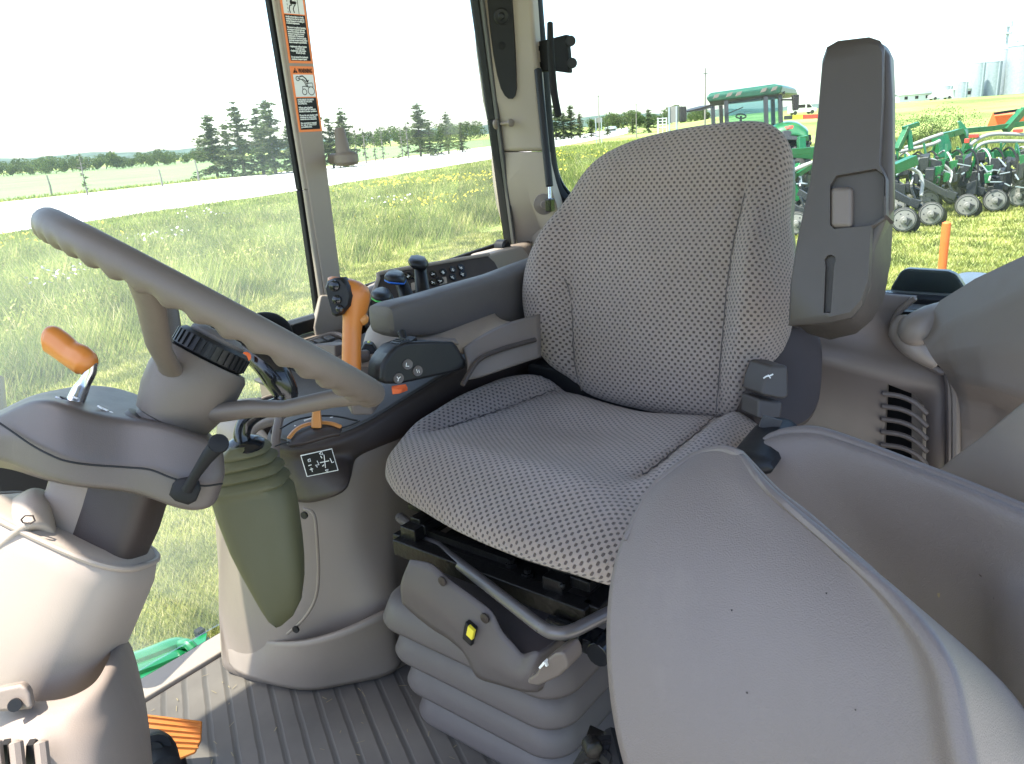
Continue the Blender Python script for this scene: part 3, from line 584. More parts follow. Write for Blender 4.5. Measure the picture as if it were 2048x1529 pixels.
cs = pad('seat_cushion', co_, (1.03, .76), cu3, ch, .026, .05, seat, p=4)
seamline([(1.29, .927), (1.20, .941), (1.10, .957), (1.0, .973)], cu3, ch, cs); seamline([(1.30, .565), (1.2, .560), (1.1, .555), (1.0, .550), (.96, .535)], cu3, ch, cs)
g = G(); g.loft([[V(x+(1.03-x)*q, y+(.76-y)*q, z-.0) for x, y in co_] for z, q in ((1.820, .12), (1.800, .14), (1.775, .28))]); g.build('cushion_pan', 'black', seat, bevel=.006)
# right armrest (far side), lowered
g = G()
def armring(px_t, py_t, px_b, py_b, half=.036):
    a, b = Lp(px_t, py_t, 1.085), Lp(px_b, py_b, 1.085); c = (a+b)/2; h = (a-b).length/2
    return [V(c.x, c.y+half*math.copysign(abs(math.cos(t))**.45, math.cos(t)), 0)+V(0, 0, c.z+h*math.copysign(abs(math.sin(t))**.45, math.sin(t)))+V((a.x-b.x)/2*math.sin(t), 0, 0) for t in [2*math.pi*i/20 for i in range(20)]]
g.loft([armring(757, 630, 763, 660, .022), armring(760, 612, 766, 668, .033), armring(775, 605, 782, 674), armring(830, 592, 840, 670), armring(900, 572, 915, 658), armring(980, 550, 1000, 646), armring(1040, 527, 1060, 640), armring(1100, 505, 1115, 630)])
g.build('armrest', 'arm', seat, ang=50)
# left armrest folded up, underside towards the front
AP, AN = V(1.20, 0, 1.98), V(-.97, -.10, .24)
AN.normalize()
def A3(px, py, h=0): return Pp(px, py, AP+AN*h, AN)
prof = [(1580, 640, 60), (1584, 560, 60), (1596, 480, 60), (1622, 360, 60), (1636, 240, 60), (1645, 130, 60), (1654, 104, 60), (1675, 92, 60), (1735, 85, 60), (1756, 92, 60), (1764, 105, 60), (1764, 200, 0), (1758, 330, 0), (1766, 345, 0), (1772, 360, 0), (1772, 430, 0), (1742, 452, 0), (1736, 560, 0), (1722, 600, 0), (1700, 625, 0), (1660, 634, 0)]
front = [A3(x, y) for x, y, _ in prof]
cen = A3(1690, 370)
ring0 = [p for p in front]; ex = A3(1800, 300)-A3(1764, 300)
shift = V(.0, 0, 0)+ex*.9
def back(i, p):
    x, y, s_ = prof[i]; d = -AN*.055
    return p+d+(p-cen)*.03
rec = [A3(x, y) for x, y in ((1660, 372), (1672, 352), (1752, 338), (1768, 352), (1768, 440), (1752, 450), (1668, 458), (1660, 450))]
slot = [A3(x, y) for x, y in ((1649, 520), (1654, 512), (1662, 510), (1670, 514), (1672, 522), (1668, 530), (1661, 626), (1647, 626), (1651, 532))]
g = G()
outer = front; tri = mathutils.geometry.tessellate_polygon([outer, rec, slot]); g.add(outer+rec+slot, [t for t in tri])
nf = len(outer); r1 = [p-AN*.006+(cen-p)*-.045 for p in outer]; r2 = [p-AN*.075+(cen-p)*-.06 for p in outer]
for a_, b_ in ((outer, r1), (r1, r2)): g.add(a_+b_, [(i, (i+1) % nf, (i+1) % nf+nf, i+nf) for i in range(nf)])
g.add(r2, [tuple(range(nf))])
for hole, dep in ((rec, .070), (slot, .05)):
    inn = [p-AN*dep+(sum(hole, Vector())/len(hole)-p)*.10 for p in hole]; k = len(hole)
    g.add(hole+inn, [(i, (i+1) % k, (i+1) % k+k, i+k) for i in range(k)]); g.add(inn, [tuple(range(k))])
me_fix = g.build('folded_armrest', 'taupe_dark', seat, ang=50)
import bmesh
def fixn(o):
    bm = bmesh.new(); bm.from_mesh(o.data); bmesh.ops.remove_doubles(bm, verts=bm.verts, dist=1e-5); bmesh.ops.recalc_face_normals(bm, faces=bm.faces); bm.to_mesh(o.data); bm.free()
fixn(me_fix); fixn(bk)
md = me_fix.modifiers.new('bevel', 'BEVEL'); md.width = .007; md.segments = 3; md.limit_method = 'ANGLE'; md.angle_limit = rad(35); md.harden_normals = True
# the fat lower end of the folded armrest that turns back towards the hinge
g = G()
e_ = [A3(x, y, -.012) for x, y in ((1583, 560), (1582, 643), (1600, 652), (1640, 650), (1690, 640), (1722, 612), (1740, 575), (1745, 500), (1772, 440), (1790, 420), (1786, 330), (1786, 200), (1780, 110), (1765, 92), (1735, 88))]
f_ = [A3(x, y, -.075) for x, y in ((1590, 560), (1590, 645), (1615, 668), (1660, 680), (1712, 668), (1745, 640), (1768, 600), (1782, 520), (1786, 440), (1790, 410), (1790, 330), (1791, 200), (1788, 120), (1775, 92), (1745, 82))]
h_ = [A3(x, y, -.10) for x, y in ((1600, 560), (1600, 640), (1620, 665), (1665, 676), (1712, 662), (1745, 635), (1765, 600), (1776, 520), (1780, 440), (1782, 410), (1782, 330), (1782, 200), (1778, 120), (1765, 98), (1740, 90))]
g.loft([e_, f_, h_]); o = g.build('armrest_side', 'taupe_dark', seat, bevel=.008, seg=3); fixn(o)
g = G(); bc = A3(1686, 418, -.018); ax = (A3(1700, 418)-A3(1686, 418)).normalized(); up_ = (A3(1686, 400)-A3(1686, 418)).normalized(); g.obox(bc, (ax*.016, up_*.031, AN*.018)); g.build('tilt_wheel', 'taupe', me_fix, bevel=.008, seg=3)
# recliner cover, lever with icon
HC = .47
cov = [p for p in cr([Dp(x, y, d+.09) for x, y, d in ((1545, 640, 1.40), (1600, 645, 1.38), (1638, 664, 1.37), (1649, 700, 1.36), (1648, 760, 1.355), (1640, 812, 1.35), (1616, 852, 1.34), (1570, 870, 1.33), (1520, 862, 1.32), (1500, 790, 1.32), (1515, 700, 1.35), (1545, 640, 1.40))], 5)[:-1]]
g = G(); nn = V(-.45, -.89, .05); cc = sum(cov, Vector())/len(cov); g.loft([[cc+(p-cc)*q-nn*h for p in cov] for q, h in ((.86, -.004), (.97, .004), (1, .014), (1.0, .07))]); rc = g.build('recliner_cover', 'dark', seat, bevel=.006, seg=3); fixn(rc)
g = G(); lv = [Dp(x, y, 1.365) for x, y in ((1530, 728), (1566, 728), (1568, 790), (1556, 796), (1514, 788), (1518, 762))]; g.loft([[p+V(-.006, -.012, 0)*q for p in lv] for q in (-3, 1)]); lvo = g.build('backrest_lever', 'taupe_dark', seat, bevel=.006, seg=3); fixn(lvo)
g = G(); lb = [Dp(x, y, 1.375) for x, y in ((1513, 796), (1562, 803), (1558, 834), (1545, 842), (1511, 836))]; g.loft([[p+V(-.006, -.012, 0)*q for p in lb] for q in (-3, .5)]); o = g.build('lever_base', 'taupe_dark', seat, bevel=.005, seg=3); fixn(o)
g = G(); q = [Dp(x, y, 1.346) for x, y in ((1527, 757), (1533, 753), (1540, 752), (1546, 749))]; g.tube(q, .0014, 5); g.rod(Dp(1536, 750, 1.346), Dp(1541, 757, 1.346), .0015); g.build('lever_icon', 'white', lvo)
g = G(); rc_c = Pp(1614, 732, cc+nn*.002, nn); g.lathe(rc_c, nn, [(-.012, .016), (0.0, .016), (.0015, .0145), (.0015, .013), (0, .0125)], 22); g.build('cover_cap', 'arm', rc)
g = G(); g.box(1.33, 1.44, .50, 1.03, 1.80, 1.90); g.box(1.36, 1.42, .49, .52, 1.85, 2.06); g.build('hinge_bracket', 'black', seat, bevel=.006)
# seat belt buckle stalk
g = G(); g.tube([Dp(x, y, d) for x, y, d in ((1560, 850, 1.30), (1545, 868, 1.27), (1522, 900, 1.22), (1500, 930, 1.18))], [.030, .034, .036, .036], 12, sub=4, flat=.45); g.build('belt_buckle', 'black', seat)
g = G(); g.rod(Dp(1522, 842, 1.26), Dp(1560, 852, 1.26), .004, .02); g.build('belt_webbing', 'slate', seat)
# suspension: black frame, slides, bellows, fore-aft bar, weight indicator, height lever
zt = 1.735
g = G()
x0, x1, y0, y1 = .80, 1.27, .535, .925
for a, b_ in (((x0, y0), (x0, y1)), ((x0, y0), (x1, y0)), ((x0, y1), (x1, y1)), ((x1, y0), (x1, y1))): g.rod((*a, zt), (*b_, zt), .03, .03)
g.rod((x0+.02, y0+.03, zt+.028), (x1, y0+.03, zt+.028), .035, .018); g.rod((x0+.02, y1-.03, zt+.028), (x1, y1-.03, zt+.028), .035, .018)
g.build('slide_frame', 'steel', seat, bevel=.003)
g = G(); g.box(x0+.01, x1, y0+.06, y1-.06, zt+.006, zt+.012)
g.build('slide_plate', 'steel', seat, bevel=.002)
for yy in (.60, .90):
    g = G(); g.box(.80, 1.26, yy-.018, yy+.018, zt+.012, zt+.036); g.box(.82, 1.25, yy-.012, yy+.012, zt+.036, zt+.046); g.build('slide_rail', 'steel', seat, bevel=.002)
g = G()
for (x, y) in ((.83, .70), (.85, .78), (.88, .86), (.90, .66), (.95, .74), (.82, .66)): g.lathe((x, y, zt+.01), (0, 0, 1), [(0, .010), (.008, .010), (.008, .006), (.014, .006)], 6)
g.tube([(.80, .58, zt+.03), (.86, .66, zt+.034), (.93, .70, zt+.03), (1.0, .88, zt+.03)], .005, 8, sub=4); g.rod((.83, .70, zt+.02), (.83, .92, zt+.02), .012, .012); g.rod((.89, .62, zt+.022), (.89, .98, zt+.022), .02, .01)
g.build('slide_bolts', 'steel', seat)
g = G(); g.box(.92, .94, .60, .92, zt+.015, zt+.045); g.build('cross_plate', 'ink', seat, bevel=.002)
g = G()
for t, c_ in ((0, 0), (1, 0)):
    pass
g.lathe((.775, .50, zt-.03), (1, .0, 0), [(-.015, .018), (.06, .018), (.062, .010)], 14); g.lathe((.775, .56, zt-.022), (0, 1, 0), [(-.03, .016), (.03, .016)], 12); g.obox((.785, .50, zt-.03), ((.018, 0, 0), (0, .03, 0), (0, 0, .012))); g.build('height_joint', 'gloss', seat, bevel=.002)
g = G(); bar = [Zp(x, y, z) for x, y, z in ((800, 1035, 1.735), (860, 1083, 1.74), (960, 1160, 1.745), (1040, 1222, 1.75), (1085, 1256, 1.752), (1110, 1266, 1.753), (1140, 1264, 1.753), (1185, 1243, 1.752), (1260, 1205, 1.752))]
g.tube(bar, .0095, 14, sub=5); g.build('adjuster_bar', 'greybar', seat)
def rrect(cx, cy, hx, hy, r, z, n=5):
    out = []
    for sx, sy, a0_ in ((1, 1, 0), (-1, 1, 90), (-1, -1, 180), (1, -1, 270)):
        for i in range(n+1):
            a = rad(a0_+90*i/n); out.append(V(cx+sx*(hx-r)+r*math.cos(a), cy+sy*(hy-r)+r*math.sin(a), z))
    return out
g = G(); rings = []; BX, BY = 1.03, .755
zs = [(1.66, .27, .245)]
for i in range(4):
    z = 1.655-i*.068; o_ = -.010*i
    rings += [(z, .262+o_, .170+o_), (z-.005, .272+o_, .180+o_), (z-.014, .281+o_, .190+o_), (z-.046, .291+o_, .201+o_), (z-.054, .289+o_, .199+o_), (z-.059, .280+o_, .190+o_), (z-.062, .262+o_, .170+o_), (z-.066, .256+o_, .164+o_)]
g.loft([rrect(BX, BY, a, b_, .055, z, 7) for z, a, b_ in rings], caps=True); g.build('bellows', 'bellows', seat, ang=75)
g = G(); g.box(.86, 1.25, .60, .95, FZ, 1.44); g.build('base_plate', 'black', seat, bevel=.004)
# upper bellows cover: front face towards the tractor nose, side face towards the camera
fx = .742
top = [Rp(x, y, fx) for x, y in ((822, 1120), (838, 1122), (866, 1130), (900, 1160), (950, 1196), (985, 1225), (1005, 1262), (1030, 1290), (1048, 1308), (1072, 1302))]
bot = [Rp(x, y, fx-.006) for x, y in ((806, 1205), (830, 1228), (868, 1258), (900, 1278), (930, 1306), (950, 1345), (965, 1358), (1000, 1368), (1035, 1378), (1065, 1382))]
cx_ = bot[-1].y
side = [V(fx+.02+i*.12, cx_-.012, 1.60) for i in range(5)]
mid = [(a*.55+b_*.45)+V(-.012, 0, 0) for a, b_ in zip(top, bot)]
def ext(row, z): return row+[V(fx+.006, row[-1].y-.008, row[-1].z), V(fx+.06, row[-1].y-.012, row[-1].z), V(fx+.25, row[-1].y-.012, row[-1].z), V(fx+.5, row[-1].y-.012, row[-1].z)]
g = G(); g.patch([ext(top, 0), ext(mid, 0), ext(bot, 0)], 4); uc = g.build('bellows_cover', 'bellows', seat, solid=.005)
g = G(); c_ = Rp(940, 1266, fx-.018); g.obox(c_, (V(0, .009, .004), V(0, -.005, .017), V(.006, 0, 0))); g.build('weight_indicator_housing', 'black', uc, bevel=.003)
g = G(); c_ = Rp(942, 1265, fx-.026); g.obox(c_, (V(0, .0055, .003), V(0, -.003, .009), V(.003, 0, 0))); g.build('weight_indicator', 'yellow', uc, bevel=.001)
g = G()
for x, y in ((886, 1162), (971, 1236)): g = G(); g.lathe(Rp(x, y, fx-.010), (-1, 0, 0), [(0, .008), (.003, .008), (.004, .005)], 12); g.build('cover_plug', 'dark', uc)
g = G(); lp = [Rp(x, y, .700) for x, y in ((1075, 1345), (1085, 1325), (1112, 1305), (1128, 1302), (1136, 1318), (1138, 1335), (1120, 1352), (1080, 1370), (1058, 1366), (1057, 1356))]
g.loft([[sum(lp, Vector())/len(lp)*.0+p+V(q, 0, 0) for p in lp] for q in (-.004, .035)]); hl = g.build('height_lever', 'taupe', seat, bevel=.007, seg=3); fixn(hl)
g = G(); g.rod(Rp(1082, 1334, .694), Rp(1092, 1322, .694), .008, .003); g.rod(Rp(1091, 1322, .694), Rp(1094, 1332, .694), .004, .003); g.build('lever_icon', 'white', hl)
# dark cables under the seat next to the shells
cb = thing('cable_bundle', 'black cables and linkage on the floor between bellows and plastic shell', 'cables', tuple(Zp(1200, 1500, 1.5)))
g = G()
for i in range(9):
    a = Dp(1150+i*9, 1540-i*9, .98); g.tube([a, Dp(1185+i*7, 1490+i*6, .96-.004*i), Dp(1235+i*3, 1480+i*9, .97), Dp(1290, 1500+i*8, 1.0)], .006+.002*(i % 3), 8, sub=4)
g.build('cable', 'rubber', cb)
g = G(); g.obox(Dp(1195, 1520, .99), (V(.03, .01, 0), V(0, .02, 0), V(0, 0, .02))); g.lathe(Dp(1180, 1485, .96), (-.6, -.7, .2), [(0, .012), (.02, .012), (.022, .006)], 12); g.build('connector', 'steel', cb, bevel=.003)
g = G(); g.box(1.0, 1.12, .42, .50, FZ, 1.62); g.build('seat_side_box', 'black', seat, bevel=.01)
# ================================================================ folded plastic shells in the foreground
fs = thing('instructor_seat_shell', 'front one of two textured taupe plastic shells, filling the lower right corner', 'plastic shell', (.6, .2, 1.7))
rows = [[(1392, 912, .93), (1412, 906, .925), (1440, 903, .915), (1462, 905, .907), (1474, 909, .902), (1482, 914, .899), (1489, 921, .902), (1494, 928, .92)],
        [(1300, 985, .92), (1350, 972, .905), (1420, 968, .89), (1480, 972, .872), (1524, 976, .862), (1538, 981, .853), (1549, 987, .858), (1556, 994, .89)],
        [(1240, 1105, .90), (1310, 1085, .878), (1420, 1075, .855), (1550, 1074, .827), (1642, 1080, .806), (1662, 1086, .790), (1680, 1095, .796), (1690, 1104, .84)],
        [(1218, 1235, .88), (1310, 1215, .850), (1460, 1205, .818), (1620, 1200, .780), (1752, 1198, .748), (1785, 1200, .728), (1812, 1208, .730), (1838, 1226, .79)],
        [(1224, 1390, .86), (1330, 1375, .825), (1500, 1365, .785), (1680, 1350, .738), (1830, 1334, .698), (1878, 1326, .670), (1915, 1332, .680), (2000, 1372, .78)],
        [(1255, 1540, .84), (1370, 1535, .805), (1540, 1530, .76), (1710, 1520, .710), (1860, 1502, .668), (1918, 1488, .640), (1965, 1484, .655), (2090, 1500, .77)],
        [(1320, 1700, .83), (1420, 1700, .795), (1580, 1700, .745), (1740, 1700, .69), (1890, 1690, .650), (1955, 1670, .620), (2010, 1660, .640), (2180, 1650, .76)]]
g = G(); g.patch([[Dp(*q) for q in r] for r in rows], 8); fsh = g.build('shell', 'taupe_coarse', fs, solid=.009)
def fleck(g, px, py, r, mt, par, st=1.0):
    p, n = hit(g, px, py)
    if p is None: return
    if n.dot(C0-p) < 0: n = -n
    q = G(); _, u, v = frame(n); q.add([p+n*.0053+u*r*math.cos(a)*rr_+v*r*st*math.sin(a)*rr_ for a, rr_ in [(6.283*i/9, .7+.5*((i*37) % 10)/10) for i in range(9)]], [tuple(range(9))]); q.build('dirt_fleck', mt, par)
for a in ((1466, 1222, .0011, 'ink'), (1655, 1190, .0010, 'ink'), (1497, 1385, .0012, 'dark'), (1715, 1420, .0009, 'dark')): fleck(g, *a, fs)
g = G(); g.tube([Dp(x, y, d-.001) for x, y, d in ((1250, 1080, .899), (1300, 985, .92), (1345, 942, .925), (1392, 912, .93), (1440, 901, .916), (1474, 908, .902), (1492, 923, .903), (1549, 984, .858), (1612, 1034, .826), (1680, 1093, .796), (1745, 1148, .764), (1800, 1198, .735))], [.003, .0045, .005, .0055, .006, .006, .006, .0062, .0062, .006, .005, .003], 10, sub=5); g.build('shell_rim', 'taupe_coarse', fs)
rs = thing('instructor_seat_backrest_shell', 'rear one of two textured taupe plastic shells, its rim just below the louvres', 'plastic shell', (.9, .1, 1.7))
rows = [[(1530, 886, 1.225), (1552, 875, 1.215), (1590, 866, 1.20), (1640, 867, 1.18), (1720, 893, 1.14), (1830, 935, 1.08), (1950, 982, 1.01), (2080, 1037, .94), (2220, 1102, .86)],
        [(1508, 905, 1.22), (1535, 893, 1.205), (1580, 886, 1.19), (1640, 889, 1.168), (1720, 915, 1.127), (1830, 957, 1.066), (1950, 1004, .996), (2080, 1060, .926), (2220, 1128, .85)],
        [(1490, 945, 1.22), (1525, 935, 1.205), (1575, 935, 1.19), (1640, 950, 1.17), (1720, 985, 1.133), (1830, 1040, 1.075), (1945, 1090, 1.01), (2070, 1150, .93), (2220, 1220, .85)],
        [(1488, 1010, 1.24), (1535, 1010, 1.22), (1600, 1040, 1.20), (1670, 1080, 1.175), (1750, 1120, 1.145), (1850, 1170, 1.09), (1955, 1195, 1.02), (2035, 1215, .93), (2220, 1280, .80)],
        [(1500, 1200, 1.26), (1560, 1220, 1.24), (1640, 1240, 1.21), (1710, 1270, 1.18), (1790, 1300, 1.14), (1880, 1330, 1.085), (1980, 1350, 1.01), (2036, 1350, .90), (2220, 1400, .77)],
        [(1500, 1500, 1.27), (1560, 1500, 1.24), (1640, 1500, 1.21), (1710, 1510, 1.17), (1790, 1520, 1.12), (1880, 1530, 1.06), (1980, 1540, .98), (2040, 1550, .88), (2220, 1600, .75)]]
g = G(); g.patch([[Dp(*q) for q in r] for r in rows], 8); g.build('shell', 'taupe_coarse', rs, solid=.010)
for a in ((1882, 1188, .0022, 'straw', 1.8), (1968, 1150, .0032, 'dark', .35), (1996, 1198, .0012, 'dark')): fleck(g, a[0], a[1], a[2], a[3], rs, *(a[4:] or (1.0,)))
g = G(); g.tube([Dp(x, y, d) for x, y, d in ((1506, 908, 1.22), (1530, 884, 1.222), (1552, 872, 1.215), (1590, 864, 1.20), (1640, 866, 1.18), (1720, 892, 1.14), (1830, 934, 1.08), (1950, 981, 1.01), (2080, 1036, .94), (2220, 1101, .86))], [.005, .007, .008, .009, .009, .009, .009, .009, .009, .009], 12, sub=5); g.build('shell_rim', 'taupe_coarse', rs)
# ================================================================ steering wheel
WC = V(.469, .790, 2.227); WN = V(.6031, -.1883, .7751).normalized()
E1 = (CM @ V(.885, -.466, 0)); E1 = (E1-WN*E1.dot(WN)).normalized(); E2 = WN.cross(E1).normalized()
if E2.dot(WC-C0) < 0: E2 = -E2
def WP(a, b, h=0): return WC+E1*a+E2*b+WN*h
sw = thing('steering_wheel', 'taupe three-spoke steering wheel with finger bumps under its thick rim, seen edge-on', 'steering wheel', tuple(WC-WN*.1))
WR = .187
g = G(); NS, NT = 360, 16; rings = []
for i in range(NS):
    t = 2*math.pi*i/NS; rd = E1*math.cos(t)+E2*math.sin(t); ring = []
    for j in range(NT):
        a = 2*math.pi*j/NT; under = max(0, -math.sin(a+.45))**1.5
        r = .0158+.0028*under*(math.sin(t*42)) ; ring.append(WC+rd*(WR+r*math.cos(a))+WN*(r*math.sin(a)))
    rings.append(ring)
rings.append(rings[0]); g.loft(rings, caps=False); g.build('rim', 'wheel', sw, ang=80)
HB = Dp(417, 700, .862)
hub0 = Dp(366, 800, .868); ax = (HB-hub0).normalized(); 
g = G(); g.lathe(hub0, WN, [(-.030, .030), (-.026, .040), (0.0, .048), (.022, .051), (.046, .050), (.052, .046)], 36); g.build('hub', 'wheel', sw, ang=50)
HT = hub0+WN*.052
g = G(); g.lathe(HT, WN, [(0, .0375), (.003, .041), (.020, .040), (.0235, .036), (.0235, .028), (.018, .026)], 40)
for i in range(34):
    t = 2*math.pi*i/34; a_, u, v = frame(WN); d = u*math.cos(t)+v*math.sin(t); tt = v*math.cos(t)-u*math.sin(t); g.obox(HT+WN*.0115+d*.041, (d*.0016, tt*.0019, WN*.0075))
g.build('tilt_ring', 'black', sw, ang=30)
g = G(); g.lathe(HT+WN*.018, WN, [(0, .031), (.010, .031), (.015, .024), (.016, 0)], 32); g.build('horn_pad', 'arm', sw)
def spoke(p, q, w0, w1, th):
    g = G(); d = (q-p); mid = p+d*.5-WN*.006
    n = (d.normalized()).cross(WN).normalized(); rings = []
    for c, w_, t_ in ((p, w0, th), (p+d*.25, w0*.85, th*.9), (mid, (w0+w1)*.42, th*.85), (p+d*.8, w1*.9, th*.9), (q, w1, th)):
        nn2 = n.cross(d).normalized(); rings.append([c+n*w_*math.cos(a)*.5+nn2*t_*.5*math.sin(a) for a in [2*math.pi*i/14 for i in range(14)]])
    g.loft(rings); return g.build('spoke', 'wheel', sw, ang=70)
bse = hub0+WN*.012
def rimpt(px, near, h=-.006):
    best = None
    for i in range(720):
        t = math.pi*2*i/720
        if (math.sin(t) < 0) != near: continue
        p = WP(WR*math.cos(t), WR*math.sin(t), h); q = CM.transposed() @ (p-C0); x = 1024+F*q.x/-q.z
        if best is None or abs(x-px) < best[0]: best = (abs(x-px), p)
    return best[1]
spoke(bse+(E1*-.35-E2*.2)*.03-WN*.004, rimpt(286, True), .034, .036, .020)
spoke(bse+(E1*.9-E2*.2)*.045-WN*.008, rimpt(725, True), .034, .030, .022)
spoke(bse+(E1*-.3+E2*.8)*.045, rimpt(325, False), .040, .034, .02)
# ================================================================ steering column
sc_ = thing('steering_column', 'grey steering column with a lobed switch housing and a pale sunlit shroud at the left', 'steering column', (.3, .8, FZ))
g = G()
cols = [(-60, [(-80, 872, 0.950), (-80, 850, 0.900), (-75, 866, 0.814), (-80, 890, 0.800), (-70, 925, 0.804), (-60, 935, 0.845), (-60, 930, 0.930)]),
        (0, [(-10, 832, 0.950), (-6, 822, 0.900), (2, 833, 0.814), (-6, 860, 0.800), (0, 912, 0.804), (10, 935, 0.845), (20, 925, 0.930)]),
        (60, [(62, 794, 0.950), (60, 786, 0.900), (68, 795, 0.799), (52, 872, 0.785), (58, 945, 0.789), (70, 958, 0.830), (80, 930, 0.930)]),
        (120, [(118, 778, 0.950), (112, 778, 0.900), (122, 806, 0.789), (120, 905, 0.775), (124, 968, 0.779), (138, 974, 0.820), (140, 930, 0.930)]),
        (180, [(185, 766, 0.950), (176, 784, 0.900), (180, 830, 0.799), (182, 925, 0.785), (192, 976, 0.789), (200, 980, 0.830), (200, 930, 0.930)]),
        (250, [(252, 776, 0.950), (256, 800, 0.900), (248, 842, 0.814), (252, 932, 0.800), (262, 980, 0.804), (268, 986, 0.845), (260, 930, 0.930)]),
        (320, [(322, 808, 0.940), (326, 824, 0.900), (322, 846, 0.809), (318, 940, 0.795), (325, 1005, 0.799), (332, 1010, 0.840), (320, 940, 0.920)]),
        (385, [(384, 842, 0.930), (390, 852, 0.900), (388, 872, 0.809), (380, 958, 0.795), (372, 1022, 0.799), (380, 1026, 0.840), (380, 950, 0.910)]),
        (440, [(420, 864, 0.920), (432, 874, 0.890), (440, 890, 0.819), (444, 960, 0.805), (425, 1020, 0.809), (424, 1016, 0.850), (420, 950, 0.900)]),
        (458, [(428, 880, 0.910), (440, 888, 0.890), (452, 905, 0.844), (458, 945, 0.830), (445, 985, 0.834), (438, 990, 0.875), (432, 940, 0.890)])]
g.loft([[Dp(*q) for q in c] for _, c in cols]); hs = g.build('switch_housing', 'housing', sc_, sub=3)
ce = hs.data.attributes.new('crease_edge', 'FLOAT', 'EDGE')
for e in hs.data.edges:
    a, b_ = e.vertices
    if abs(a-b_) == 7: ce.data[e.index].value = {0: .6, 2: .92, 3: .4, 4: .9, 5: .4}.get(a % 7, 0)
g = G(); g.tube([Dp(*q) for q in ((-40, 822, .797), (4, 850, .793), (30, 868, .787), (62, 890, .779), (95, 908, .773), (130, 922, .771), (180, 930, .780), (250, 935, .789), (300, 940, .790), (345, 957, .787), (400, 972, .790), (445, 968, .806))], .0011, 6, sub=5); g.build('split_line', 'ink', hs)
g = G(); g.lathe(hub0-WN*.03, WN, [(-.030, .050), (-.010, .047), (-.004, .044), (-.003, .036), (.01, .034)], 34); g.build('collar', 'taupe_dark', sc_)
# gear lever slot, marks, chrome stem and orange grip
TN = WN
g = G(); P = [Dp(*q) for q in ((124, 797, .838), (165, 820, .832))]; g.rod(P[0], P[1], .008, .004, up=TN); P = [Dp(*q) for q in ((134, 812, .83), (158, 798, .846))]; g.rod(P[0], P[1], .008, .004, up=TN); g.build('lever_slot', 'ink', hs)
g = G()
for a, c in (((112, 794), (124, 800)), ((145, 793), (156, 798)), ((196, 812), (206, 818)), ((208, 818), (216, 822)), ((220, 824), (230, 829))): g.rod(Dp(*a, .832), Dp(*c, .832), .0035, .0015, up=TN)
g.build('lever_marks', 'white', hs)
g = G(); g.tube([Dp(*q) for q in ((148, 810, .842), (160, 782, .848), (170, 765, .850), (180, 745, .85), (183, 725, .848))], [.0095, .0085, .0065, .0065, .006], 14, sub=4); g.build('lever_stem', 'chrome', sc_)
g = G(); g.tube([Dp(*q) for q in ((94, 678, .86), (104, 680, .86), (122, 692, .858), (142, 708, .855), (160, 718, .852), (172, 728, .85), (180, 738, .85))], [.011, .0135, .0132, .0125, .0135, .0130, .009], 18, sub=5, flat=1.2); g.build('lever_grip', 'orange', sc_)
# small black lever with ball knob on the front of the housing
g = G(); q = [Dp(x, y, .782) for x, y in ((345, 968), (355, 958), (378, 954), (398, 962), (402, 978), (392, 1002), (376, 1010), (350, 1002), (338, 990))]; n1 = (C0-q[0]).normalized(); g.loft([[p-n1*.01 for p in q], [p+n1*.005 for p in q], [sum(q, Vector())/9+(p-sum(q, Vector())/9)*.8+n1*.008 for p in q]]); bb = g.build('lever_boot', 'rubber', sc_, ang=60); fixn(bb)
g = G(); g.tube([Dp(374, 980, .772), Dp(392, 948, .765), Dp(412, 918, .76), Dp(430, 896, .757)], [.0055, .005, .0065, .008], 12); g.lathe(Dp(437, 888, .757), (n1+V(0, 0, .1)), [(-.010, .004), (-.007, .0088), (.0, .0098), (.004, .0088), (.006, .0)], 20); g.build('shuttle_lever', 'rubber', sc_)
g = G()
for x, y in ((373, 864), (388, 871), (399, 875), (409, 880)): g.lathe(Dp(x, y+3, .835), TN, [(0, .0035), (.001, .0035), (.001, .0022)], 12)
g.build('housing_marks', 'white', hs)
# inner shaft
AX = -WN
def ell(px, py, d, w_, t_, tilt=0, n=28, sq=.7, dx=V(0, 0, 0)):
    c = Dp(px, py, d)+dx; u = (E1+WN*tilt); v = E2-WN*0
    return [c+u*w_*math.copysign(abs(math.cos(a))**sq, math.cos(a))+v*t_*math.copysign(abs(math.sin(a))**sq, math.sin(a)) for a in [2*math.pi*i/n for i in range(n)]]
g = G(); g.loft([ell(276, 930, .875, .041, .04, sq=.5), ell(254, 985, .875, .040, .04, sq=.5), ell(240, 1030, .875, .040, .04, sq=.5), ell(214, 1090, .875, .039, .04, sq=.5), ell(186, 1140, .875, .038, .04, sq=.5)]); g.build('inner_shaft', 'dark', sc_, ang=60)
g = G(); g.loft([ell(186, 950, .88, .034, .045, sq=.6), ell(172, 1000, .88, .035, .045, sq=.6), ell(160, 1040, .88, .036, .045, sq=.6), ell(140, 1085, .88, .037, .045, sq=.6), ell(125, 1120, .88, .037, .045, sq=.6)]); g.build('shaft_flank', 'beige', sc_, ang=60)
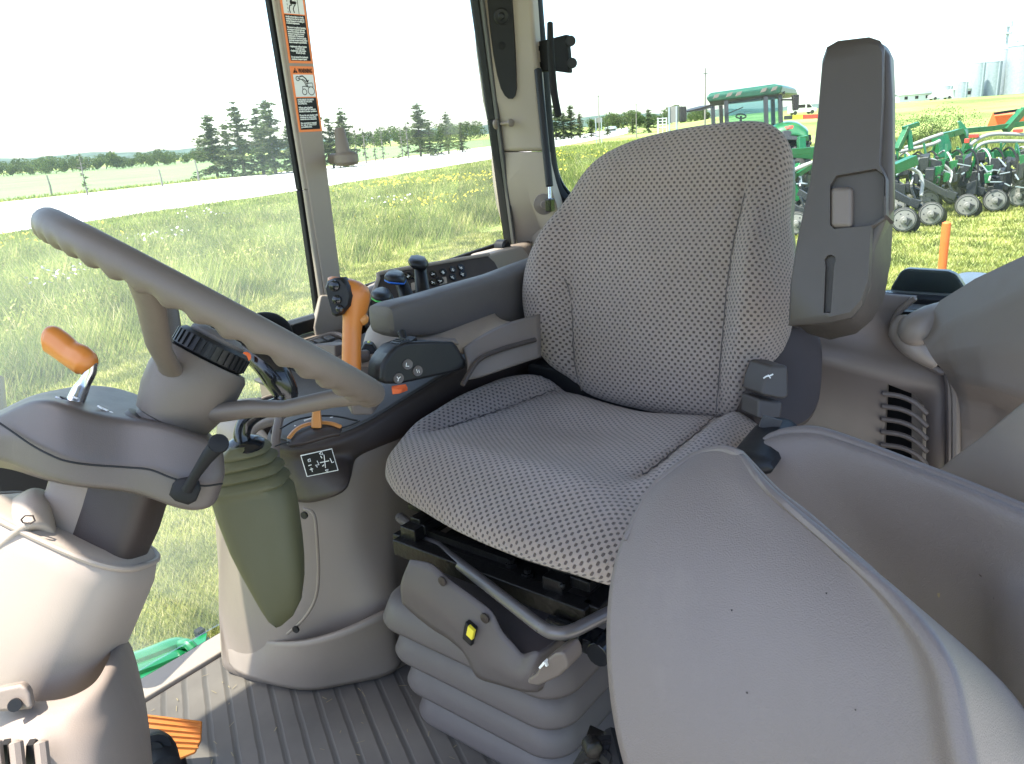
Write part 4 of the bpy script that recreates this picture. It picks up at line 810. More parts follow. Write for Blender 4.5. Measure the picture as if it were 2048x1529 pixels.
# pale shroud
g = G()
R_ = []
for px, py, w_, t_, tl_ in ((160, 1048, .066, .055, .04), (156, 1052, .083, .068, .04), (152, 1060, .092, .075, .04), (140, 1100, .096, .078, .02), (110, 1180, .094, .080, 0), (82, 1260, .090, .080, 0), (60, 1330, .082, .078, 0), (48, 1390, .074, .074, 0), (36, 1450, .066, .07, 0)):
    R_.append(ell(px-8, py, .875, w_, t_, tl_, 40, .62))
g.loft(R_); shd = g.build('column_shroud', 'beige_light', sc_, ang=70)
g = G(); g.tube(R_[2]+[R_[2][0]], .0035, 8, round=False); g.build('shroud_lip', 'beige_light', shd)
g = G(); g.patch([[Dp(*q) for q in r] for r in ([(10, 1020, .86), (38, 1000, .86), (66, 985, .86), (88, 990, .86), (98, 1000, .865)], [(0, 1060, .82), (35, 1030, .82), (62, 1010, .825), (86, 1014, .83), (98, 1032, .84)], [(-10, 1110, .80), (30, 1075, .80), (60, 1055, .80), (88, 1060, .81), (106, 1080, .82)])], 5); g.build('shroud_ear', 'beige_light', shd, solid=.01)
g = G(); g.tube([Dp(x, y, .795) for x, y in ((42, 1040), (50, 1032), (66, 1032), (70, 1042), (60, 1048), (46, 1046), (42, 1040))], .001, 5); g.build('shroud_hole', 'dark', shd)
# lower cover: cup round the shroud, bracket, vents
g = G()
rows = [[(-90, 1330, .90), (-40, 1372, .82), (40, 1402, .775), (120, 1404, .77), (185, 1375, .79), (215, 1325, .84), (226, 1287, .90), (236, 1282, .92)],
        [(-90, 1345, .89), (-40, 1385, .81), (40, 1418, .765), (125, 1420, .76), (195, 1390, .78), (228, 1340, .83), (243, 1298, .885), (256, 1292, .92)],
        [(-90, 1420, .86), (-40, 1440, .79), (40, 1450, .75), (120, 1448, .748), (190, 1440, .765), (240, 1400, .81), (262, 1360, .87), (276, 1360, .92)],
        [(-90, 1500, .83), (-40, 1500, .77), (40, 1500, .73), (120, 1500, .735), (190, 1500, .75), (245, 1480, .79), (280, 1450, .85), (292, 1450, .91)],
        [(-90, 1640, .80), (-40, 1640, .75), (40, 1640, .71), (120, 1640, .72), (190, 1640, .73), (250, 1620, .77), (292, 1600, .83), (306, 1600, .90)]]
g.patch([[Dp(*q) for q in r] for r in rows], 7); lc = g.build('lower_cover', 'beige', sc_, solid=.006)
g = G(); pl = [Dp(x, y, .745) for x, y in ((-40, 1392), (0, 1378), (40, 1370), (52, 1374), (60, 1388), (66, 1420), (20, 1424), (-40, 1428))]; g.loft([[p-n1*.02 for p in pl], [p for p in pl]]); o = g.build('cover_bracket', 'beige', lc, bevel=.004, seg=3); fixn(o)
g = G(); g.lathe(Dp(30, 1410, .742), n1, [(-.002, .006), (.003, .006), (.003, .003)], 14); g.build('bracket_screw', 'black', o)
g = G()
for x0_ in (6, 58): g.prism([Dp(x, y, .712) for x, y in ((x0_-6, 1492), (x0_+8, 1490), (x0_+12, 1560), (x0_-8, 1560))], -n1*.02)
g.build('vent_slot', 'ink', lc)
g = G()
for x0_ in (-10, 32, 82): g.tube([Dp(x0_, 1486, .706), Dp(x0_+6, 1540, .70)], .006, 8)
g.build('vent_bar', 'beige', lc)
# orange pedal
pd = thing('foot_pedal', 'orange ribbed foot pedal on the ribbed floor beside the steering column', 'pedal', tuple(Zp(340, 1470, FZ)))
PN = V(-.25, -.55, .80).normalized(); PO = Zp(345, 1465, 1.47)
pq = [Pp(x, y, PO, PN) for x, y in ((250, 1426), (290, 1428), (404, 1442), (402, 1480), (390, 1505), (330, 1529), (300, 1540), (250, 1540))]
g = G(); g.prism(pq, -PN*.010)
o = g.build('pedal_plate', 'orange', pd, bevel=.002)
g = G()
for i in range(6): a = Pp(280, 1431+i*12, PO+PN*.002, PN); c = Pp(402-i*1, 1446+i*10, PO+PN*.002, PN); g.rod(a, c, .0012, .006, up=PN)
g.build('pedal_rib', 'orange', o)
g = G(); g.tube([Dp(285, 1475, 1.08), Dp(305, 1490, 1.05), Dp(318, 1505, 1.03), Dp(330, 1540, 1.0)], [.012, .02, .022, .02], 14, sub=4); g.lathe(Dp(315, 1500, 1.02), (-.5, -.6, .5), [(0, .02), (.008, .02), (.010, .012), (.014, .011)], 18); g.build('pedal_hinge', 'rubber', pd); g = G(); g.tube([PO-PN*.01, PO-PN*.02-V(0, 0, .08)], .01); g.build('pedal_arm', 'rubber', pd)
# ================================================================ side console
cn = thing('side_console', 'tall beige side console with dark upper band, dials and levers beside the driver seat', 'console', (1.1, 1.28, FZ))
def row(*pp): return [V(*p) for p in pp]
g = G()
rows = [row((1.0, 1.46, FZ), (.78, 1.455, FZ), Zp(447, 1320, FZ+.02), Zp(478, 1352, FZ), Zp(600, 1376, FZ), Zp(720, 1362, FZ), Zp(783, 1343, FZ), (1.0, 1.045, FZ), (1.7, 1.05, FZ)),
        row((1.0, 1.46, 1.52), (.78, 1.455, 1.52), Lp(441, 1190, 1.41), Lp(458, 1235, 1.37), (.712, 1.20, 1.50), (.775, 1.10, 1.50), Rp(778, 1222, .85), (1.0, 1.055, 1.50), (1.7, 1.06, 1.50)),
        row((1.0, 1.46, 1.68), (.79, 1.455, 1.68), Lp(440, 1030, 1.40), Lp(470, 1040, 1.35), (.735, 1.22, 1.67), (.80, 1.115, 1.67), (.88, 1.075, 1.67), (1.02, 1.07, 1.67), (1.7, 1.07, 1.67)),
        row((1.0, 1.46, 1.80), (.83, 1.455, 1.80), Lp(440, 900, 1.40), Lp(480, 905, 1.33), (.765, 1.22, 1.79), (.83, 1.13, 1.79), (.90, 1.09, 1.79), (1.04, 1.08, 1.79), (1.7, 1.08, 1.79)),
        row((1.0, 1.46, 1.88), (.85, 1.455, 1.88), Lp(442, 835, 1.40), Lp(500, 835, 1.33), (.80, 1.22, 1.855), (.86, 1.14, 1.85), (.92, 1.10, 1.85), (1.06, 1.09, 1.85), (1.7, 1.09, 1.85))]
g.patch(rows, 6); g.build('lower_panel', 'beige', cn, solid=.006)
g = G(); kp = [row(Lp(450, 1258, 1.40), Lp(500, 1276, 1.32), Rp(590, 1284, .702), Rp(680, 1264, .742), Rp(776, 1222, .825), (.86, 1.052, 1.50)),
               row(Zp(462, 1330, 1.40), Zp(490, 1350, 1.395), Zp(600, 1376, 1.39), Zp(690, 1366, 1.39), Zp(779, 1344, 1.39), (.88, 1.048, 1.40))]
g.patch([kp[0], [(a+b_)/2+V(-.003, -.002, 0) for a, b_ in zip(*kp)], kp[1]], 6); g.build('kick_panel', 'beige', cn, solid=.010)
g = G(); P = [Dp(x, y, 1.28) for x, y in ((590, 1030), (618, 1022), (632, 1040), (634, 1150), (630, 1210), (600, 1258), (570, 1262))]
g.tube([Rp(x, y, r) for x, y, r in ((608, 1018, .748), (628, 1030, .748), (634, 1080, .742), (637, 1150, .735), (630, 1200, .728), (606, 1240, .715), (575, 1268, .707))], .003, 8, sub=5); g.build('boot_surround', 'beige', cn)
g = G()
for x, y, r in ((610, 1030, .742), (593, 1258, .705)): g = G(); g.lathe(Rp(x, y, r), (-1, -.3, 0), [(0, .007), (.004, .007), (.004, .004)], 14); g.build('screw_cap', 'black', cn)
# dark upper band and bulge with decal
def band(z, o, lift=0): return [V(.90, 1.30, z), V(.805, 1.26, z)+V(-o, 0, 0), V(.780, 1.22, z)+V(-o, -o*.3, 0), V(.785, 1.165, z)+V(-o, -o, 0), V(.825, 1.115, z)+V(-o*.7, -o, 0), V(.90, 1.088, z)+V(0, -o, 0), V(1.05, 1.082, z)+V(0, -o, 0), V(1.30, 1.085, z)+V(0, -o, 0), V(1.6, 1.09, z)+V(0, -o, 0)]
rows = [[V(.90, 1.30, 1.79), Rp(575, 985, .780), Rp(592, 1002, .772), Rp(640, 1002, .775), Rp(695, 972, .800), Rp(713, 905, .90), Lp(790, 876, 1.085), Lp(930, 790, 1.088), Lp(1080, 720, 1.09)],
        band(1.845, .002), band(1.872, .001), band(1.885, -.006)]
top_ = rows[-1]
top2 = [V(p.x, p.y, z) for p, z in zip(top_, (1.90, 1.885, 1.882, 1.880, 1.884, 1.892, 1.915, 1.945, 1.955))]
rows[-1] = top2; rows[2] = [V(a.x, a.y, b_.z-.010)+V(-.004, -.004, 0) for a, b_ in zip(rows[2], top2)]
g = G(); g.patch(rows, 7); ub = g.build('upper_band', 'dark', cn, solid=.006)
# top deck surface
dk = [[p+V(0, 0, .002) for p in top2[1:]],
      [V(.865, 1.27, 1.895), V(.865, 1.245, 1.90), V(.872, 1.20, 1.903), V(.90, 1.16, 1.905), V(.95, 1.14, 1.91), V(1.07, 1.14, 1.925), V(1.30, 1.15, 1.955), V(1.6, 1.16, 1.965)],
      [V(.90, 1.33, 1.91), V(.91, 1.31, 1.915), V(.94, 1.28, 1.918), V(.97, 1.26, 1.92), V(1.02, 1.25, 1.925), V(1.10, 1.25, 1.94), V(1.32, 1.26, 1.965), V(1.6, 1.27, 1.975)],
      [V(.90, 1.44, 1.93), V(.93, 1.43, 1.935), V(.97, 1.42, 1.94), V(1.0, 1.41, 1.945), V(1.05, 1.40, 1.95), V(1.12, 1.40, 1.96), V(1.34, 1.41, 1.975), V(1.6, 1.42, 1.985)]]
g = G(); g.patch(dk, 6); g.build('top_deck', 'slate', cn, solid=.005)
# left bright wing of the console with dark opening
g = G(); g.patch([[Dp(*q) for q in r] for r in ([(438, 880, 1.40), (440, 850, 1.40), (450, 822, 1.42), (475, 805, 1.45), (520, 800, 1.5)], [(470, 890, 1.36), (472, 865, 1.36), (480, 845, 1.37), (500, 832, 1.40), (545, 822, 1.44)], [(500, 900, 1.34), (505, 880, 1.34), (512, 862, 1.35), (535, 850, 1.37), (560, 845, 1.40)])], 5); g.build('console_wing', 'beige_light', cn, solid=.01)
g = G(); g.tube([Dp(x, y, d) for x, y, d in ((568, 800, 1.36), (556, 850, 1.30), (550, 900, 1.27), (552, 960, 1.27))], .008, 8, sub=5, flat=.6); g.build('console_trim', 'taupe', cn)
# throttle dial: half dome, orange track and knob
g = G(); DC = V(.845, 1.185, 1.892)
P = []
dome = [[Dp(x, y, d) for x, y, d in r] for r in (
    [(577, 890, 1.235), (578, 878, 1.245), (595, 862, 1.26), (630, 850, 1.27), (665, 850, 1.27), (684, 858, 1.265)],
    [(578, 892, 1.23), (590, 882, 1.232), (610, 872, 1.236), (636, 864, 1.24), (662, 862, 1.245), (682, 866, 1.25)],
    [(580, 894, 1.228), (600, 890, 1.224), (620, 885, 1.225), (640, 879, 1.228), (660, 873, 1.235), (680, 870, 1.245)])]
g.patch(dome, 5); th = g.build('throttle_dome', 'dark', cn, solid=.006)
g = G(); g.tube([Dp(x, y, d) for x, y, d in ((578, 876, 1.232), (590, 862, 1.245), (606, 852, 1.252), (632, 846, 1.258), (660, 847, 1.258), (681, 854, 1.255))], .0042, 10, sub=5, flat=.6); g.build('throttle_track', 'orange_pale', th)
g = G(); g.loft([[Dp(633+dx*w_, y, d) for dx, d in ((-1, 1.25), (-.8, 1.24), (.8, 1.24), (1, 1.25), (.8, 1.265), (-.8, 1.265))] for y, w_ in ((857, 11), (848, 11), (832, 9.5), (822, 8.5), (818, 6))]); o = g.build('throttle_knob', 'orange_pale', th, bevel=.002, seg=3); fixn(o)
g = G(); P = [Dp(x, y, 1.275) for x, y in ((560, 858), (600, 838), (660, 832), (715, 842))]; g.tube(P, .0015, 6, sub=4)
g.tube([Dp(550, 893, 1.235), Dp(566, 887, 1.232), Dp(578, 884, 1.23)], .0012, 6); g.tube([Dp(684, 856, 1.262), Dp(705, 849, 1.262), Dp(720, 842, 1.262)], .0012, 6); g.build('deck_seam', 'ink', cn)
g = G(); g.rod(Dp(608, 842, 1.268), Dp(624, 837, 1.272), .003, .002); g.build('throttle_mark', 'white', cn); g = G(); g.lathe(Dp(663, 835, 1.272), (0, 0, 1), [(0, .003), (.001, .0)], 6); g.build('throttle_mark', 'white', cn); g = G(); g.lathe(Dp(590, 852, 1.262), (0, 0, 1), [(0, .002), (.001, .0)], 6); g.build('throttle_mark', 'white', cn)
# decal: shift pattern on black with white border
dn = (C0-Rp(640, 928, .782)); dn = V(-.86, -.50, .05).normalized(); D0 = Rp(640, 928, .757)
g = G(); g.prism([Pp(x, y, D0, dn) for x, y in ((601, 911), (664, 897), (677, 941), (614, 954))], dn*.0008); dc = g.build('shift_pattern_decal', 'white', cn)
g = G(); g.prism([Pp(x, y, D0+dn*.001, dn) for x, y in ((603, 912.5), (663, 899), (675, 940), (615, 952.5))], dn*.0005); g.build('decal_field', 'ink', dc)
g = G()
def dl(*pp, w_=.0009):
    a = [Pp(x, y, D0+dn*.0018, dn) for x, y in pp]; g.tube(a, w_, 4, round=False)
dl((640, 926), (658, 922)); dl((648, 910), (651, 936)); dl((617, 932), (623, 930)); dl((639, 908), (643, 903), (646, 910), (639, 908)); dl((641, 912), (644, 917)); dl((634, 922), (638, 930), (631, 931), (635, 935))
dl((660, 917), (664, 926), (668, 924)); dl((616, 920), (620, 918), (621, 923), (617, 924), (616, 920)); dl((620, 940), (626, 938)); dl((622, 936), (625, 944)); dl((651, 941), (656, 939), (655, 945), (651, 941)); dl((645, 933), (648, 930))
g.build('decal_marks', 'white', dc)
# olive boot with bellows top and black lever
bt = thing('boot_lever', 'olive rubber boot with ringed top and curved black lever in front of the side console', 'lever', tuple(Zp(560, 1250, 1.45)))
def br2(xl, xr, y, yr_, d, dd): # ring by its left and right outline pixels
    a, c = Dp(xl, y, d), Dp(xr, yr_, d+.03); m_ = (a+c)/2; hv = (c-a)/2; bv = V(.60, .55, -.10).normalized()*dd
    return [m_+hv*math.copysign(abs(math.cos(t))**.5, math.cos(t))+bv*math.copysign(abs(math.sin(t))**.55, math.sin(t)) for t in [2*math.pi*i/28 for i in range(28)]]
g = G()
prof = [(462, 520, 893, 880, .030), (448, 536, 906, 890, .034), (446, 540, 914, 897, .035), (450, 536, 919, 901, .031), (440, 550, 930, 908, .038), (438, 553, 937, 914, .039), (443, 548, 942, 919, .034), (433, 562, 953, 927, .042), (431, 566, 960, 934, .043), (436, 560, 965, 939, .038), (428, 573, 976, 948, .045), (427, 577, 984, 956, .046), (430, 572, 989, 962, .043), (431, 584, 1000, 974, .044), (440, 592, 1030, 1004, .042), (465, 602, 1096, 1076, .038), (484, 606, 1136, 1116, .034), (502, 607, 1172, 1156, .028), (523, 602, 1214, 1200, .020), (538, 588, 1240, 1228, .013), (552, 566, 1253, 1248, .006)]
g.loft([br2(a, b_, y, y2, 1.18, dd) for a, b_, y, y2, dd in prof]); o = g.build('boot', 'boot', bt, ang=65); fixn(o)
g = G(); g.lathe(Dp(488, 888, 1.19), (-.1, -.1, 1), [(-.012, .026), (-.004, .030), (.0, .030), (.004, .024), (.008, .014)], 26); g.build('boot_collar', 'gloss', bt)
g = G(); g.tube([Dp(x, y, d) for x, y, d in ((486, 886, 1.19), (484, 868, 1.19), (492, 845, 1.19), (512, 828, 1.19), (535, 818, 1.20), (560, 808, 1.21), (572, 790, 1.215), (556, 758, 1.21), (535, 730, 1.21), (508, 708, 1.22), (480, 690, 1.23), (430, 664, 1.25))], [.0125, .0125, .0125, .0125, .0125, .013, .019, .023, .022, .019, .017, .015], 16, sub=5); jl = g.build('lever_arm', 'gloss', bt)
g = G(); g.lathe(Dp(492, 714, 1.185), (C0-Dp(492, 714, 1.19)), [(-.004, .0075), (.003, .0075), (.004, .006), (.004, 0)], 18); g.build('lever_button', 'orange_hot', jl)
# small round grab tube by the front window sill
gr = thing('monitor_arm', 'black looped tube at the window sill behind the steering wheel rim', 'tube mount', tuple(Lp(540, 660, 1.42)))
g = G(); g.tube([Lp(x, y, 1.42) for x, y in ((505, 648), (522, 638), (548, 640), (568, 655), (575, 680), (572, 712), (566, 740))], .014, 12, sub=5); g.build('mount_tube', 'rubber', gr)
g = G(); g.tube([Dp(395, 632, 1.4), Dp(440, 660, 1.42), Dp(480, 672, 1.45)], .012, 12, sub=4); g.build('mount_clamp', 'slate', gr)
# control box with a row of black keys behind the wheel rim
kb = thing('key_box', 'low black control box with rows of square keys between wheel rim and window sill', 'control box', tuple(Lp(630, 700, 1.38)))
g = G(); a, c = Lp(600, 735, 1.36), Lp(690, 705, 1.36); d_ = V(c.x-a.x, 0, c.z-a.z); mid_ = (a+c)/2
g.obox(mid_+V(0, 0, -.005), (V(.060, 0, .0), V(0, .035, .008), V(0, -.004, .028))); kbx = g.build('box_body', 'black', kb, bevel=.004)
g = G()
for i in range(5): g.obox(mid_+V(-.048+.024*i, -.038, .006), (V(.010, 0, 0), V(0, .003, .001), V(0, -.002, .012)))
g.build('front_key', 'slate', kbx, bevel=.002)
g = G()
for i in range(4):
    for j in range(2): g.obox(mid_+V(-.045+.027*i, -.016+.03*j, .029+.006*j), (V(.010, 0, 0), V(0, .010, .002), V(0, -.001, .006)))
g.build('top_key', 'slate', kbx, bevel=.003)
g = G(); g.tube([mid_+V(*q) for q in ((-.07, .04, .03), (.03, .045, .036), (.072, .04, .036), (.076, .0, .028), (.068, -.036, .02))], .006, 8, sub=3); g.build('box_rim', 'beige', kb)
# pale swooping deck between the levers and the seat armrest
g = G(); rows = [[(735, 665, 1.62), (760, 628, 1.66), (800, 610, 1.70), (870, 600, 1.76), (960, 590, 1.84)],
                 [(728, 690, 1.55), (755, 662, 1.58), (800, 645, 1.61), (880, 632, 1.66), (980, 615, 1.74)],
                 [(722, 722, 1.48), (760, 704, 1.50), (815, 690, 1.52), (890, 672, 1.55), (1000, 640, 1.62)],
                 [(722, 750, 1.43), (770, 745, 1.44), (850, 730, 1.46), (925, 706, 1.49), (1040, 650, 1.56)]]
g.patch([[Dp(*q) for q in r] for r in rows], 6); sd_ = g.build('swoop_deck', 'beige_light', cn, solid=.006)
g = G(); rows = [[(925, 700, 1.45), (960, 675, 1.48), (1010, 650, 1.52), (1080, 630, 1.58)], [(935, 728, 1.40), (965, 715, 1.43), (1020, 690, 1.47), (1080, 670, 1.53)], [(935, 760, 1.385), (960, 755, 1.41), (1020, 735, 1.45), (1080, 715, 1.51)]]
g.patch([[Dp(*q) for q in r] for r in rows], 6); g.build('seat_side_ramp', 'taupe', cn, solid=.006)
g = G(); g.tube([Dp(x, y, d) for x, y, d in ((925, 770, 1.375), (955, 722, 1.40), (1000, 700, 1.44), (1070, 680, 1.50))], .005, 8, sub=5); g.build('ramp_lip', 'dark', cn)
# climate panel with icons
g = G(); ca = [Dp(*q) for q in ((742, 700, 1.535), (790, 668, 1.58), (905, 650, 1.66), (955, 640, 1.70), (952, 660, 1.67), (915, 688, 1.62), (800, 705, 1.55))]
g.loft([[p-V(0, 0, .02) for p in ca], [p+V(0, 0, .006) for p in ca]]); cp_ = g.build('climate_panel', 'beige', cn, bevel=.003); fixn(cp_)
g = G()
for x, y, d in ((768, 676, 1.56), (782, 671, 1.575), (855, 669, 1.60), (870, 664, 1.61), (890, 677, 1.60)): g.lathe(Dp(x, y, d)+V(0, 0, .010), (0, 0, 1), [(0, .006), (.001, .006), (.001, .004), (.0, .0038)], 14)
g.rod(Dp(884, 668, 1.60)+V(0, 0, .01), Dp(888, 676, 1.59)+V(0, 0, .012), .006, .01); g.build('climate_icons', 'ink', cp_)
g = G(); g.lathe(Dp(936, 660, 1.655)+V(0, 0, .012), (0, -.3, 1), [(0, .017), (.008, .017), (.010, .012), (.006, .010)], 18); g.build('round_vent', 'dark', cp_)
# black control module with dial wheel, slider and three buttons
cm = thing('command_module', 'glossy black control pod with thumb wheel and three round buttons under the armrest', 'control pod', tuple(Dp(850, 740, 1.4)))
prf = [(760, 742), (762, 728), (775, 708), (790, 692), (812, 684), (860, 682), (906, 684), (914, 692), (932, 722), (932, 736), (905, 745), (800, 768), (768, 768), (759, 760)]
nf_ = V(-.35, -.93, .12).normalized(); Q0 = Dp(845, 735, 1.375)
fr_ = [Pp(x, y, Q0, nf_) for x, y in prf]; cc = sum(fr_, Vector())/len(fr_)
g = G(); g.loft([[cc+(p-cc)*.93+nf_*.006 for p in fr_], fr_, [p-nf_*.03 for p in fr_], [cc+(p-cc)*.97-nf_*.065 for p in fr_]]); pod = g.build('pod_body', 'black', cm, bevel=.006, seg=3); fixn(pod)
g = G(); tp = [Dp(*q) for q in ((815, 690, 1.385), (862, 687, 1.39), (905, 686, 1.40), (918, 692, 1.41), (912, 683, 1.45), (880, 680, 1.46), (830, 684, 1.44))]; g.loft([[p+V(0, 0, .0) for p in tp], [p+V(0, 0, .006) for p in tp]]); o = g.build('pod_top', 'taupe', pod, bevel=.003); fixn(o)
text('5 4 3 2 1 0', .007, Dp(826, 701, 1.368), (1, .1, .0), (0, .3, 1), 'white', pod)
g = G()
for x, y in ((797, 757), (815, 729), (835, 742)):
    c_ = Pp(x, y, Q0+nf_*.007, nf_); g = G(); g.lathe(c_, nf_, [(0, .0095), (.0025, .009), (.002, .0075)], 20); g.build('pod_button', 'arm', pod)
g = G()
def ic(*pp): g.tube([Pp(x, y, Q0+nf_*.0105, nf_) for x, y in pp], .0008, 4, round=False)
ic((794, 754), (797, 758), (796, 763)); ic((801, 754), (797, 758)); ic((813, 726), (812, 733), (818, 733)); ic((833, 739), (835, 746), (838, 740), (839, 746))
g.build('button_icon', 'white', pod)
g = G(); g.lathe(Pp(806, 704, Q0-nf_*.02, nf_), nf_, [(-.02, .022), (.02, .022), (.022, .016)], 30)
for i in range(26):
    t = 2*math.pi*i/26; a_, u, v = frame(nf_); g.obox(Pp(806, 704, Q0-nf_*.02, nf_)+(u*math.cos(t)+v*math.sin(t))*.0225, (nf_*.016, (v*math.cos(t)-u*math.sin(t))*.001, (u*math.cos(t)+v*math.sin(t))*.001))
g.build('thumb_wheel', 'black', cm)
g = G(); a = Dp(812, 664, 1.40); g.tube([Dp(803, 664, 1.40), Dp(808, 678, 1.395), Dp(820, 690, 1.385)], [.008, .007, .010], 10); g.obox(Dp(822, 688, 1.378), (V(.010, .002, .002), V(0, .010, 0), V(-.002, 0, .010))); g.build('slider_lever', 'black', cm, bevel=.003)
g = G(); g.loft([[Dp(x, y+o_, 1.345) for x, y in ((783, 772), (812, 768), (816, 776), (800, 782), (785, 784))] for o_ in (0, 6)]); o = g.build('orange_catch', 'orange_hot', cm, bevel=.002); fixn(o)
# twin socket switch on the dark band, cup icons
sk = quad_on(((838, 776), (872, 765), (876, 781), (845, 793)), (0, 1.066, 0), (0, -1, .15), 0)
g = G(); g.prism(sk, V(0, .01, 0)); ss = g.build('socket_switch', 'gloss', cn, bevel=.002)
g = G()
for x, y in ((849, 779), (864, 773)): c_ = Pp(x, y, (0, 1.0635, 0), (0, -1, .15)); g.tube([c_+V(.004*math.cos(t), 0, .005*math.sin(t)) for t in [2*math.pi*i/10 for i in range(11)]], .0008, 4, round=False); g.rod(c_+V(-.003, 0, -.009), c_+V(.004, 0, -.009), .0012)
g.build('switch_icon', 'white', ss)
# yellow tab switch and boot of the joystick
g = G(); g.prism([Dp(x, y, 1.50) for x, y in ((728, 690), (736, 684), (742, 688), (744, 698), (738, 706))], V(.012, .01, 0)); o = g.build('yellow_tab', 'lime', cn, bevel=.003); fixn(o)
g = G(); g.prism([Dp(x, y, 1.49) for x, y in ((722, 700), (728, 688), (745, 690), (757, 708), (744, 726), (722, 722))], V(.02, .02, 0)); o = g.build('tab_housing', 'black', cn, bevel=.004); fixn(o)
g = G(); bx = [Dp(*q) for q in ((668, 752, 1.40), (700, 735, 1.43), (735, 736, 1.45), (756, 745, 1.44), (760, 775, 1.40), (742, 800, 1.36), (700, 800, 1.34))]; g.loft([[p-V(0, 0, .03) for p in bx], [p+V(0, 0, .004) for p in bx]]); o = g.build('lever_base_panel', 'taupe', cn, bevel=.005); fixn(o)
g = G(); g.rod(Dp(648, 706, 1.44), Dp(690, 700, 1.5), .05, .03); g.tube([Dp(664, 735, 1.42), Dp(700, 716, 1.45), Dp(735, 712, 1.47)], .012, 10, sub=3); g.build('rear_box', 'taupe', cn, bevel=.006)
# ================================================================ orange joystick
js = thing('joystick', 'tall orange joystick with a black button face standing in front of the seat armrest', 'joystick', tuple(Dp(704, 770, 1.40)))
g = G(); jd = 1.36
sec = [(705, 752, .0175, .0175), (703, 745, .0175, .0175), (703, 740, .0165, .0165), (703, 728, .0170, .0170), (703, 690, .0165, .0165), (704, 660, .0165, .0165), (706, 640, .0180, .019), (709, 622, .0215, .024), (708, 602, .0270, .030), (703, 585, .0330, .033), (696, 570, .0350, .032), (688, 560, .0280, .026), (682, 555, .0160, .016)]
def jr(x, y, a, b_, n=24):
    c = Dp(x, y, jd); u = ray(1, 0)*0+(CM @ V(1, -.12, 0)); u = u.normalized(); v = V(u.y, -u.x, 0).normalized(); v = (ray(x, y).normalized()); v = (v-u*v.dot(u)).normalized()
    return [c+u*a*math.cos(t)+v*b_*math.sin(t) for t in [2*math.pi*i/n for i in range(n)]]
g.loft([jr(*q) for q in sec]); jg = g.build('grip', 'orange', js, ang=80); fixn(jg)
g = G(); g.tube([Dp(703, 750, 1.36), Dp(708, 775, 1.37)], .011, 14); g.lathe(Dp(712, 778, 1.37), (0, 0, 1), [(-.01, .03), (0, .028), (.006, .018), (.02, .013)], 20); g.build('stem', 'rubber', js)
fp = [(684, 555), (668, 556), (655, 562), (650, 575), (655, 598), (664, 630), (672, 634), (684, 630), (700, 612), (704, 592), (698, 572)]
jn = (C0-Dp(678, 590, 1.33)).normalized()+V(-.45, 0.15, 0); jn.normalize(); J0 = Dp(678, 592, 1.328)
fo = [Pp(x, y, J0, jn) for x, y in fp]; fc_ = sum(fo, Vector())/len(fo)
g = G(); g.loft([[p-jn*.022 for p in fo], [p-jn*.002 for p in fo], [fc_+(p-fc_)*.86+jn*.004 for p in fo]]); jf = g.build('button_face', 'black', js, ang=50); fixn(jf)
g = G()
for x, y, r in ((669, 572, .010), (674, 600, .0085), (680, 618, .0070)): g = G(); g.lathe(Pp(x, y, J0+jn*.004, jn), jn, [(0, r), (.004, r*.9), (.006, r*.5), (.0065, 0)], 18); g.build('face_button', 'gloss', jf)
g = G(); g.tube([Dp(722, 640, 1.36), Dp(729, 636, 1.36), Dp(732, 632, 1.36)], [.012, .010, .006], 12); g.build('side_trigger', 'orange_pale', js)
# ================================================================ hydraulic levers at the window
hv = thing('spool_lever', 'tall plain black hydraulic lever, rearmost of the three at the window sill', 'hydraulic lever', tuple(Dp(845, 600, 1.80)), group='hydraulic levers at the window sill')
def hyd(par, ps, base, mt_trim, hd):
    g = G(); g.tube([Dp(*q) for q in base], [.014, .015, .017, .020], 14, sub=4); s_ = g.build('lever_stalk', 'black', par)
    g = G(); P = [Dp(*q) for q in ps]; c = sum(P, Vector())/len(P)
    g.loft([[c+(p-c)*k_+V(0, 0, z_) for p in P] for z_, k_ in ((-.012, .70), (-.006, .95), (-.002, 1.0), (.004, .97), (.009, .82), (.011, .5))]); o = g.build('lever_head', 'black', par, ang=60); fixn(o)
    if mt_trim:
        g = G(); g.loft([[c+(p-c)*k_+V(0, 0, z_) for p in P] for z_, k_ in ((-.009, .86), (-.0075, 1.00), (-.0055, 1.02), (-.004, 1.01))]); t_ = g.build('lever_trim', mt_trim, par, ang=60); fixn(t_)
hyd(hv, ((816, 524, 1.78), (820, 518, 1.82), (835, 516, 1.84), (852, 520, 1.83), (857, 527, 1.79), (852, 534, 1.76), (836, 532, 1.75), (822, 530, 1.75)), ((840, 530, 1.80), (842, 552, 1.79), (846, 585, 1.77), (852, 620, 1.76)), None, 0)
hv = thing('spool_lever', 'black hydraulic lever with a blue trim line', 'hydraulic lever', tuple(Dp(800, 620, 1.72)), group='hydraulic levers at the window sill')
hyd(hv, ((768, 556, 1.70), (775, 549, 1.75), (792, 545, 1.78), (808, 550, 1.76), (812, 556, 1.72), (808, 563, 1.69), (792, 562, 1.67), (776, 560, 1.67)), ((800, 560, 1.73), (808, 580, 1.72), (815, 600, 1.70), (820, 630, 1.69)), 'blue', 0)
hv = thing('spool_lever', 'short black hydraulic lever with a green trim line, just above the armrest end', 'hydraulic lever', tuple(Dp(780, 650, 1.65)), group='hydraulic levers at the window sill')
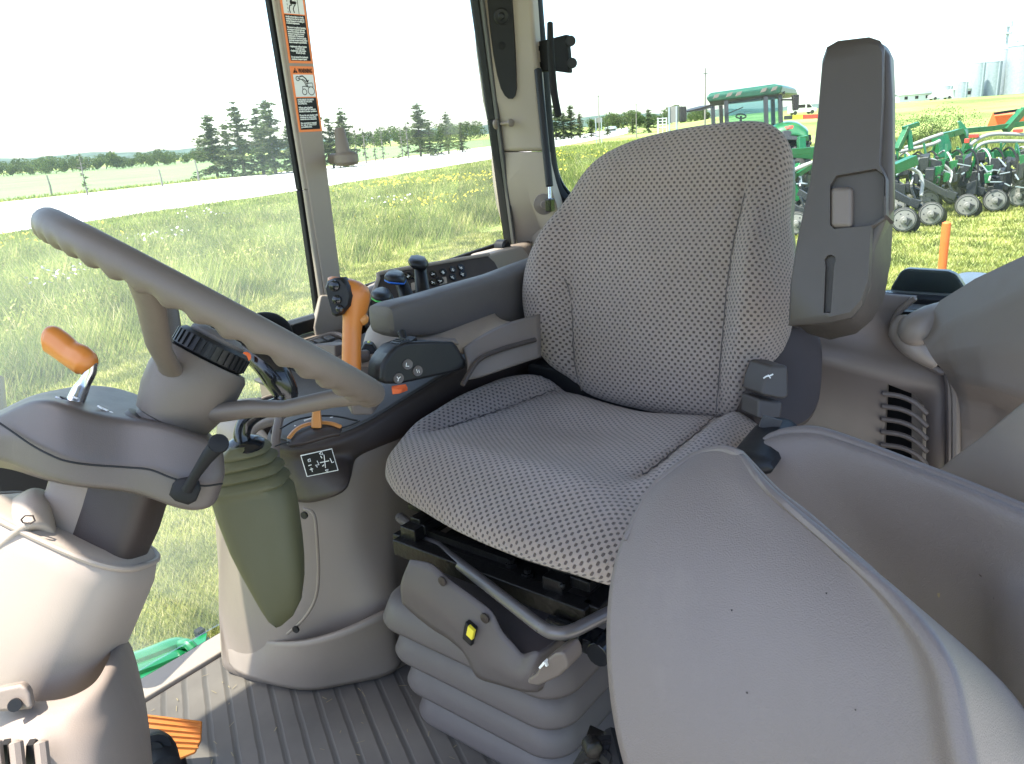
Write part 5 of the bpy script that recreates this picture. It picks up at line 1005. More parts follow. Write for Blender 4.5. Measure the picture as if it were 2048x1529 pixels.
hyd(hv, ((742, 592, 1.62), (750, 584, 1.66), (766, 580, 1.69), (780, 585, 1.67), (784, 592, 1.63), (778, 600, 1.60), (765, 600, 1.59), (750, 597, 1.59)), ((772, 594, 1.64), (778, 610, 1.63), (784, 630, 1.62), (790, 660, 1.61)), 'greentrim', 0)
# switch panel along the window sill
sn = V(-.18, -.75, .62).normalized(); S0 = Lp(850, 575, 1.40)
sp_ = thing('switch_panel', 'dark sloping panel with round icon buttons along the side window sill', 'switch panel', tuple(Lp(860, 580, 1.40)))
g = G(); g.prism([Pp(x, y, S0, sn) for x, y in ((732, 650), (742, 604), (757, 556), (760, 546), (975, 510), (990, 524), (1010, 560), (985, 620), (800, 690))], -sn*.015); pp_ = g.build('panel_plate', 'dark', sp_, bevel=.004)
g = G(); g.tube([Pp(x, y, S0+sn*.002, sn) for x, y in ((722, 620), (745, 590), (757, 556), (764, 546), (860, 529), (978, 509))], .005, 8, sub=3); g.build('panel_rim', 'beige_light', sp_)
g = G(); bt_ = ((817, 553), (831, 554), (866, 549), (886, 545), (905, 540), (922, 536)); b2 = ((880, 562), (905, 555), (925, 549), (866, 566))
for x, y in bt_+b2: g = G(); g.lathe(Pp(x, y, S0+sn*.0005, sn), sn, [(0, .0105), (.003, .010), (.003, .008)], 18); g.build('icon_button', 'gloss', pp_)
g = G()
rr_ = random.Random(3)
for x, y in bt_+b2:
    c_ = Pp(x, y, S0+sn*.004, sn); _, u, v = frame(sn)
    for k in range(3): a_ = rr_.uniform(0, 6); b_ = a_+rr_.uniform(1.5, 3.5); g.tube([c_+u*.005*math.cos(a_)+v*.005*math.sin(a_), c_+u*.002*rr_.uniform(-1, 1), c_+u*.005*math.cos(b_)+v*.005*math.sin(b_)], .0007, 4, round=False)
g.build('button_icon', 'white', pp_)
g = G(); g.prism([Pp(x, y, S0+sn*.002, sn) for x, y in ((822, 566), (838, 562), (840, 578), (824, 582))], -sn*.004); g.prism([Pp(x, y, S0+sn*.002, sn) for x, y in ((878, 556), (893, 553), (895, 566), (880, 570))], -sn*.004); g.build('beige_button', 'beige_light', pp_, bevel=.002)
# ================================================================ ground, road, hills
def edge_near(x): return np.interp(x, [-400, -60, 11.6, 27.4, 60, 158, 400, 3000], [-20, 28, 33.8, 37.2, 49, 92, 205, 1400])
def edge_far(x): return np.interp(x, [-400, -60, 23, 50, 119, 240, 800, 3000], [20, 58, 65, 69.5, 97, 153, 420, 1450])
def mown(x): return np.interp(x, [-30, 2.5, 5, 8.1, 16.8, 23, 44, 60], [9.0, 8.6, 9.8, 11.2, 13.3, 14.8, 18, 20])
def hz(x, y):
    az = np.degrees(np.arctan2(.777*x+.629*y, .629*x-.777*y)); az = 90-az   # degrees right of the view
    d = np.hypot(x, y); return 2.7*sstep(80, 230, d)*sstep(10, 18, az)
gm = bpy.data.materials.new('grass ground'); gm.use_nodes = True; nt = gm.node_tree; b = nt.nodes['Principled BSDF']; b.inputs['Roughness'].default_value = .95; b.inputs['Specular IOR Level'].default_value = .1
tc = nt.nodes.new('ShaderNodeTexCoord')
def nse(scale, det=8, rough=.6):
    n = nt.nodes.new('ShaderNodeTexNoise'); n.inputs['Scale'].default_value = scale; n.inputs['Detail'].default_value = det; n.inputs['Roughness'].default_value = rough; nt.links.new(tc.outputs['Object'], n.inputs['Vector']); return n.outputs[0]
def mixc(f, a, c, lo=.35, hi=.65):
    r = nt.nodes.new('ShaderNodeMapRange'); r.inputs[1].default_value = lo; r.inputs[2].default_value = hi; nt.links.new(f, r.inputs[0])
    m = nt.nodes.new('ShaderNodeMix'); m.data_type = 'RGBA'; nt.links.new(r.outputs[0], m.inputs[0])
    for i, q in ((6, a), (7, c)):
        if isinstance(q, tuple): m.inputs[i].default_value = (*q, 1)
        else: nt.links.new(q, m.inputs[i])
    return m.outputs[2]
fine = mixc(nse(22, 10, .75), (.19, .24, .06), (.36, .39, .13)); mid_ = mixc(nse(1.1), fine, mixc(nse(40, 6, .7), (.24, .27, .08), (.42, .41, .18)), .4, .7)
big_ = mixc(nse(.03), mid_, mixc(nse(.4), (.11, .175, .045), (.17, .22, .065)), .42, .58)
nt.links.new(big_, b.inputs['Base Color']); bp = nt.nodes.new('ShaderNodeBump'); bp.inputs['Strength'].default_value = .8; bp.inputs['Distance'].default_value = .05; nt.links.new(nse(30, 8, .8), bp.inputs['Height']); nt.links.new(bp.outputs[0], b.inputs['Normal'])
M['ground'] = gm
rr = [0, .8, 1.6, 3, 5, 8, 12, 18, 26, 36, 50, 70, 80, 95, 110, 130, 150, 175, 200, 230, 300, 420, 600, 900, 1400, 2200, 3400]
na = 144; v = []; f = []
for r in rr:
    for j in range(na):
        a = 2*math.pi*j/na; x, y = r*math.cos(a), r*math.sin(a); v.append((x, y, float(hz(x, y))-.0))
for i in range(len(rr)-1):
    for j in range(na): f.append((i*na+j, (i+1)*na+j, (i+1)*na+(j+1) % na, i*na+(j+1) % na))
g = G(); g.add(v, f); o = g.build('ground', 'ground'); tag(o, 'mown and rough grassland reaching the horizon', 'ground', kind='structure')
M['road'] = mat('pale sun-bleached asphalt', (.34, .33, .32), .85, var=(.6, .10)); M['gravel'] = mat('pale gravel shoulder', (.46, .44, .41), .95, var=(3, .2)); M['tar'] = mat('tar seam', (.05, .05, .05), .8)
def ribbon(nm, fa, fb, z, mt, lab, cat, xs):
    g = G(); v = []
    for x in xs: v += [(x, float(fa(x)), z), (x, float(fb(x)), z)]
    g.add(v, [(2*i, 2*i+2, 2*i+3, 2*i+1) for i in range(len(xs)-1)]); o = g.build(nm, mt); return tag(o, lab, cat, kind='structure')
xs = list(np.linspace(-60, 160, 60))+list(np.linspace(170, 900, 30))
ribbon('road_shoulder', edge_near, edge_far, .03, 'gravel', 'pale gravel shoulders on both sides of the road', 'road shoulder', xs)
ribbon('road', lambda x: edge_near(x)*.88+edge_far(x)*.12, lambda x: edge_near(x)*.2+edge_far(x)*.8, .045, 'road', 'pale asphalt highway crossing behind the weedy ditch', 'road', xs)
ribbon('road_seam', lambda x: edge_near(x)*.656+edge_far(x)*.344, lambda x: edge_near(x)*.648+edge_far(x)*.352, .06, 'tar', 'thin dark tar seam along the highway', 'road seam', xs)
g = G(); g.add([(x, y, .012) for x, y in ((-7, -.7), (7.5, -.7), (7.0, -5), (5, -9), (-7, -9))], [(4, 3, 2, 1, 0)]); tag(g.build('bounce_gravel', 'gravel'), 'unseen pale gravel added beside the tractor to bounce neutral light into the cab', 'added bounce ground', kind='structure')  # unseen ground, added so neutral bounce replaces green grass light in the cab
M['field'] = mat('green crop field', (.12, .19, .065), .95, var=(.08, .2)); M['verge'] = mat('dry verge grass', (.20, .19, .08), .95, var=(.5, .35), bump=(3, 1, .2))
g = G(); g.add([(x, y, .02) for x, y in ((-200, 60), (23, 68.5), (50, 73), (119, 100), (240, 158), (240, 330), (60, 330), (-200, 220))], [tuple(range(8))]); tag(g.build('crop_field', 'field'), 'flat green crop field beyond the highway', 'field', kind='structure')
# distant hills
M['hill'] = mat('wooded far hills', (.05, .085, .07), 1, var=(.02, .3), bump=(.05, 1, 8))
def hillband(nm, R0, az0, az1, hfun, lab):
    g = G(); n = 120; v = []
    for i in range(n+1):
        az = az0+(az1-az0)*i/n; a = rad(az); d = V(.777*math.cos(a)+.629*math.sin(a), .629*math.cos(a)-.777*math.sin(a), 0)
        h = hfun(az, i)
        for rr_, hh in ((0, 0), (60, h*.7), (160, h), (500, h*.9)): p = d*(R0+rr_); v.append((p.x, p.y, hh))
    g.add(v, [(i*4+k, i*4+k+1, i*4+k+5, i*4+k+4) for i in range(n) for k in range(3)]); tag(g.build(nm, 'hill'), lab, 'hills', kind='structure')
rh = random.Random(5); bumps = [rh.uniform(-1, 1) for _ in range(200)]
hillband('hills', 2300, -50, 45, lambda az, i: 22+7*math.sin(az*.16+1)+3*math.sin(az*.9)+1.2*bumps[i], 'low blue-green wooded hills along the horizon')
hillband('hills', 900, -45, -14, lambda az, i: 7+2.2*math.sin(az*.5)+1.2*bumps[i], 'nearer dark wooded ridge behind the crop field')
hillband('hills', 700, 18, 40, lambda az, i: 6+1.5*math.sin(az*.7)+.8*bumps[i+20], 'dark tree line behind the grain bins')
# ---------------- grass as blades
def blade_mat(nm, cols, rough=.8, trans=.45, patch=.8):
    m = bpy.data.materials.new(nm); m.use_nodes = True; nt = m.node_tree; nt.nodes.clear(); N = nt.nodes.new
    ge = N('ShaderNodeNewGeometry'); cr_ = N('ShaderNodeValToRGB'); cr_.color_ramp.interpolation = 'LINEAR'
    el = cr_.color_ramp.elements
    while len(el) < len(cols): el.new(.5)
    for e, (p, c) in zip(el, cols): e.position = p; e.color = (*c, 1)
    nt.links.new(ge.outputs['Random Per Island'], cr_.inputs[0])
    tc = N('ShaderNodeTexCoord'); nz = N('ShaderNodeTexNoise'); nz.inputs['Scale'].default_value = patch; nz.inputs['Detail'].default_value = 5; nt.links.new(tc.outputs['Object'], nz.inputs[0])
    mr = N('ShaderNodeMapRange'); mr.inputs[1].default_value = .38; mr.inputs[2].default_value = .60; mr.inputs[3].default_value = .30; nt.links.new(nz.outputs[0], mr.inputs[0])
    mm2 = N('ShaderNodeMix'); mm2.data_type = 'RGBA'; mm2.inputs[6].default_value = (.045, .085, .02, 1); nt.links.new(mr.outputs[0], mm2.inputs[0]); nt.links.new(cr_.outputs[0], mm2.inputs[7])
    d = N('ShaderNodeBsdfDiffuse'); t = N('ShaderNodeBsdfTranslucent'); mx = N('ShaderNodeMixShader'); mx.inputs[0].default_value = trans; o = N('ShaderNodeOutputMaterial')
    nt.links.new(mm2.outputs[2], d.inputs[0]); nt.links.new(mm2.outputs[2], t.inputs[0]); nt.links.new(d.outputs[0], mx.inputs[1]); nt.links.new(t.outputs[0], mx.inputs[2]); nt.links.new(mx.outputs[0], o.inputs[0]); return m
M['lawn'] = blade_mat('lawn blades', [(0, (.24, .26, .055)), (.5, (.38, .385, .10)), (.8, (.50, .47, .18)), (1, (.62, .54, .28))], patch=1.6)
M['weeds'] = blade_mat('weed blades', [(0, (.15, .21, .05)), (.3, (.30, .36, .09)), (.7, (.43, .45, .14)), (.93, (.58, .52, .22)), (1, (.62, .54, .34))], patch=.9)
M['bloom'] = mat('yellow blossom', (.70, .58, .03), .8); M['bloom2'] = mat('pale lilac blossom', (.6, .55, .6), .8)
CMn = np.array(CM)
def inview(x, y, z=0, mx=90):
    p = np.stack([x, y, np.full_like(x, z-CAMH)], 1)@CMn; px = 1024+F*p[:, 0]/-p[:, 2]; return (p[:, 2] < 0) & (px > -mx) & (px < 2048+mx)
def tris(nm, x, y, zb, h, wd, lean, mt, lab, cat, kind='stuff', quads=False):
    n = len(x); a = RNG.uniform(0, 2*np.pi, n); dx, dy = np.cos(a)*wd/2, np.sin(a)*wd/2; la = RNG.uniform(0, 2*np.pi, n); lx_, ly_ = np.cos(la)*lean*h, np.sin(la)*lean*h
    z0 = hz(x, y)+zb
    if quads:
        P = np.stack([np.stack([x-dx, y-dy, z0], 1), np.stack([x+dx, y+dy, z0], 1), np.stack([x+dx+lx_, y+dy+ly_, z0+h], 1), np.stack([x-dx+lx_, y-dy+ly_, z0+h], 1)], 1); k = 4
    else:
        P = np.stack([np.stack([x-dx, y-dy, z0], 1), np.stack([x+dx, y+dy, z0], 1), np.stack([x+lx_, y+ly_, z0+h], 1)], 1); k = 3
    me = bpy.data.meshes.new(nm); me.vertices.add(n*k); me.vertices.foreach_set('co', P.reshape(-1).astype(np.float32)); me.loops.add(n*k); me.loops.foreach_set('vertex_index', np.arange(n*k, dtype=np.int32))
    me.polygons.add(n); me.polygons.foreach_set('loop_start', np.arange(0, n*k, k, dtype=np.int32)); me.polygons.foreach_set('loop_total', np.full(n, k, dtype=np.int32)); me.update(); me.validate()
    me.materials.append(M[mt]); o = bpy.data.objects.new(nm, me); COL.objects.link(o); return tag(o, lab, cat, kind=kind)
def sample(n, d0, d1, az0, az1, pw=1.0):
    u = RNG.uniform(0, 1, n); d = d0*(d1/d0)**u if pw == 1.0 else np.sqrt(u*(d1**2-d0**2)+d0**2); az = np.radians(RNG.uniform(az0, az1, n))
    c, s = np.cos(az), np.sin(az); return d*(.777*c+.629*s), d*(.629*c-.777*s), d
x, y, d = sample(300000, 2.6, 20, -37, 2); k = inview(x, y) & (y < mown(x)+.3) & ((y > 1.9) | (x > 2.6)); x, y, d = x[k], y[k], d[k]
tris('lawn_grass', x, y, 0, RNG.uniform(.03, .075, len(x)), .004+.0016*d, .6, 'lawn', 'short sunlit lawn beside the tractor', 'grass')
x, y, d = sample(150000, 9, 45, 2, 36); k = inview(x, y) & (y < mown(x)+.3); x, y, d = x[k], y[k], d[k]
tris('paddock_grass', x, y, 0, RNG.uniform(.03, .08, len(x)), .004+.0012*d, .6, 'lawn', 'short sunlit grass under the planter', 'grass')
x, y, d = sample(330000, 8, 110, -40, 14); k = inview(x, y) & (y > mown(x)) & (y < edge_near(x)-.3)
x, y, d = x[k], y[k], d[k]; cl = .55+.45*np.sin(x*.9+2*np.sin(y*.5))*np.sin(y*.8+1.5*np.sin(x*.35)); ramp = sstep(0, 1.3, y-mown(x))*(1-.75*sstep(-14, -2, y-edge_near(x)))
tris('ditch_weeds', x, y, -.05, (.08+ramp*(.32+.50*cl**1.5))*RNG.uniform(.5, 1.1, len(x)), .010+.0016*d, .55, 'weeds', 'tall rough weeds and wild grass filling the ditch along the road', 'weeds')
x2, y2, d2 = sample(160000, 8, 90, -40, 14); k = inview(x2, y2) & (y2 > mown(x2)+1.5) & (y2 < edge_near(x2)-9); x2, y2, d2 = x2[k], y2[k], d2[k]; cl = .5+.5*np.sin(x2*.9+2*np.sin(y2*.5))*np.sin(y2*.8+1.5*np.sin(x2*.35)); k = RNG.uniform(0, 1, len(x2)) < cl**1.5+.1; x2, y2, d2, cl = x2[k], y2[k], d2[k], cl[k]
tris('weed_leaves', x2, y2, .1+RNG.uniform(0, .45, len(x2))*(.4+.8*cl), RNG.uniform(.02, .045, len(x2)), .016+.0011*d2, 1.2, 'weeds', 'leafy tops of the ditch weeds', 'weed leaves', quads=True)
x3, y3, d3 = sample(60000, 10, 120, -36, 14); pat = np.sin(x3*.31+1.3*np.sin(y3*.22))*np.sin(y3*.27+.8)+.35*RNG.normal(size=len(x3)); k = inview(x3, y3) & (y3 > mown(x3)+3) & (y3 < edge_near(x3)-8) & (pat > np.where(x3 > 18, .75, 1.25)); x3, y3, d3 = x3[k], y3[k], d3[k]
tris('yellow_wildflowers', x3, y3, .35+RNG.uniform(0, .3, len(x3)), RNG.uniform(.03, .06, len(x3)), .02+.0012*d3, 1.5, 'bloom', 'yellow wildflowers scattered through the ditch weeds', 'wildflowers', quads=True)
x3, y3, d3 = sample(5000, 10, 30, -36, 0); k = (y3 > mown(x3)+4) & (y3 < edge_near(x3)-1) & (np.sin(x3*.8)*np.sin(y3*.7+1) > .80); x3, y3, d3 = x3[k], y3[k], d3[k]
tris('pale_wildflowers', x3, y3, .5+RNG.uniform(0, .2, len(x3)), RNG.uniform(.02, .04, len(x3)), .05, 1.5, 'bloom2', 'pale lilac wildflowers in the ditch weeds', 'wildflowers', quads=True)
x4, y4, d4 = sample(60000, 60, 330, -45, -12); k = inview(x4, y4) & (y4 > edge_far(x4)+.5) & (y4 < edge_far(x4)+4); x4, y4, d4 = x4[k], y4[k], d4[k]
tris('roadside_grass', x4, y4, 0, RNG.uniform(.1, .3, len(x4)), .01+.002*d4, .5, 'weeds', 'rough grass on the far side of the highway', 'grass')
x5, y5, d5 = sample(60000, 38, 75, 12, 36, 2); k = inview(x5, y5); x5, y5, d5 = x5[k], y5[k], d5[k]; x5b = d5+3*np.sin(y5*.4); k = (x5b > 44) & (x5b < 56); x5, y5, d5 = x5[k], y5[k], d5[k]
tris('verge_grass', x5, y5, 0, RNG.uniform(.15, .55, len(x5)), .02+.001*d5, .5, 'weeds', 'dry tall grass verge between planter and green field', 'grass')
# ================================================================ trees
M['needles'] = blade_mat('spruce needles', [(0, (.06, .08, .035)), (.5, (.11, .14, .065)), (1, (.19, .20, .11))], trans=.3)
M['leaves'] = blade_mat('broad leaves', [(0, (.04, .07, .02)), (.5, (.08, .12, .035)), (1, (.14, .18, .06))], trans=.3)
def spruce(h, w_, dens, seed, dead=False):
    r = np.random.default_rng(seed); v = []; f = []; bv = G()
    tp = [(0, 0, 0), (r.normal()*.04, r.normal()*.04, h*.5), (r.normal()*.06, 0, h)]
    bv.tube(tp, [h*.016+.03, h*.010+.02, .015], 7)
    levels = int(h*3.6)
    for i in range(levels):
        t = (i+r.uniform(0, 1))/levels; z = h*(.14+.85*t)+r.normal()*.12; rad_ = w_*(1-t)**.75*(.75+.35*r.uniform()) + .15
        nb = int(5+3*r.uniform())
        for j in range(nb):
            a = r.uniform(0, 2*np.pi); L_ = rad_*r.uniform(.25, 1.1)**.8; d = np.array([math.cos(a), math.sin(a), -.12-.2*(1-t)+.25*t]); tip = np.array([0, 0, z])+d*L_
            if r.uniform() < (.25 if not dead else .8): bv.tube([(0, 0, z), tuple(np.array([0, 0, z])+d*L_*.6), tuple(tip+np.array([0, 0, .1]))], [.018, .012, .006], 4, round=False)
            if r.uniform() > dens: continue
            m = max(3, int(L_*9))
            for q in range(m):
                s_ = (q+.6)/m; p = np.array([0, 0, z])+d*L_*s_+r.normal(size=3)*.12*np.array([1, 1, .7]); sz = (.26+.18*r.uniform())*(1.15-.5*s_)
                for e in range(3):
                    u = r.normal(size=3); u[2] *= .35; u = u/np.linalg.norm(u)*sz; ww = r.normal(size=3); ww[2] *= .5; ww = ww/np.linalg.norm(ww)*sz*.45; o = len(v)
                    v += [tuple(p-u*.3-ww), tuple(p+u), tuple(p-u*.3+ww+np.array([0, 0, -sz*.25]))]; f.append((o, o+1, o+2))
    return v, f, bv
def broad(h, w_, seed, leaf=.35, n=1400):
    r = np.random.default_rng(seed); v = []; f = []; bv = G()
    bv.tube([(0, 0, 0), (r.normal()*.1, 0, h*.35), (r.normal()*.2, r.normal()*.2, h*.75)], [h*.025+.02, h*.018+.02, .03], 7)
    cl = [(r.normal()*w_*.28, r.normal()*w_*.28, h*(.30+.55*r.uniform()), w_*(.2+.18*r.uniform())) for _ in range(11)]
    for c in cl[:6]: bv.tube([(0, 0, h*.3), (c[0]*.5, c[1]*.5, (h*.3+c[2])/2), (c[0], c[1], c[2])], [.05, .035, .015], 5, round=False)
    for q in range(n):
        c = cl[q % len(cl)]; d = r.normal(size=3); d = d/np.linalg.norm(d)*c[3]*r.uniform(.4, 1.1)**.5; p = np.array(c[:3])+d*np.array([1, 1, .85]); p[2] = max(p[2], .1)
        u = r.normal(size=3); u = u/np.linalg.norm(u)*leaf*r.uniform(.5, 1); w2 = np.cross(u, r.normal(size=3)); w2 = w2/np.linalg.norm(w2)*leaf*.4; o = len(v)
        v += [tuple(p-u), tuple(p+w2), tuple(p+u), tuple(p-w2)]; f.append((o, o+1, o+2, o+3))
    return v, f, bv
def mktree(nm, lab, cat, data, mt, loc, group, bark='bark'):
    t = thing(nm, lab, cat, (0, 0, 0), group); v, f, bv = data; bv.build('trunk', bark, t)
    if f: g = G(); g.add(v, f); g.build('crown', mt, t)
    t.location = loc; return t
def gp(px, py, z=0): return Zp(px, py, z)
GS = 'spruces across the highway'
base_sp = [spruce(7.2, 3.0, .58, 11), spruce(7.6, 2.7, .46, 12), spruce(6.2, 2.0, .4, 17)]
spots = [(436, 356, 235, 0, 'leftmost spruce with a broken open crown across the highway'), (466, 354, 258, 2, 'small thin spruce in the gap at the left of the row across the highway'), (490, 353, 212, 1, 'tall narrow spruce with a pointed top, second tall one from the left'), (528, 350, 228, 2, 'thin spruce half hidden between two tall ones left of the label pillar'), (552, 349, 208, 0, 'broad tall spruce just left of the pillar with warning labels'),
         (588, 347, 250, 1, 'spruce cut by the left edge of the label pillar'), (640, 340, 214, 0, 'dark spruce just right of the pillar with warning labels'), (668, 337, 245, 2, 'short spruce behind the beige peg bracket'), (694, 335, 222, 1, 'open-crowned spruce right of the beige peg bracket'),
         (842, 314, 212, 0, 'dense dark spruce standing alone between the two pillars'), (862, 312, 250, 2, 'small spruce touching the dense dark one between the pillars'), (898, 308, 228, 1, 'spruce nearest the left side of the corner pillar'), (925, 305, 250, 2, 'low ragged spruce beside the corner pillar')]
protos = {}
for px, py, ty, k, lab in spots:
    p = gp(px, py); D_ = (CM.transposed() @ (p-C0)).z*-1; H_ = (py-ty)/F*D_; s_ = H_/[7.2, 7.6, 6.2][k]
    if k not in protos: protos[k] = t = mktree('spruce_tree', lab, 'spruce tree', base_sp[k], 'needles', p, GS); t.scale = (s_*1.3, s_*1.3, s_); t.rotation_euler[2] = px
    else: dup(protos[k], p, px*.7, (s_*1.35, s_*1.35, s_), lab, GS)
GB = 'dark spruces beyond the highway on the right'
for px, py, ty, k, lab in [(1112, 274, 214, 0, 'dense spruce touching the rear window seal'), (1128, 272, 228, 1, 'spruce next to the one at the rear window seal'), (1143, 271, 216, 0, 'tallest right-hand spruce of the dense clump by the rear window seal'), (1160, 270, 230, 1, 'outer right spruce of the dense clump by the rear window seal'), (1182, 266, 240, 0, 'small spruce left of the first utility pole'), (1215, 262, 242, 1, 'small spruce right of the first utility pole'), (1265, 258, 236, 1, 'thin spruce left of the second utility pole'), (1297, 256, 219, 0, 'pointed lone spruce right of the second utility pole')]:
    d_ = 165.; p = Dp(px, py, d_); p.z = 0; H_ = (py-ty)/F*d_+1.0; s_ = H_/[7.2, 7.6][k]; dup(protos[k], p, px*.7, (s_*1.35, s_*1.35, s_), lab, GB)
GD = 'bare dead trees across the highway'
ddat = spruce(5.5, 1.1, .06, 31, True); first = None
for px, py, ty, lab in [(176, 392, 302, 'bare dead tree standing alone at the far left of the highway'), (716, 330, 262, 'bare dead tree first to the right of the peg bracket'), (733, 328, 252, 'bare dead tree second to the right of the peg bracket'), (752, 326, 270, 'short bare dead tree in the gap between the pillars'), (768, 324, 262, 'bare dead tree left of the middle of the gap between the pillars'), (806, 318, 256, 'bare dead tree left of the dense dark spruce'), (818, 317, 240, 'tall bare dead tree touching the dense dark spruce')]:
    p = gp(px, py); D_ = -(CM.transposed() @ (p-C0)).z; s_ = (py-ty)/F*D_/5.5
    if first is None: first = mktree('dead_tree', lab, 'dead tree', ddat, 'needles', p, GD, 'deadwood'); first.scale = (s_,)*3
    else: dup(first, p, px, (s_,)*3, lab, GD)
GH = 'broadleaf trees along the far field edge'
bd = [broad(5.5, 6, 41, .42), broad(4.5, 5, 42, .4)]; pr = {}
rt = random.Random(9)
ORD = 'first second third fourth fifth sixth seventh eighth ninth tenth eleventh twelfth thirteenth fourteenth fifteenth sixteenth seventeenth eighteenth nineteenth twentieth twenty-first twenty-second twenty-third twenty-fourth twenty-fifth twenty-sixth twenty-seventh twenty-eighth'.split()
for i, px in enumerate(range(-20, 430, 17)):
    k = i % 2; d_ = 215+rt.uniform(-12, 12); yb = 364-px*.088; p = Dp(px+rt.uniform(-4, 4), yb, d_); p.z = 0; s_ = rt.uniform(.5, .95)
    lab = ORD[i]+' rounded tree from the left in the row along the far field edge'
    if k not in pr: pr[k] = t = mktree('broadleaf_tree', lab, 'tree', bd[k], 'leaves', p, GH); t.scale = (s_,)*3
    else: dup(pr[k], p, px, (s_,)*3, lab, GH)
for i, px in enumerate(list(range(700, 960, 20))+list(range(1190, 1420, 22))):
    d_ = 330+rt.uniform(-15, 15); p = Dp(px, 290-(px-700)*.08, d_); p.z = 0; s_ = rt.uniform(.9, 1.5)
    dup(pr[i % 2], p, px, (s_,)*3, ORD[i]+' small green tree from the left in the distant line behind the spruces' if px < 1000 else ORD[i-13]+' small green tree from the left in the distant line above the seat back', 'distant trees behind the highway')
# bushes on the verge at the right
for px, py, s_, lab in ((1862, 268, .42, 'leafy green bush on the dry verge above the planter'), (1838, 278, .25, 'low bush left of the larger one on the verge'), (1895, 280, .22, 'low bush right of the larger one on the verge')):
    p = Dp(px, py+6, 40); p.z = 0; t = mktree('bush', lab, 'bush', broad(4.2, 6.5, int(px), .13, 3600), 'leaves', p, None); t.scale = (s_,)*3
# fence posts beyond the road
fp_ = None
for px, py, ty, lab in ((325, 374, 340, 'thin weathered post right of the lone dead tree'), (398, 364, 322, 'thicker weathered post just left of the spruces'), (104, 392, 352, 'small pale marker post at the far left')):
    p = gp(px, py); D_ = -(CM.transposed() @ (p-C0)).z; t = thing('field_post', lab, 'post', (0, 0, 0), 'posts beyond the highway'); g = G(); h_ = (py-ty)/F*D_; g.tube([(0, 0, 0), (.03, 0, h_*.5), (-.02, .02, h_)], [.09, .08, .06], 7); g.build('post', 'deadwood', t); t.location = p
# poles, signs and rails seen over the seat
def pole(px, py, ty, d_, lab, r=.09):
    p = Dp(px, py, d_); p.z = 0; top = Dp(px, ty, d_); t = thing('utility_pole', lab, 'pole', (0, 0, 0), 'thin poles along the highway'); g = G(); g.tube([(0, 0, 0), (0, 0, top.z)], [r, r*.6], 8); g.build('pole', 'deadwood', t); g = G(); g.rod((-.4, 0, top.z-.4), (.4, 0, top.z-.4), .07); g.build('crossarm', 'deadwood', t); t.location = p; return t
pole(1199, 268, 188, 110, 'thin pole standing between the small spruces, left of the lone pointed one'); pole(1273, 262, 205, 120, 'short pale pole close to the lone pointed spruce'); pole(1410, 250, 138, 60, 'tall thin pole beside the green tractor')
def flat_sign(nm, lab, px0, py0, px1, py1, d_, mt):
    a, c = Dp(px0, py0, d_), Dp(px1, py1, d_); t = thing(nm, lab, 'sign', (a.x, a.y, 0)); u = V(c.x-a.x, c.y-a.y, 0); n_2 = u.cross(V(0, 0, 1)).normalized()*.05
    g = G(); g.prism([V(a.x, a.y, a.z), V(c.x, c.y, a.z), V(c.x, c.y, c.z), V(a.x, a.y, c.z)], n_2); g.build('panel', mt, t)
    g = G(); 
    for q in (.15, .85): p = V(a.x, a.y, 0)+u*q+n_2; g.rod(p, p+V(0, 0, a.z), .09)
    g.build('sign_post', 'galv', t); return t
flat_sign('road_sign', 'back of a grey road sign among the distant trees near the rear window seal', 1189, 237, 1205, 245, 100, 'wheelgrey'); flat_sign('road_sign', 'pale grey board standing left of the green tractor mirror', 1336, 214, 1357, 245, 50, 'wheelgrey')
t = thing('rail_rack', 'white metal rail rack standing in the grass left of the grey board', 'rack', tuple(V(*Dp(1325, 250, 55)[:2], 0)))
g = G()
for y in (238, 244, 250, 256): g.rod(Dp(1314, y, 55), Dp(1334, y-1.5, 55), .06)
for x in (1316, 1325, 1333): a = Dp(x, 236, 55); g.rod(V(a.x, a.y, 0), a, .06)
g.build('rails', 'white', t)
M['roof_teal'] = mat('grey green roof', (.25, .30, .27), .6); M['barn'] = mat('white siding', (.7, .7, .68), .7)
def house(nm, lab, px0, px1, yb, ye, yr_, d_, wall='barn', roof='roof_teal', dep=8):
    a, c = Dp(px0, yb, d_), Dp(px1, yb, d_); a.z = c.z = float(hz(a.x, a.y)); ze = Dp(px0, ye, d_).z; zr_ = Dp(px0, yr_, d_).z
    u = c-a; n2 = V(0, 0, 1).cross(u).normalized()
    if n2.dot(a-C0) < 0: n2 = -n2
    t = thing(nm, lab, 'building', tuple(a)); g = G(); z = a.z
    g.loft([[V(p.x, p.y, z_) for p in (a, c, c+n2*dep, a+n2*dep)] for z_ in (z-.5, ze)]); w_ = g.build('wall', wall, t); fixn(w_)
    e = u.normalized()*.4; m1, m2 = a+n2*dep/2-e, c+n2*dep/2+e
    g = G(); g.add([V(*(a-e-n2*.4)[:2], ze-.1), V(*(c+e-n2*.4)[:2], ze-.1), V(m2.x, m2.y, zr_), V(m1.x, m1.y, zr_), V(*(c+e+n2*(dep+.4))[:2], ze-.1), V(*(a-e+n2*(dep+.4))[:2], ze-.1)], [(0, 1, 2, 3), (3, 2, 4, 5)]); g.build('roof', roof, t, solid=.15)
    g = G()
    for k in range(3): p = a+u*(.2+.3*k)-n2*.04; q = u.normalized()*.5; g.prism([p-q+V(0, 0, (ze-z)*.35), p+q+V(0, 0, (ze-z)*.35), p+q+V(0, 0, (ze-z)*.75), p-q+V(0, 0, (ze-z)*.75)], -n2*.03)
    g.build('window', 'ink', t); return t
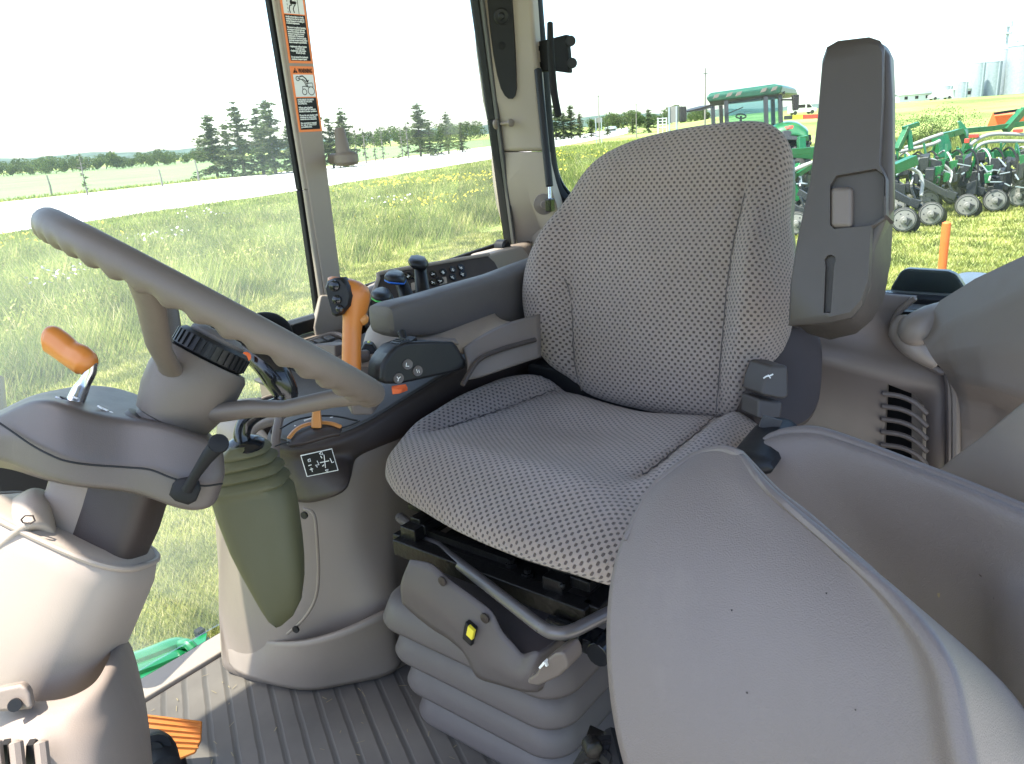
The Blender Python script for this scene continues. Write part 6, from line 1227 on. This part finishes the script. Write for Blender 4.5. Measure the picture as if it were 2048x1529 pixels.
house('farmhouse', 'small pale house with a grey-green roof among the distant trees behind the seat', 1216, 1232, 262, 258, 254, 260)
house('long_shed', 'long low white shed at the top of the green field', 1798, 1868, 199, 191, 186, 240)
house('storage_shed', 'white storage building at the foot of the grain bins', 1905, 1945, 195, 180, 174, 262)
# parked vans at the top of the field
def van(lab, px, py, d_, s_=1.0, mt='barn', flip=1):
    p = Dp(px, py, d_); p.z = float(hz(p.x, p.y)); t = thing('parked_van', lab, 'van', (0, 0, 0), 'vehicles parked at the top of the field')
    g = G(); g.prism([(-2.6, -.9, .35), (2.4, -.9, .35), (2.5, -.9, 1.0), (1.7, -.9, 1.15), (1.1, -.9, 1.95), (-2.5, -.9, 2.0)], (0, 1.8, 0)); g.build('body', mt, t, bevel=.08)
    g = G(); g.prism([(.5, -.92, 1.15), (1.55, -.92, 1.15), (1.05, -.92, 1.75), (.5, -.92, 1.8)], (0, .02, 0)); g.prism([(-1.9, -.92, 1.2), (.2, -.92, 1.2), (.2, -.92, 1.8), (-1.9, -.92, 1.8)], (0, .02, 0)); g.build('window', 'ink', t)
    for xx in (-1.7, 1.6):
        for yy in (-.92, .72): g = G(); g.lathe((xx, yy, .36), (0, 1, 0), [(0, .36), (.2, .36)], 14); g.build('wheel', 'tyre', t)
    t.location = p; t.scale = (s_,)*3; t.rotation_euler[2] = rad(-50 if flip > 0 else 130); return t
van('white van parked left end of the vehicles at the top of the field', 1605, 212, 150, 1.0); van('white van parked near the long shed', 1880, 196, 235, 1.3, flip=-1)
# grain bins
GG = 'grain bins on the horizon at the right'
def bin_(lab, px, w_, yt, yb, d_):
    p = Dp(px, yb, d_); p.z = float(hz(p.x, p.y)); r = w_/2/F*d_; top = Dp(px, yt, d_).z-p.z
    t = thing('grain_bin', lab, 'grain bin', (0, 0, 0), GG); g = G(); pr_ = []; n = 14; hh = top-r*.45
    for i in range(n): pr_ += [(hh*i/n-.5*(i == 0), r), (hh*(i+.5)/n, r*1.012)]
    g.lathe((0, 0, 0), (0, 0, 1), pr_+[(hh, r)], 26); g.build('wall', 'galv', t)
    g = G(); g.lathe((0, 0, hh), (0, 0, 1), [(0, r*1.04), (r*.40, r*.12), (r*.48, r*.12), (r*.5, 0)], 26); g.build('roof', 'galv', t)
    g = G(); g.rod((-r*.7, -r*.74, 0), (-r*.7, -r*.74, hh), .5, .1); g.build('ladder', 'galv', t); t.location = p
for a in (('small squat grain bin at the left end of the row', 1892, 22, 168, 193, 255), ('small grain bin second from the left', 1922, 22, 160, 192, 258), ('tall narrow grain bin right of the white storage building', 1952, 24, 122, 191, 262), ('middle grain bin with a stepped roof', 1980, 32, 118, 190, 265), ('grain bin just left of the biggest one', 2003, 20, 96, 189, 270), ('biggest grain bin, cut off by the right edge of the photo', 2036, 52, 82, 187, 262)): bin_(*a)
t = thing('elevator_leg', 'thin grey elevator tower rising above the grain bins', 'elevator tower', tuple(V(*Dp(2018, 190, 268)[:2], 2.5))); a = Dp(2018, 48, 268); b0_ = V(a.x, a.y, 2.5); g = G(); g.rod(b0_, a, .8); g.obox(a-V(0, 0, 3), ((1.6, 0, 0), (0, 1.6, 0), (0, 0, .25))); g.obox(a, ((1.1, 0, 0), (0, 1.1, 0), (0, 0, 1.0)))
g.rod(a, Dp(2036, 84, 264), .5); g.build('tower', 'galv', t)
# ================================================================ green tractor behind the seat
TD = 18.6
tr = thing('green_tractor', 'green tractor with a glazed cab and wide fenders standing behind the driver seat', 'tractor', tuple(V(*Dp(1500, 420, 19.5)[:2], 0)))
def tp(x, y, dd=0): return Dp(x, y, TD+dd)
g = G(); g.loft([[tp(1416, 205, .3), tp(1560, 188, 0), tp(1596, 190, 1.5), tp(1450, 205, 1.8)], [tp(1411, 194, .25), tp(1566, 172, -.05), tp(1592, 178, 1.55), tp(1446, 194, 1.85)], [tp(1420, 186, .3), tp(1548, 168, .05), tp(1575, 172, 1.5), tp(1450, 186, 1.7)]]); o = g.build('roof', 'green_roof', tr, bevel=.04); fixn(o)
g = G(); g.loft([[tp(1422, 213, .35), tp(1556, 196, .1), tp(1580, 196, 1.4), tp(1450, 210, 1.7)], [tp(1418, 204, .3), tp(1558, 188, .02), tp(1592, 190, 1.5), tp(1448, 204, 1.8)]]); o = g.build('roof_lining', 'frame_grey', tr); fixn(o)
g = G()
for x, y in ((1432, 190), (1458, 187), (1477, 185), (1527, 178), (1548, 175)): g.prism([tp(x-6, y+8, -.02), tp(x+4, y+5, -.02), tp(x+8, y-3, -.02), tp(x-2, y, -.02)], V(.03, .02, 0))
g.build('work_light', 'taupe', tr)
for x, y0, y1, dd in ((1425, 210, 252, .4), (1441, 206, 250, 1.6), (1452, 203, 262, .25), (1531, 195, 262, .05), (1560, 192, 258, .1), (1545, 196, 258, 1.5)): g = G(); g.rod(tp(x, y0, dd), tp(x+2, y1, dd), .09, .09); g.build('cab_post', 'frame_grey', tr)
g = G(); g.prism([tp(1452, 206, .25), tp(1531, 196, .05), tp(1533, 262, .05), tp(1454, 266, .25)], V(.01, .01, 0)); g.prism([tp(1533, 196, .05), tp(1560, 192, .1), tp(1562, 246, .1), tp(1545, 258, .1), tp(1535, 262, .05)], V(.01, .01, 0)); g.build('cab_glass', 'glass_far', tr)
g = G(); P = [tp(1482+10*math.cos(a), 233+4.2*math.sin(a), .9) for a in [2*math.pi*i/20 for i in range(21)]]; g.tube(P, .018, 6, round=False); g.rod(tp(1482, 233, .9), tp(1480, 258, 1.1), .05); g.build('steering_wheel', 'rubber', tr)
g = G(); g.rod(tp(1486, 215, 0), tp(1455, 228, .1), .02); g.rod(tp(1566, 188, .1), tp(1569, 184, .2), .03); g.tube([tp(1558, 190), tp(1570, 187), tp(1567, 195)], .012); g.build('wiper', 'rubber', tr)
for pts, arm in ((((1360, 214), (1373, 213), (1374, 243), (1361, 244)), ((1374, 224), (1400, 218), (1424, 210))), (((1586, 190), (1599, 189), (1598, 220), (1588, 222)), ((1562, 200), (1586, 200)))):
    g = G(); g.prism([tp(x, y, -.2) for x, y in pts], V(.10, .08, 0)); o = g.build('mirror', 'rubber', tr, bevel=.02); fixn(o)
    g = G(); g.tube([tp(x, y, -.1) for x, y in arm], .022, 6); g.build('mirror_arm', 'rubber', o)
g = G(); g.prism([tp(1377, 224), tp(1400, 216), tp(1424, 210), (tp(1424, 216)), tp(1400, 222)], V(.05, .3, 0)); g.build('side_deflector', 'frame_grey', tr)
g = G(); g.rod(tp(1568, 236, -.2), tp(1640, 233, -.4), .09, .09); g.build('warning_bar', 'frame_grey', tr)
g = G()
g.rod(tp(1585, 235.4, -.27), tp(1605, 234.4, -.32), .10, .10); g.build('warning_stripe', 'yellow', tr)
g = G(); g.rod(tp(1605, 234.4, -.32), tp(1640, 232.8, -.42), .10, .10); g.build('warning_stripe', 'red', tr)
g = G(); g.patch([[tp(x, y, d_) for x, y, d_ in r] for r in ([(1530, 262, .3), (1560, 246, .2), (1590, 244, .1), (1612, 256, 0)], [(1530, 268, -.2), (1562, 253, -.3), (1592, 250, -.4), (1616, 264, -.5)], [(1535, 285, -.3), (1564, 275, -.4), (1594, 272, -.5), (1616, 280, -.6)])], 4); g.build('fender', 'green', tr, solid=.03)
g = G(); g.prism([tp(1565, 262, -.42), tp(1610, 258, -.5), tp(1616, 272, -.55), tp(1612, 282, -.55), tp(1566, 280, -.45)], V(.1, .1, 0)); g.build('mudguard', 'frame_grey', tr, bevel=.02)
g = G(); g.prism([tp(1568, 254, -.36), tp(1584, 251, -.40), tp(1587, 257, -.42), tp(1572, 259, -.40)], V(-.03, -.03, 0)); g.build('tail_light', 'red', tr)
def tyre(par, c, axd, R_, w_, mt='tyre', lugs=26):
    g = G(); axd = Vector(axd).normalized(); g.lathe(c-axd*w_/2, axd, [(0, R_*.62), (.02, R_*.72), (w_*.12, R_*.92), (w_*.3, R_*.96), (w_*.7, R_*.96), (w_*.88, R_*.92), (w_-.02, R_*.72), (w_, R_*.62)], 40)
    _, u, v_ = frame(axd)
    for i in range(lugs):
        for s_ in (-1, 1):
            t_ = 2*math.pi*(i+(.5 if s_ > 0 else 0))/lugs; r_ = u*math.cos(t_)+v_*math.sin(t_); tt = v_*math.cos(t_)-u*math.sin(t_); g.obox(c+r_*R_*.965+axd*s_*w_*.24, ((axd*.8+tt*s_*.6)*w_*.27, (tt-axd*s_*.5)*.028, r_*R_*.04))
    return g.build('tyre', mt, par)
fw = V(.97, .25, 0).normalized(); sdv = V(.25, -.97, 0)
base = V(*Dp(1500, 420, 19.3)[:2], 0); base2 = base
for s_, ox in ((1, -.1), (-1, -.1)):
    c = base+sdv*s_*1.05+fw*.3+V(0, 0, .92); wv_ = tyre(tr, c, sdv, .92, .55); g = G(); g.lathe(c+sdv*s_*.05, sdv*s_, [(0, .55), (.1, .5), (.02, .2), (.2, .18), (.22, 0)], 24); g.build('rim', 'yellow', wv_)
    c = base+sdv*s_*.95+fw*3.0+V(0, 0, .66); wv_ = tyre(tr, c, sdv, .66, .42); g = G(); g.lathe(c+sdv*s_*.05, sdv*s_, [(0, .38), (.1, .34), (.02, .15), (.15, .12), (.16, 0)], 24); g.build('rim', 'yellow', wv_)
g = G(); g.obox(base+fw*2.6+V(0, 0, 1.35), (fw*1.5, sdv*.42, V(0, 0, .42))); g.build('hood', 'green', tr, bevel=.12, seg=3)
g = G(); g.obox(base+fw*1.0+V(0, 0, .85), (fw*1.6, sdv*.35, V(0, 0, .35))); g.obox(base+fw*.4+V(0, 0, 1.35), (fw*.7, sdv*.8, V(0, 0, .35))); g.build('chassis', 'frame_grey', tr, bevel=.03)
# ================================================================ row planter
pln = thing('row_planter', 'green and dark grey row planter with rows of grey gauge wheels parked on the grass', 'planter', tuple(V(*Dp(1900, 430, 17)[:2], 0)))
def beam(pts, d_, w_, mt, nm, par=pln):
    g = G(); P = [Dp(x, y, d_ if len(q_) == 0 else q_[0]) for x, y, *q_ in pts]
    for a, c in zip(P, P[1:]): g.rod(a, c, w_, w_)
    return g.build(nm, mt, par, bevel=.008)
for pts, d_, w_ in ((((1560, 306), (1700, 318), (1800, 330), (1825, 322)), 17.2, .16), (((1788, 338), (1830, 320)), 15.8, .20), (((1925, 306), (1990, 307), (2060, 312), (2200, 318)), 18.0, .15), (((1790, 318), (1870, 330), (1900, 330)), 18.2, .12), (((1930, 262), (1985, 257), (2060, 246), (2160, 236)), 19.0, .12), (((1794, 300), (1812, 262), (1815, 256)), 17.0, .12), (((1806, 258), (1837, 248)), 17.0, .09), (((1818, 262), (1822, 300)), 17.0, .08), (((1870, 276), (1905, 268), (1925, 262)), 18.5, .14), (((1876, 275), (1882, 318)), 18.2, .20), (((1925, 262), (1938, 300)), 18.6, .16), (((2010, 262), (2045, 222), (2070, 218)), 19.0, .16), (((1600, 330), (1580, 360), (1600, 400)), 17.0, .14), (((1575, 305), (1632, 300)), 16.5, .13), (((1880, 330), (1920, 300)), 18.0, .10), (((1640, 345), (1760, 350), (1830, 352)), 17.6, .12), (((1840, 356), (1920, 352), (2060, 346), (2200, 340)), 18.6, .12), (((1596, 350), (1640, 320)), 16.8, .10)):
    beam(pts, d_, w_, 'green', 'frame_beam')
g = G(); g.prism([Dp(x, y, 18.4) for x, y in ((1872, 274), (1896, 268), (1904, 296), (1885, 320), (1872, 312))], V(.15, .05, 0)); g.prism([Dp(x, y, 18.6) for x, y in ((1920, 262), (1916, 244), (1922, 242), (1938, 262), (1932, 278))], V(.15, .05, 0)); g.prism([Dp(x, y, 18.0) for x, y in ((1960, 300), (1972, 298), (1974, 314), (1960, 315))], V(-.1, -.1, 0)); g.build('bracket_plate', 'green', pln, bevel=.01)
def hosep(nm, mt, lst, r): 
    for pts, d_ in lst: g = G(); g.tube([Dp(x, y, d_) for x, y in pts], r, 8, sub=5); g.build(nm, mt, pln)
hosep('seed_hose', 'hose', [(((1790, 332), (1815, 336), (1838, 346), (1845, 366), (1842, 392)), 16.0), (((1825, 330), (1840, 318), (1870, 322), (1898, 340), (1904, 368)), 17.2), (((1922, 322), (1945, 326), (1958, 342), (1960, 362)), 17.8), (((2012, 318), (2016, 330), (2013, 352)), 18.0), (((1580, 345), (1605, 332), (1640, 320)), 16.4), (((2048, 330), (2060, 345), (2062, 360)), 18)], .035)
hosep('hydraulic_hose', 'hose', [(((1810, 296), (1850, 280), (1885, 268)), 17.8), (((1940, 290), (1965, 274), (2000, 268), (2080, 272)), 18.2), (((1945, 300), (1980, 284), (2080, 284)), 18.1), (((1800, 304), (1860, 290), (1880, 282)), 17.6), (((1565, 350), (1600, 336), (1625, 325)), 16.2)], .04)
g = G()
rp = random.Random(4)
for i in range(190):
    x = rp.uniform(1560, 2140); y0 = 332+rp.uniform(-12, 62)-(x-1800)*.05
    if 1620 < x < 1780: continue
    p = Dp(x, y0, rp.uniform(16.9, 18.4)); g.obox(p, (V(rp.uniform(.03, .10), 0, rp.uniform(-.05, .05)), V(0, rp.uniform(.03, .12), rp.uniform(-.04, .04)), V(0, 0, rp.uniform(.05, .18))))
g.build('meter_housing', 'frame_grey', pln, bevel=.01)
g = G()
for i in range(40):
    x = rp.uniform(1565, 2140); y0 = 340+rp.uniform(-5, 50)-(x-1800)*.04
    if 1620 < x < 1780: continue
    a = Dp(x, y0, 16.7); g.rod(a, a+V(rp.uniform(-.1, .1), rp.uniform(-.25, .25), rp.uniform(-.2, .2)), .022)
g.build('linkage', 'galv', pln)
g = G()
for i in range(60):      # green shank brackets along the toolbars
    x = rp.uniform(1790, 2140); y0 = 312+rp.uniform(-10, 46)-(x-1800)*.05; a = Dp(x, y0, rp.uniform(17.2, 19)); g.rod(a, a+V(rp.uniform(-.05, .05), rp.uniform(-.12, .12), rp.uniform(.12, .34)), .05, .03)
    if i % 4 == 0: a = Dp(x, y0, 17.0); g.prism([a, a+V(0, .16, -.02), a+V(0, .12, -.22), a+V(0, .02, -.20)], V(.03, 0, 0))
g.build('shank_bracket', 'green', pln, bevel=.004)
for i in range(12):
    x = 1800+i*26; g = G(); y0 = 330-(x-1800)*.05; g.tube([Dp(x, y0-18, 17.9), Dp(x+12, y0-24, 17.6), Dp(x+24, y0-8, 17.3), Dp(x+26, y0+22, 17.1), Dp(x+22, y0+40, 17.0)], .022, 6, sub=4); g.build('seed_hose', 'rubber' if i % 3 else 'hose', pln)
AXW = V(-.95, -.2, 0).normalized()
def unit(px, py, r_=.235, dbl=True):
    """row unit: arm with gauge wheel, opener disc; px, py = wheel centre"""
    d = ray(px, py); t_ = (r_+.02-CAMH)/d.z; c = C0+d*t_; sc_f = 1.0
    back_ = V(.12, .80, .0); up_ = V(0, 0, .50)
    g = G(); g.rod(c+V(-.05, -.12, -.05), c+back_*1.35+up_*1.15, .06, .13); g.rod(c+V(.10, -.05, .0), c+back_*1.3+up_*.9+V(.1, 0, 0), .05, .10); arm_ = g.build('row_unit_arm', 'frame_grey', pln, bevel=.006)
    g = G(); g.lathe(c-AXW*.05, AXW, [(0, r_*.9), (.01, r_), (.08, r_), (.095, r_*.93)], 32); g.build('gauge_tyre', 'tyre', arm_)
    g = G(); g.lathe(c+AXW*.03, AXW, [(0, r_*.93), (.018, r_*.90), (.022, r_*.70), (.030, r_*.30), (.05, r_*.26), (.055, r_*.10), (.075, r_*.08)], 32)
    gw = g.build('gauge_wheel', 'wheelgrey', arm_)
    g = G(); _, u, v_ = frame(AXW)
    for k in range(6): t = math.pi*2*k/6; g.lathe(c+AXW*.052+(u*math.cos(t)+v_*math.sin(t))*r_*.55, AXW, [(0, .016), (.006, .014)], 6)
    g.lathe(c+AXW*.05, AXW, [(0, r_*.86), (.004, r_*.86), (.004, r_*.80), (0, r_*.80)], 32, caps=False); g.build('wheel_bolts', 'frame_grey', arm_)
    g = G(); g.lathe(c+V(.08, -.05, -.07), AXW, [(-.006, .23), (.006, .23)], 32); g.build('opener_disc', 'steel', arm_)
    g = G(); q = c+V(-.06, .30, .22); g.obox(q, (V(.04, 0, 0), V(0, .09, .03), V(0, -.03, .07))); g.rod(q+V(0, 0, .08), q+V(0, .1, .30), .04); g.build('unit_bracket', 'frame_grey', arm_, bevel=.008)
for q in ((1593, 447), (1560, 445), (1640, 446), (1700, 445), (1808, 440), (1790, 413), (1857, 402), (1862, 428), (1934, 411), (1990, 401), (1905, 388), (2038, 392), (2085, 384), (2130, 378), (1825, 390), (1872, 380), (1925, 372), (1968, 371), (2015, 366), (2060, 362), (1612, 428), (1578, 415)): unit(*q)
g = G(); g.prism([Dp(x, y, 19.2) for x, y in ((1970, 262), (1986, 224), (1997, 259))], V(-.03, -.01, 0)); tag(g.build('slow_vehicle_triangle', 'orange_hot', pln), 'orange triangular slow-moving sign')
g = G(); g.loft([[Dp(x, y, d_) for x, y, d_ in ((1992, 258, 19.6), (2080, 250, 19.6), (2080, 232, 20.2), (1998, 238, 20.2))], [Dp(x, y, d_) for x, y, d_ in ((1988, 232, 19.5), (2090, 222, 19.5), (2090, 216, 20.4), (1990, 224, 20.4))]]); o = g.build('hopper', 'orange_hot', pln, bevel=.02); fixn(o)
g = G(); g.rod(Dp(1988, 228, 19.4), Dp(2095, 212, 19.4), .06); g.build('hopper_lid', 'rubber', pln)
g = G(); g.obox(Dp(1948, 272, 18.2), (V(.05, 0, 0), V(0, .1, 0), V(0, 0, .04))); g.obox(Dp(1934, 282, 18.2), (V(.03, 0, 0), V(0, .05, 0), V(0, 0, .05))); g.obox(Dp(2036, 262, 18.2), (V(.05, 0, 0), V(0, .1, 0), V(0, 0, .04))); g.build('marker_lamp', 'red', pln, bevel=.01)
# hitch and black weight column between tractor and planter
g = G(); g.rod(Dp(1602, 278, 17.2), Dp(1604, 306, 17.2), .16); g.rod(Dp(1596, 280, 17.2), Dp(1616, 276, 17.2), .12); g.build('hitch_post', 'green', pln, bevel=.02)
# orange post
op = thing('marker_post', 'bright orange marker post standing in the grass below the planter wheels', 'post', tuple(Zp(1878, 590, 0)))
b_ = Zp(1879, 590, 0); dpt = -(CM.transposed() @ (b_-C0)).z; tpz = Dp(1877, 441, dpt).z
g = G(); g.tube([(b_.x, b_.y, 0), (b_.x, b_.y, tpz)], .052, 16); g.build('post', 'orange_hot', op)

# straw and grit trodden onto the rubber mat
v = []; f = []
for i in range(110):
    x, y = RNG.uniform(.45, .9), RNG.uniform(.65, 1.38); a = RNG.uniform(0, 6.28); L_, w_ = RNG.uniform(.002, .008), RNG.uniform(.0004, .0010); c, s_ = math.cos(a), math.sin(a); o = len(v); z = FZ+.0022
    v += [(x-c*L_-s_*w_, y-s_*L_+c*w_, z), (x-c*L_+s_*w_, y-s_*L_-c*w_, z), (x+c*L_+s_*w_, y+s_*L_-c*w_, z+.001), (x+c*L_-s_*w_, y+s_*L_+c*w_, z+.001)]; f.append((o, o+1, o+2, o+3))
g = G(); g.add(v, f); tag(g.build('straw_bits', 'straw'), 'dry straw bits and grit on the ribbed cab floor', 'straw', kind='stuff')
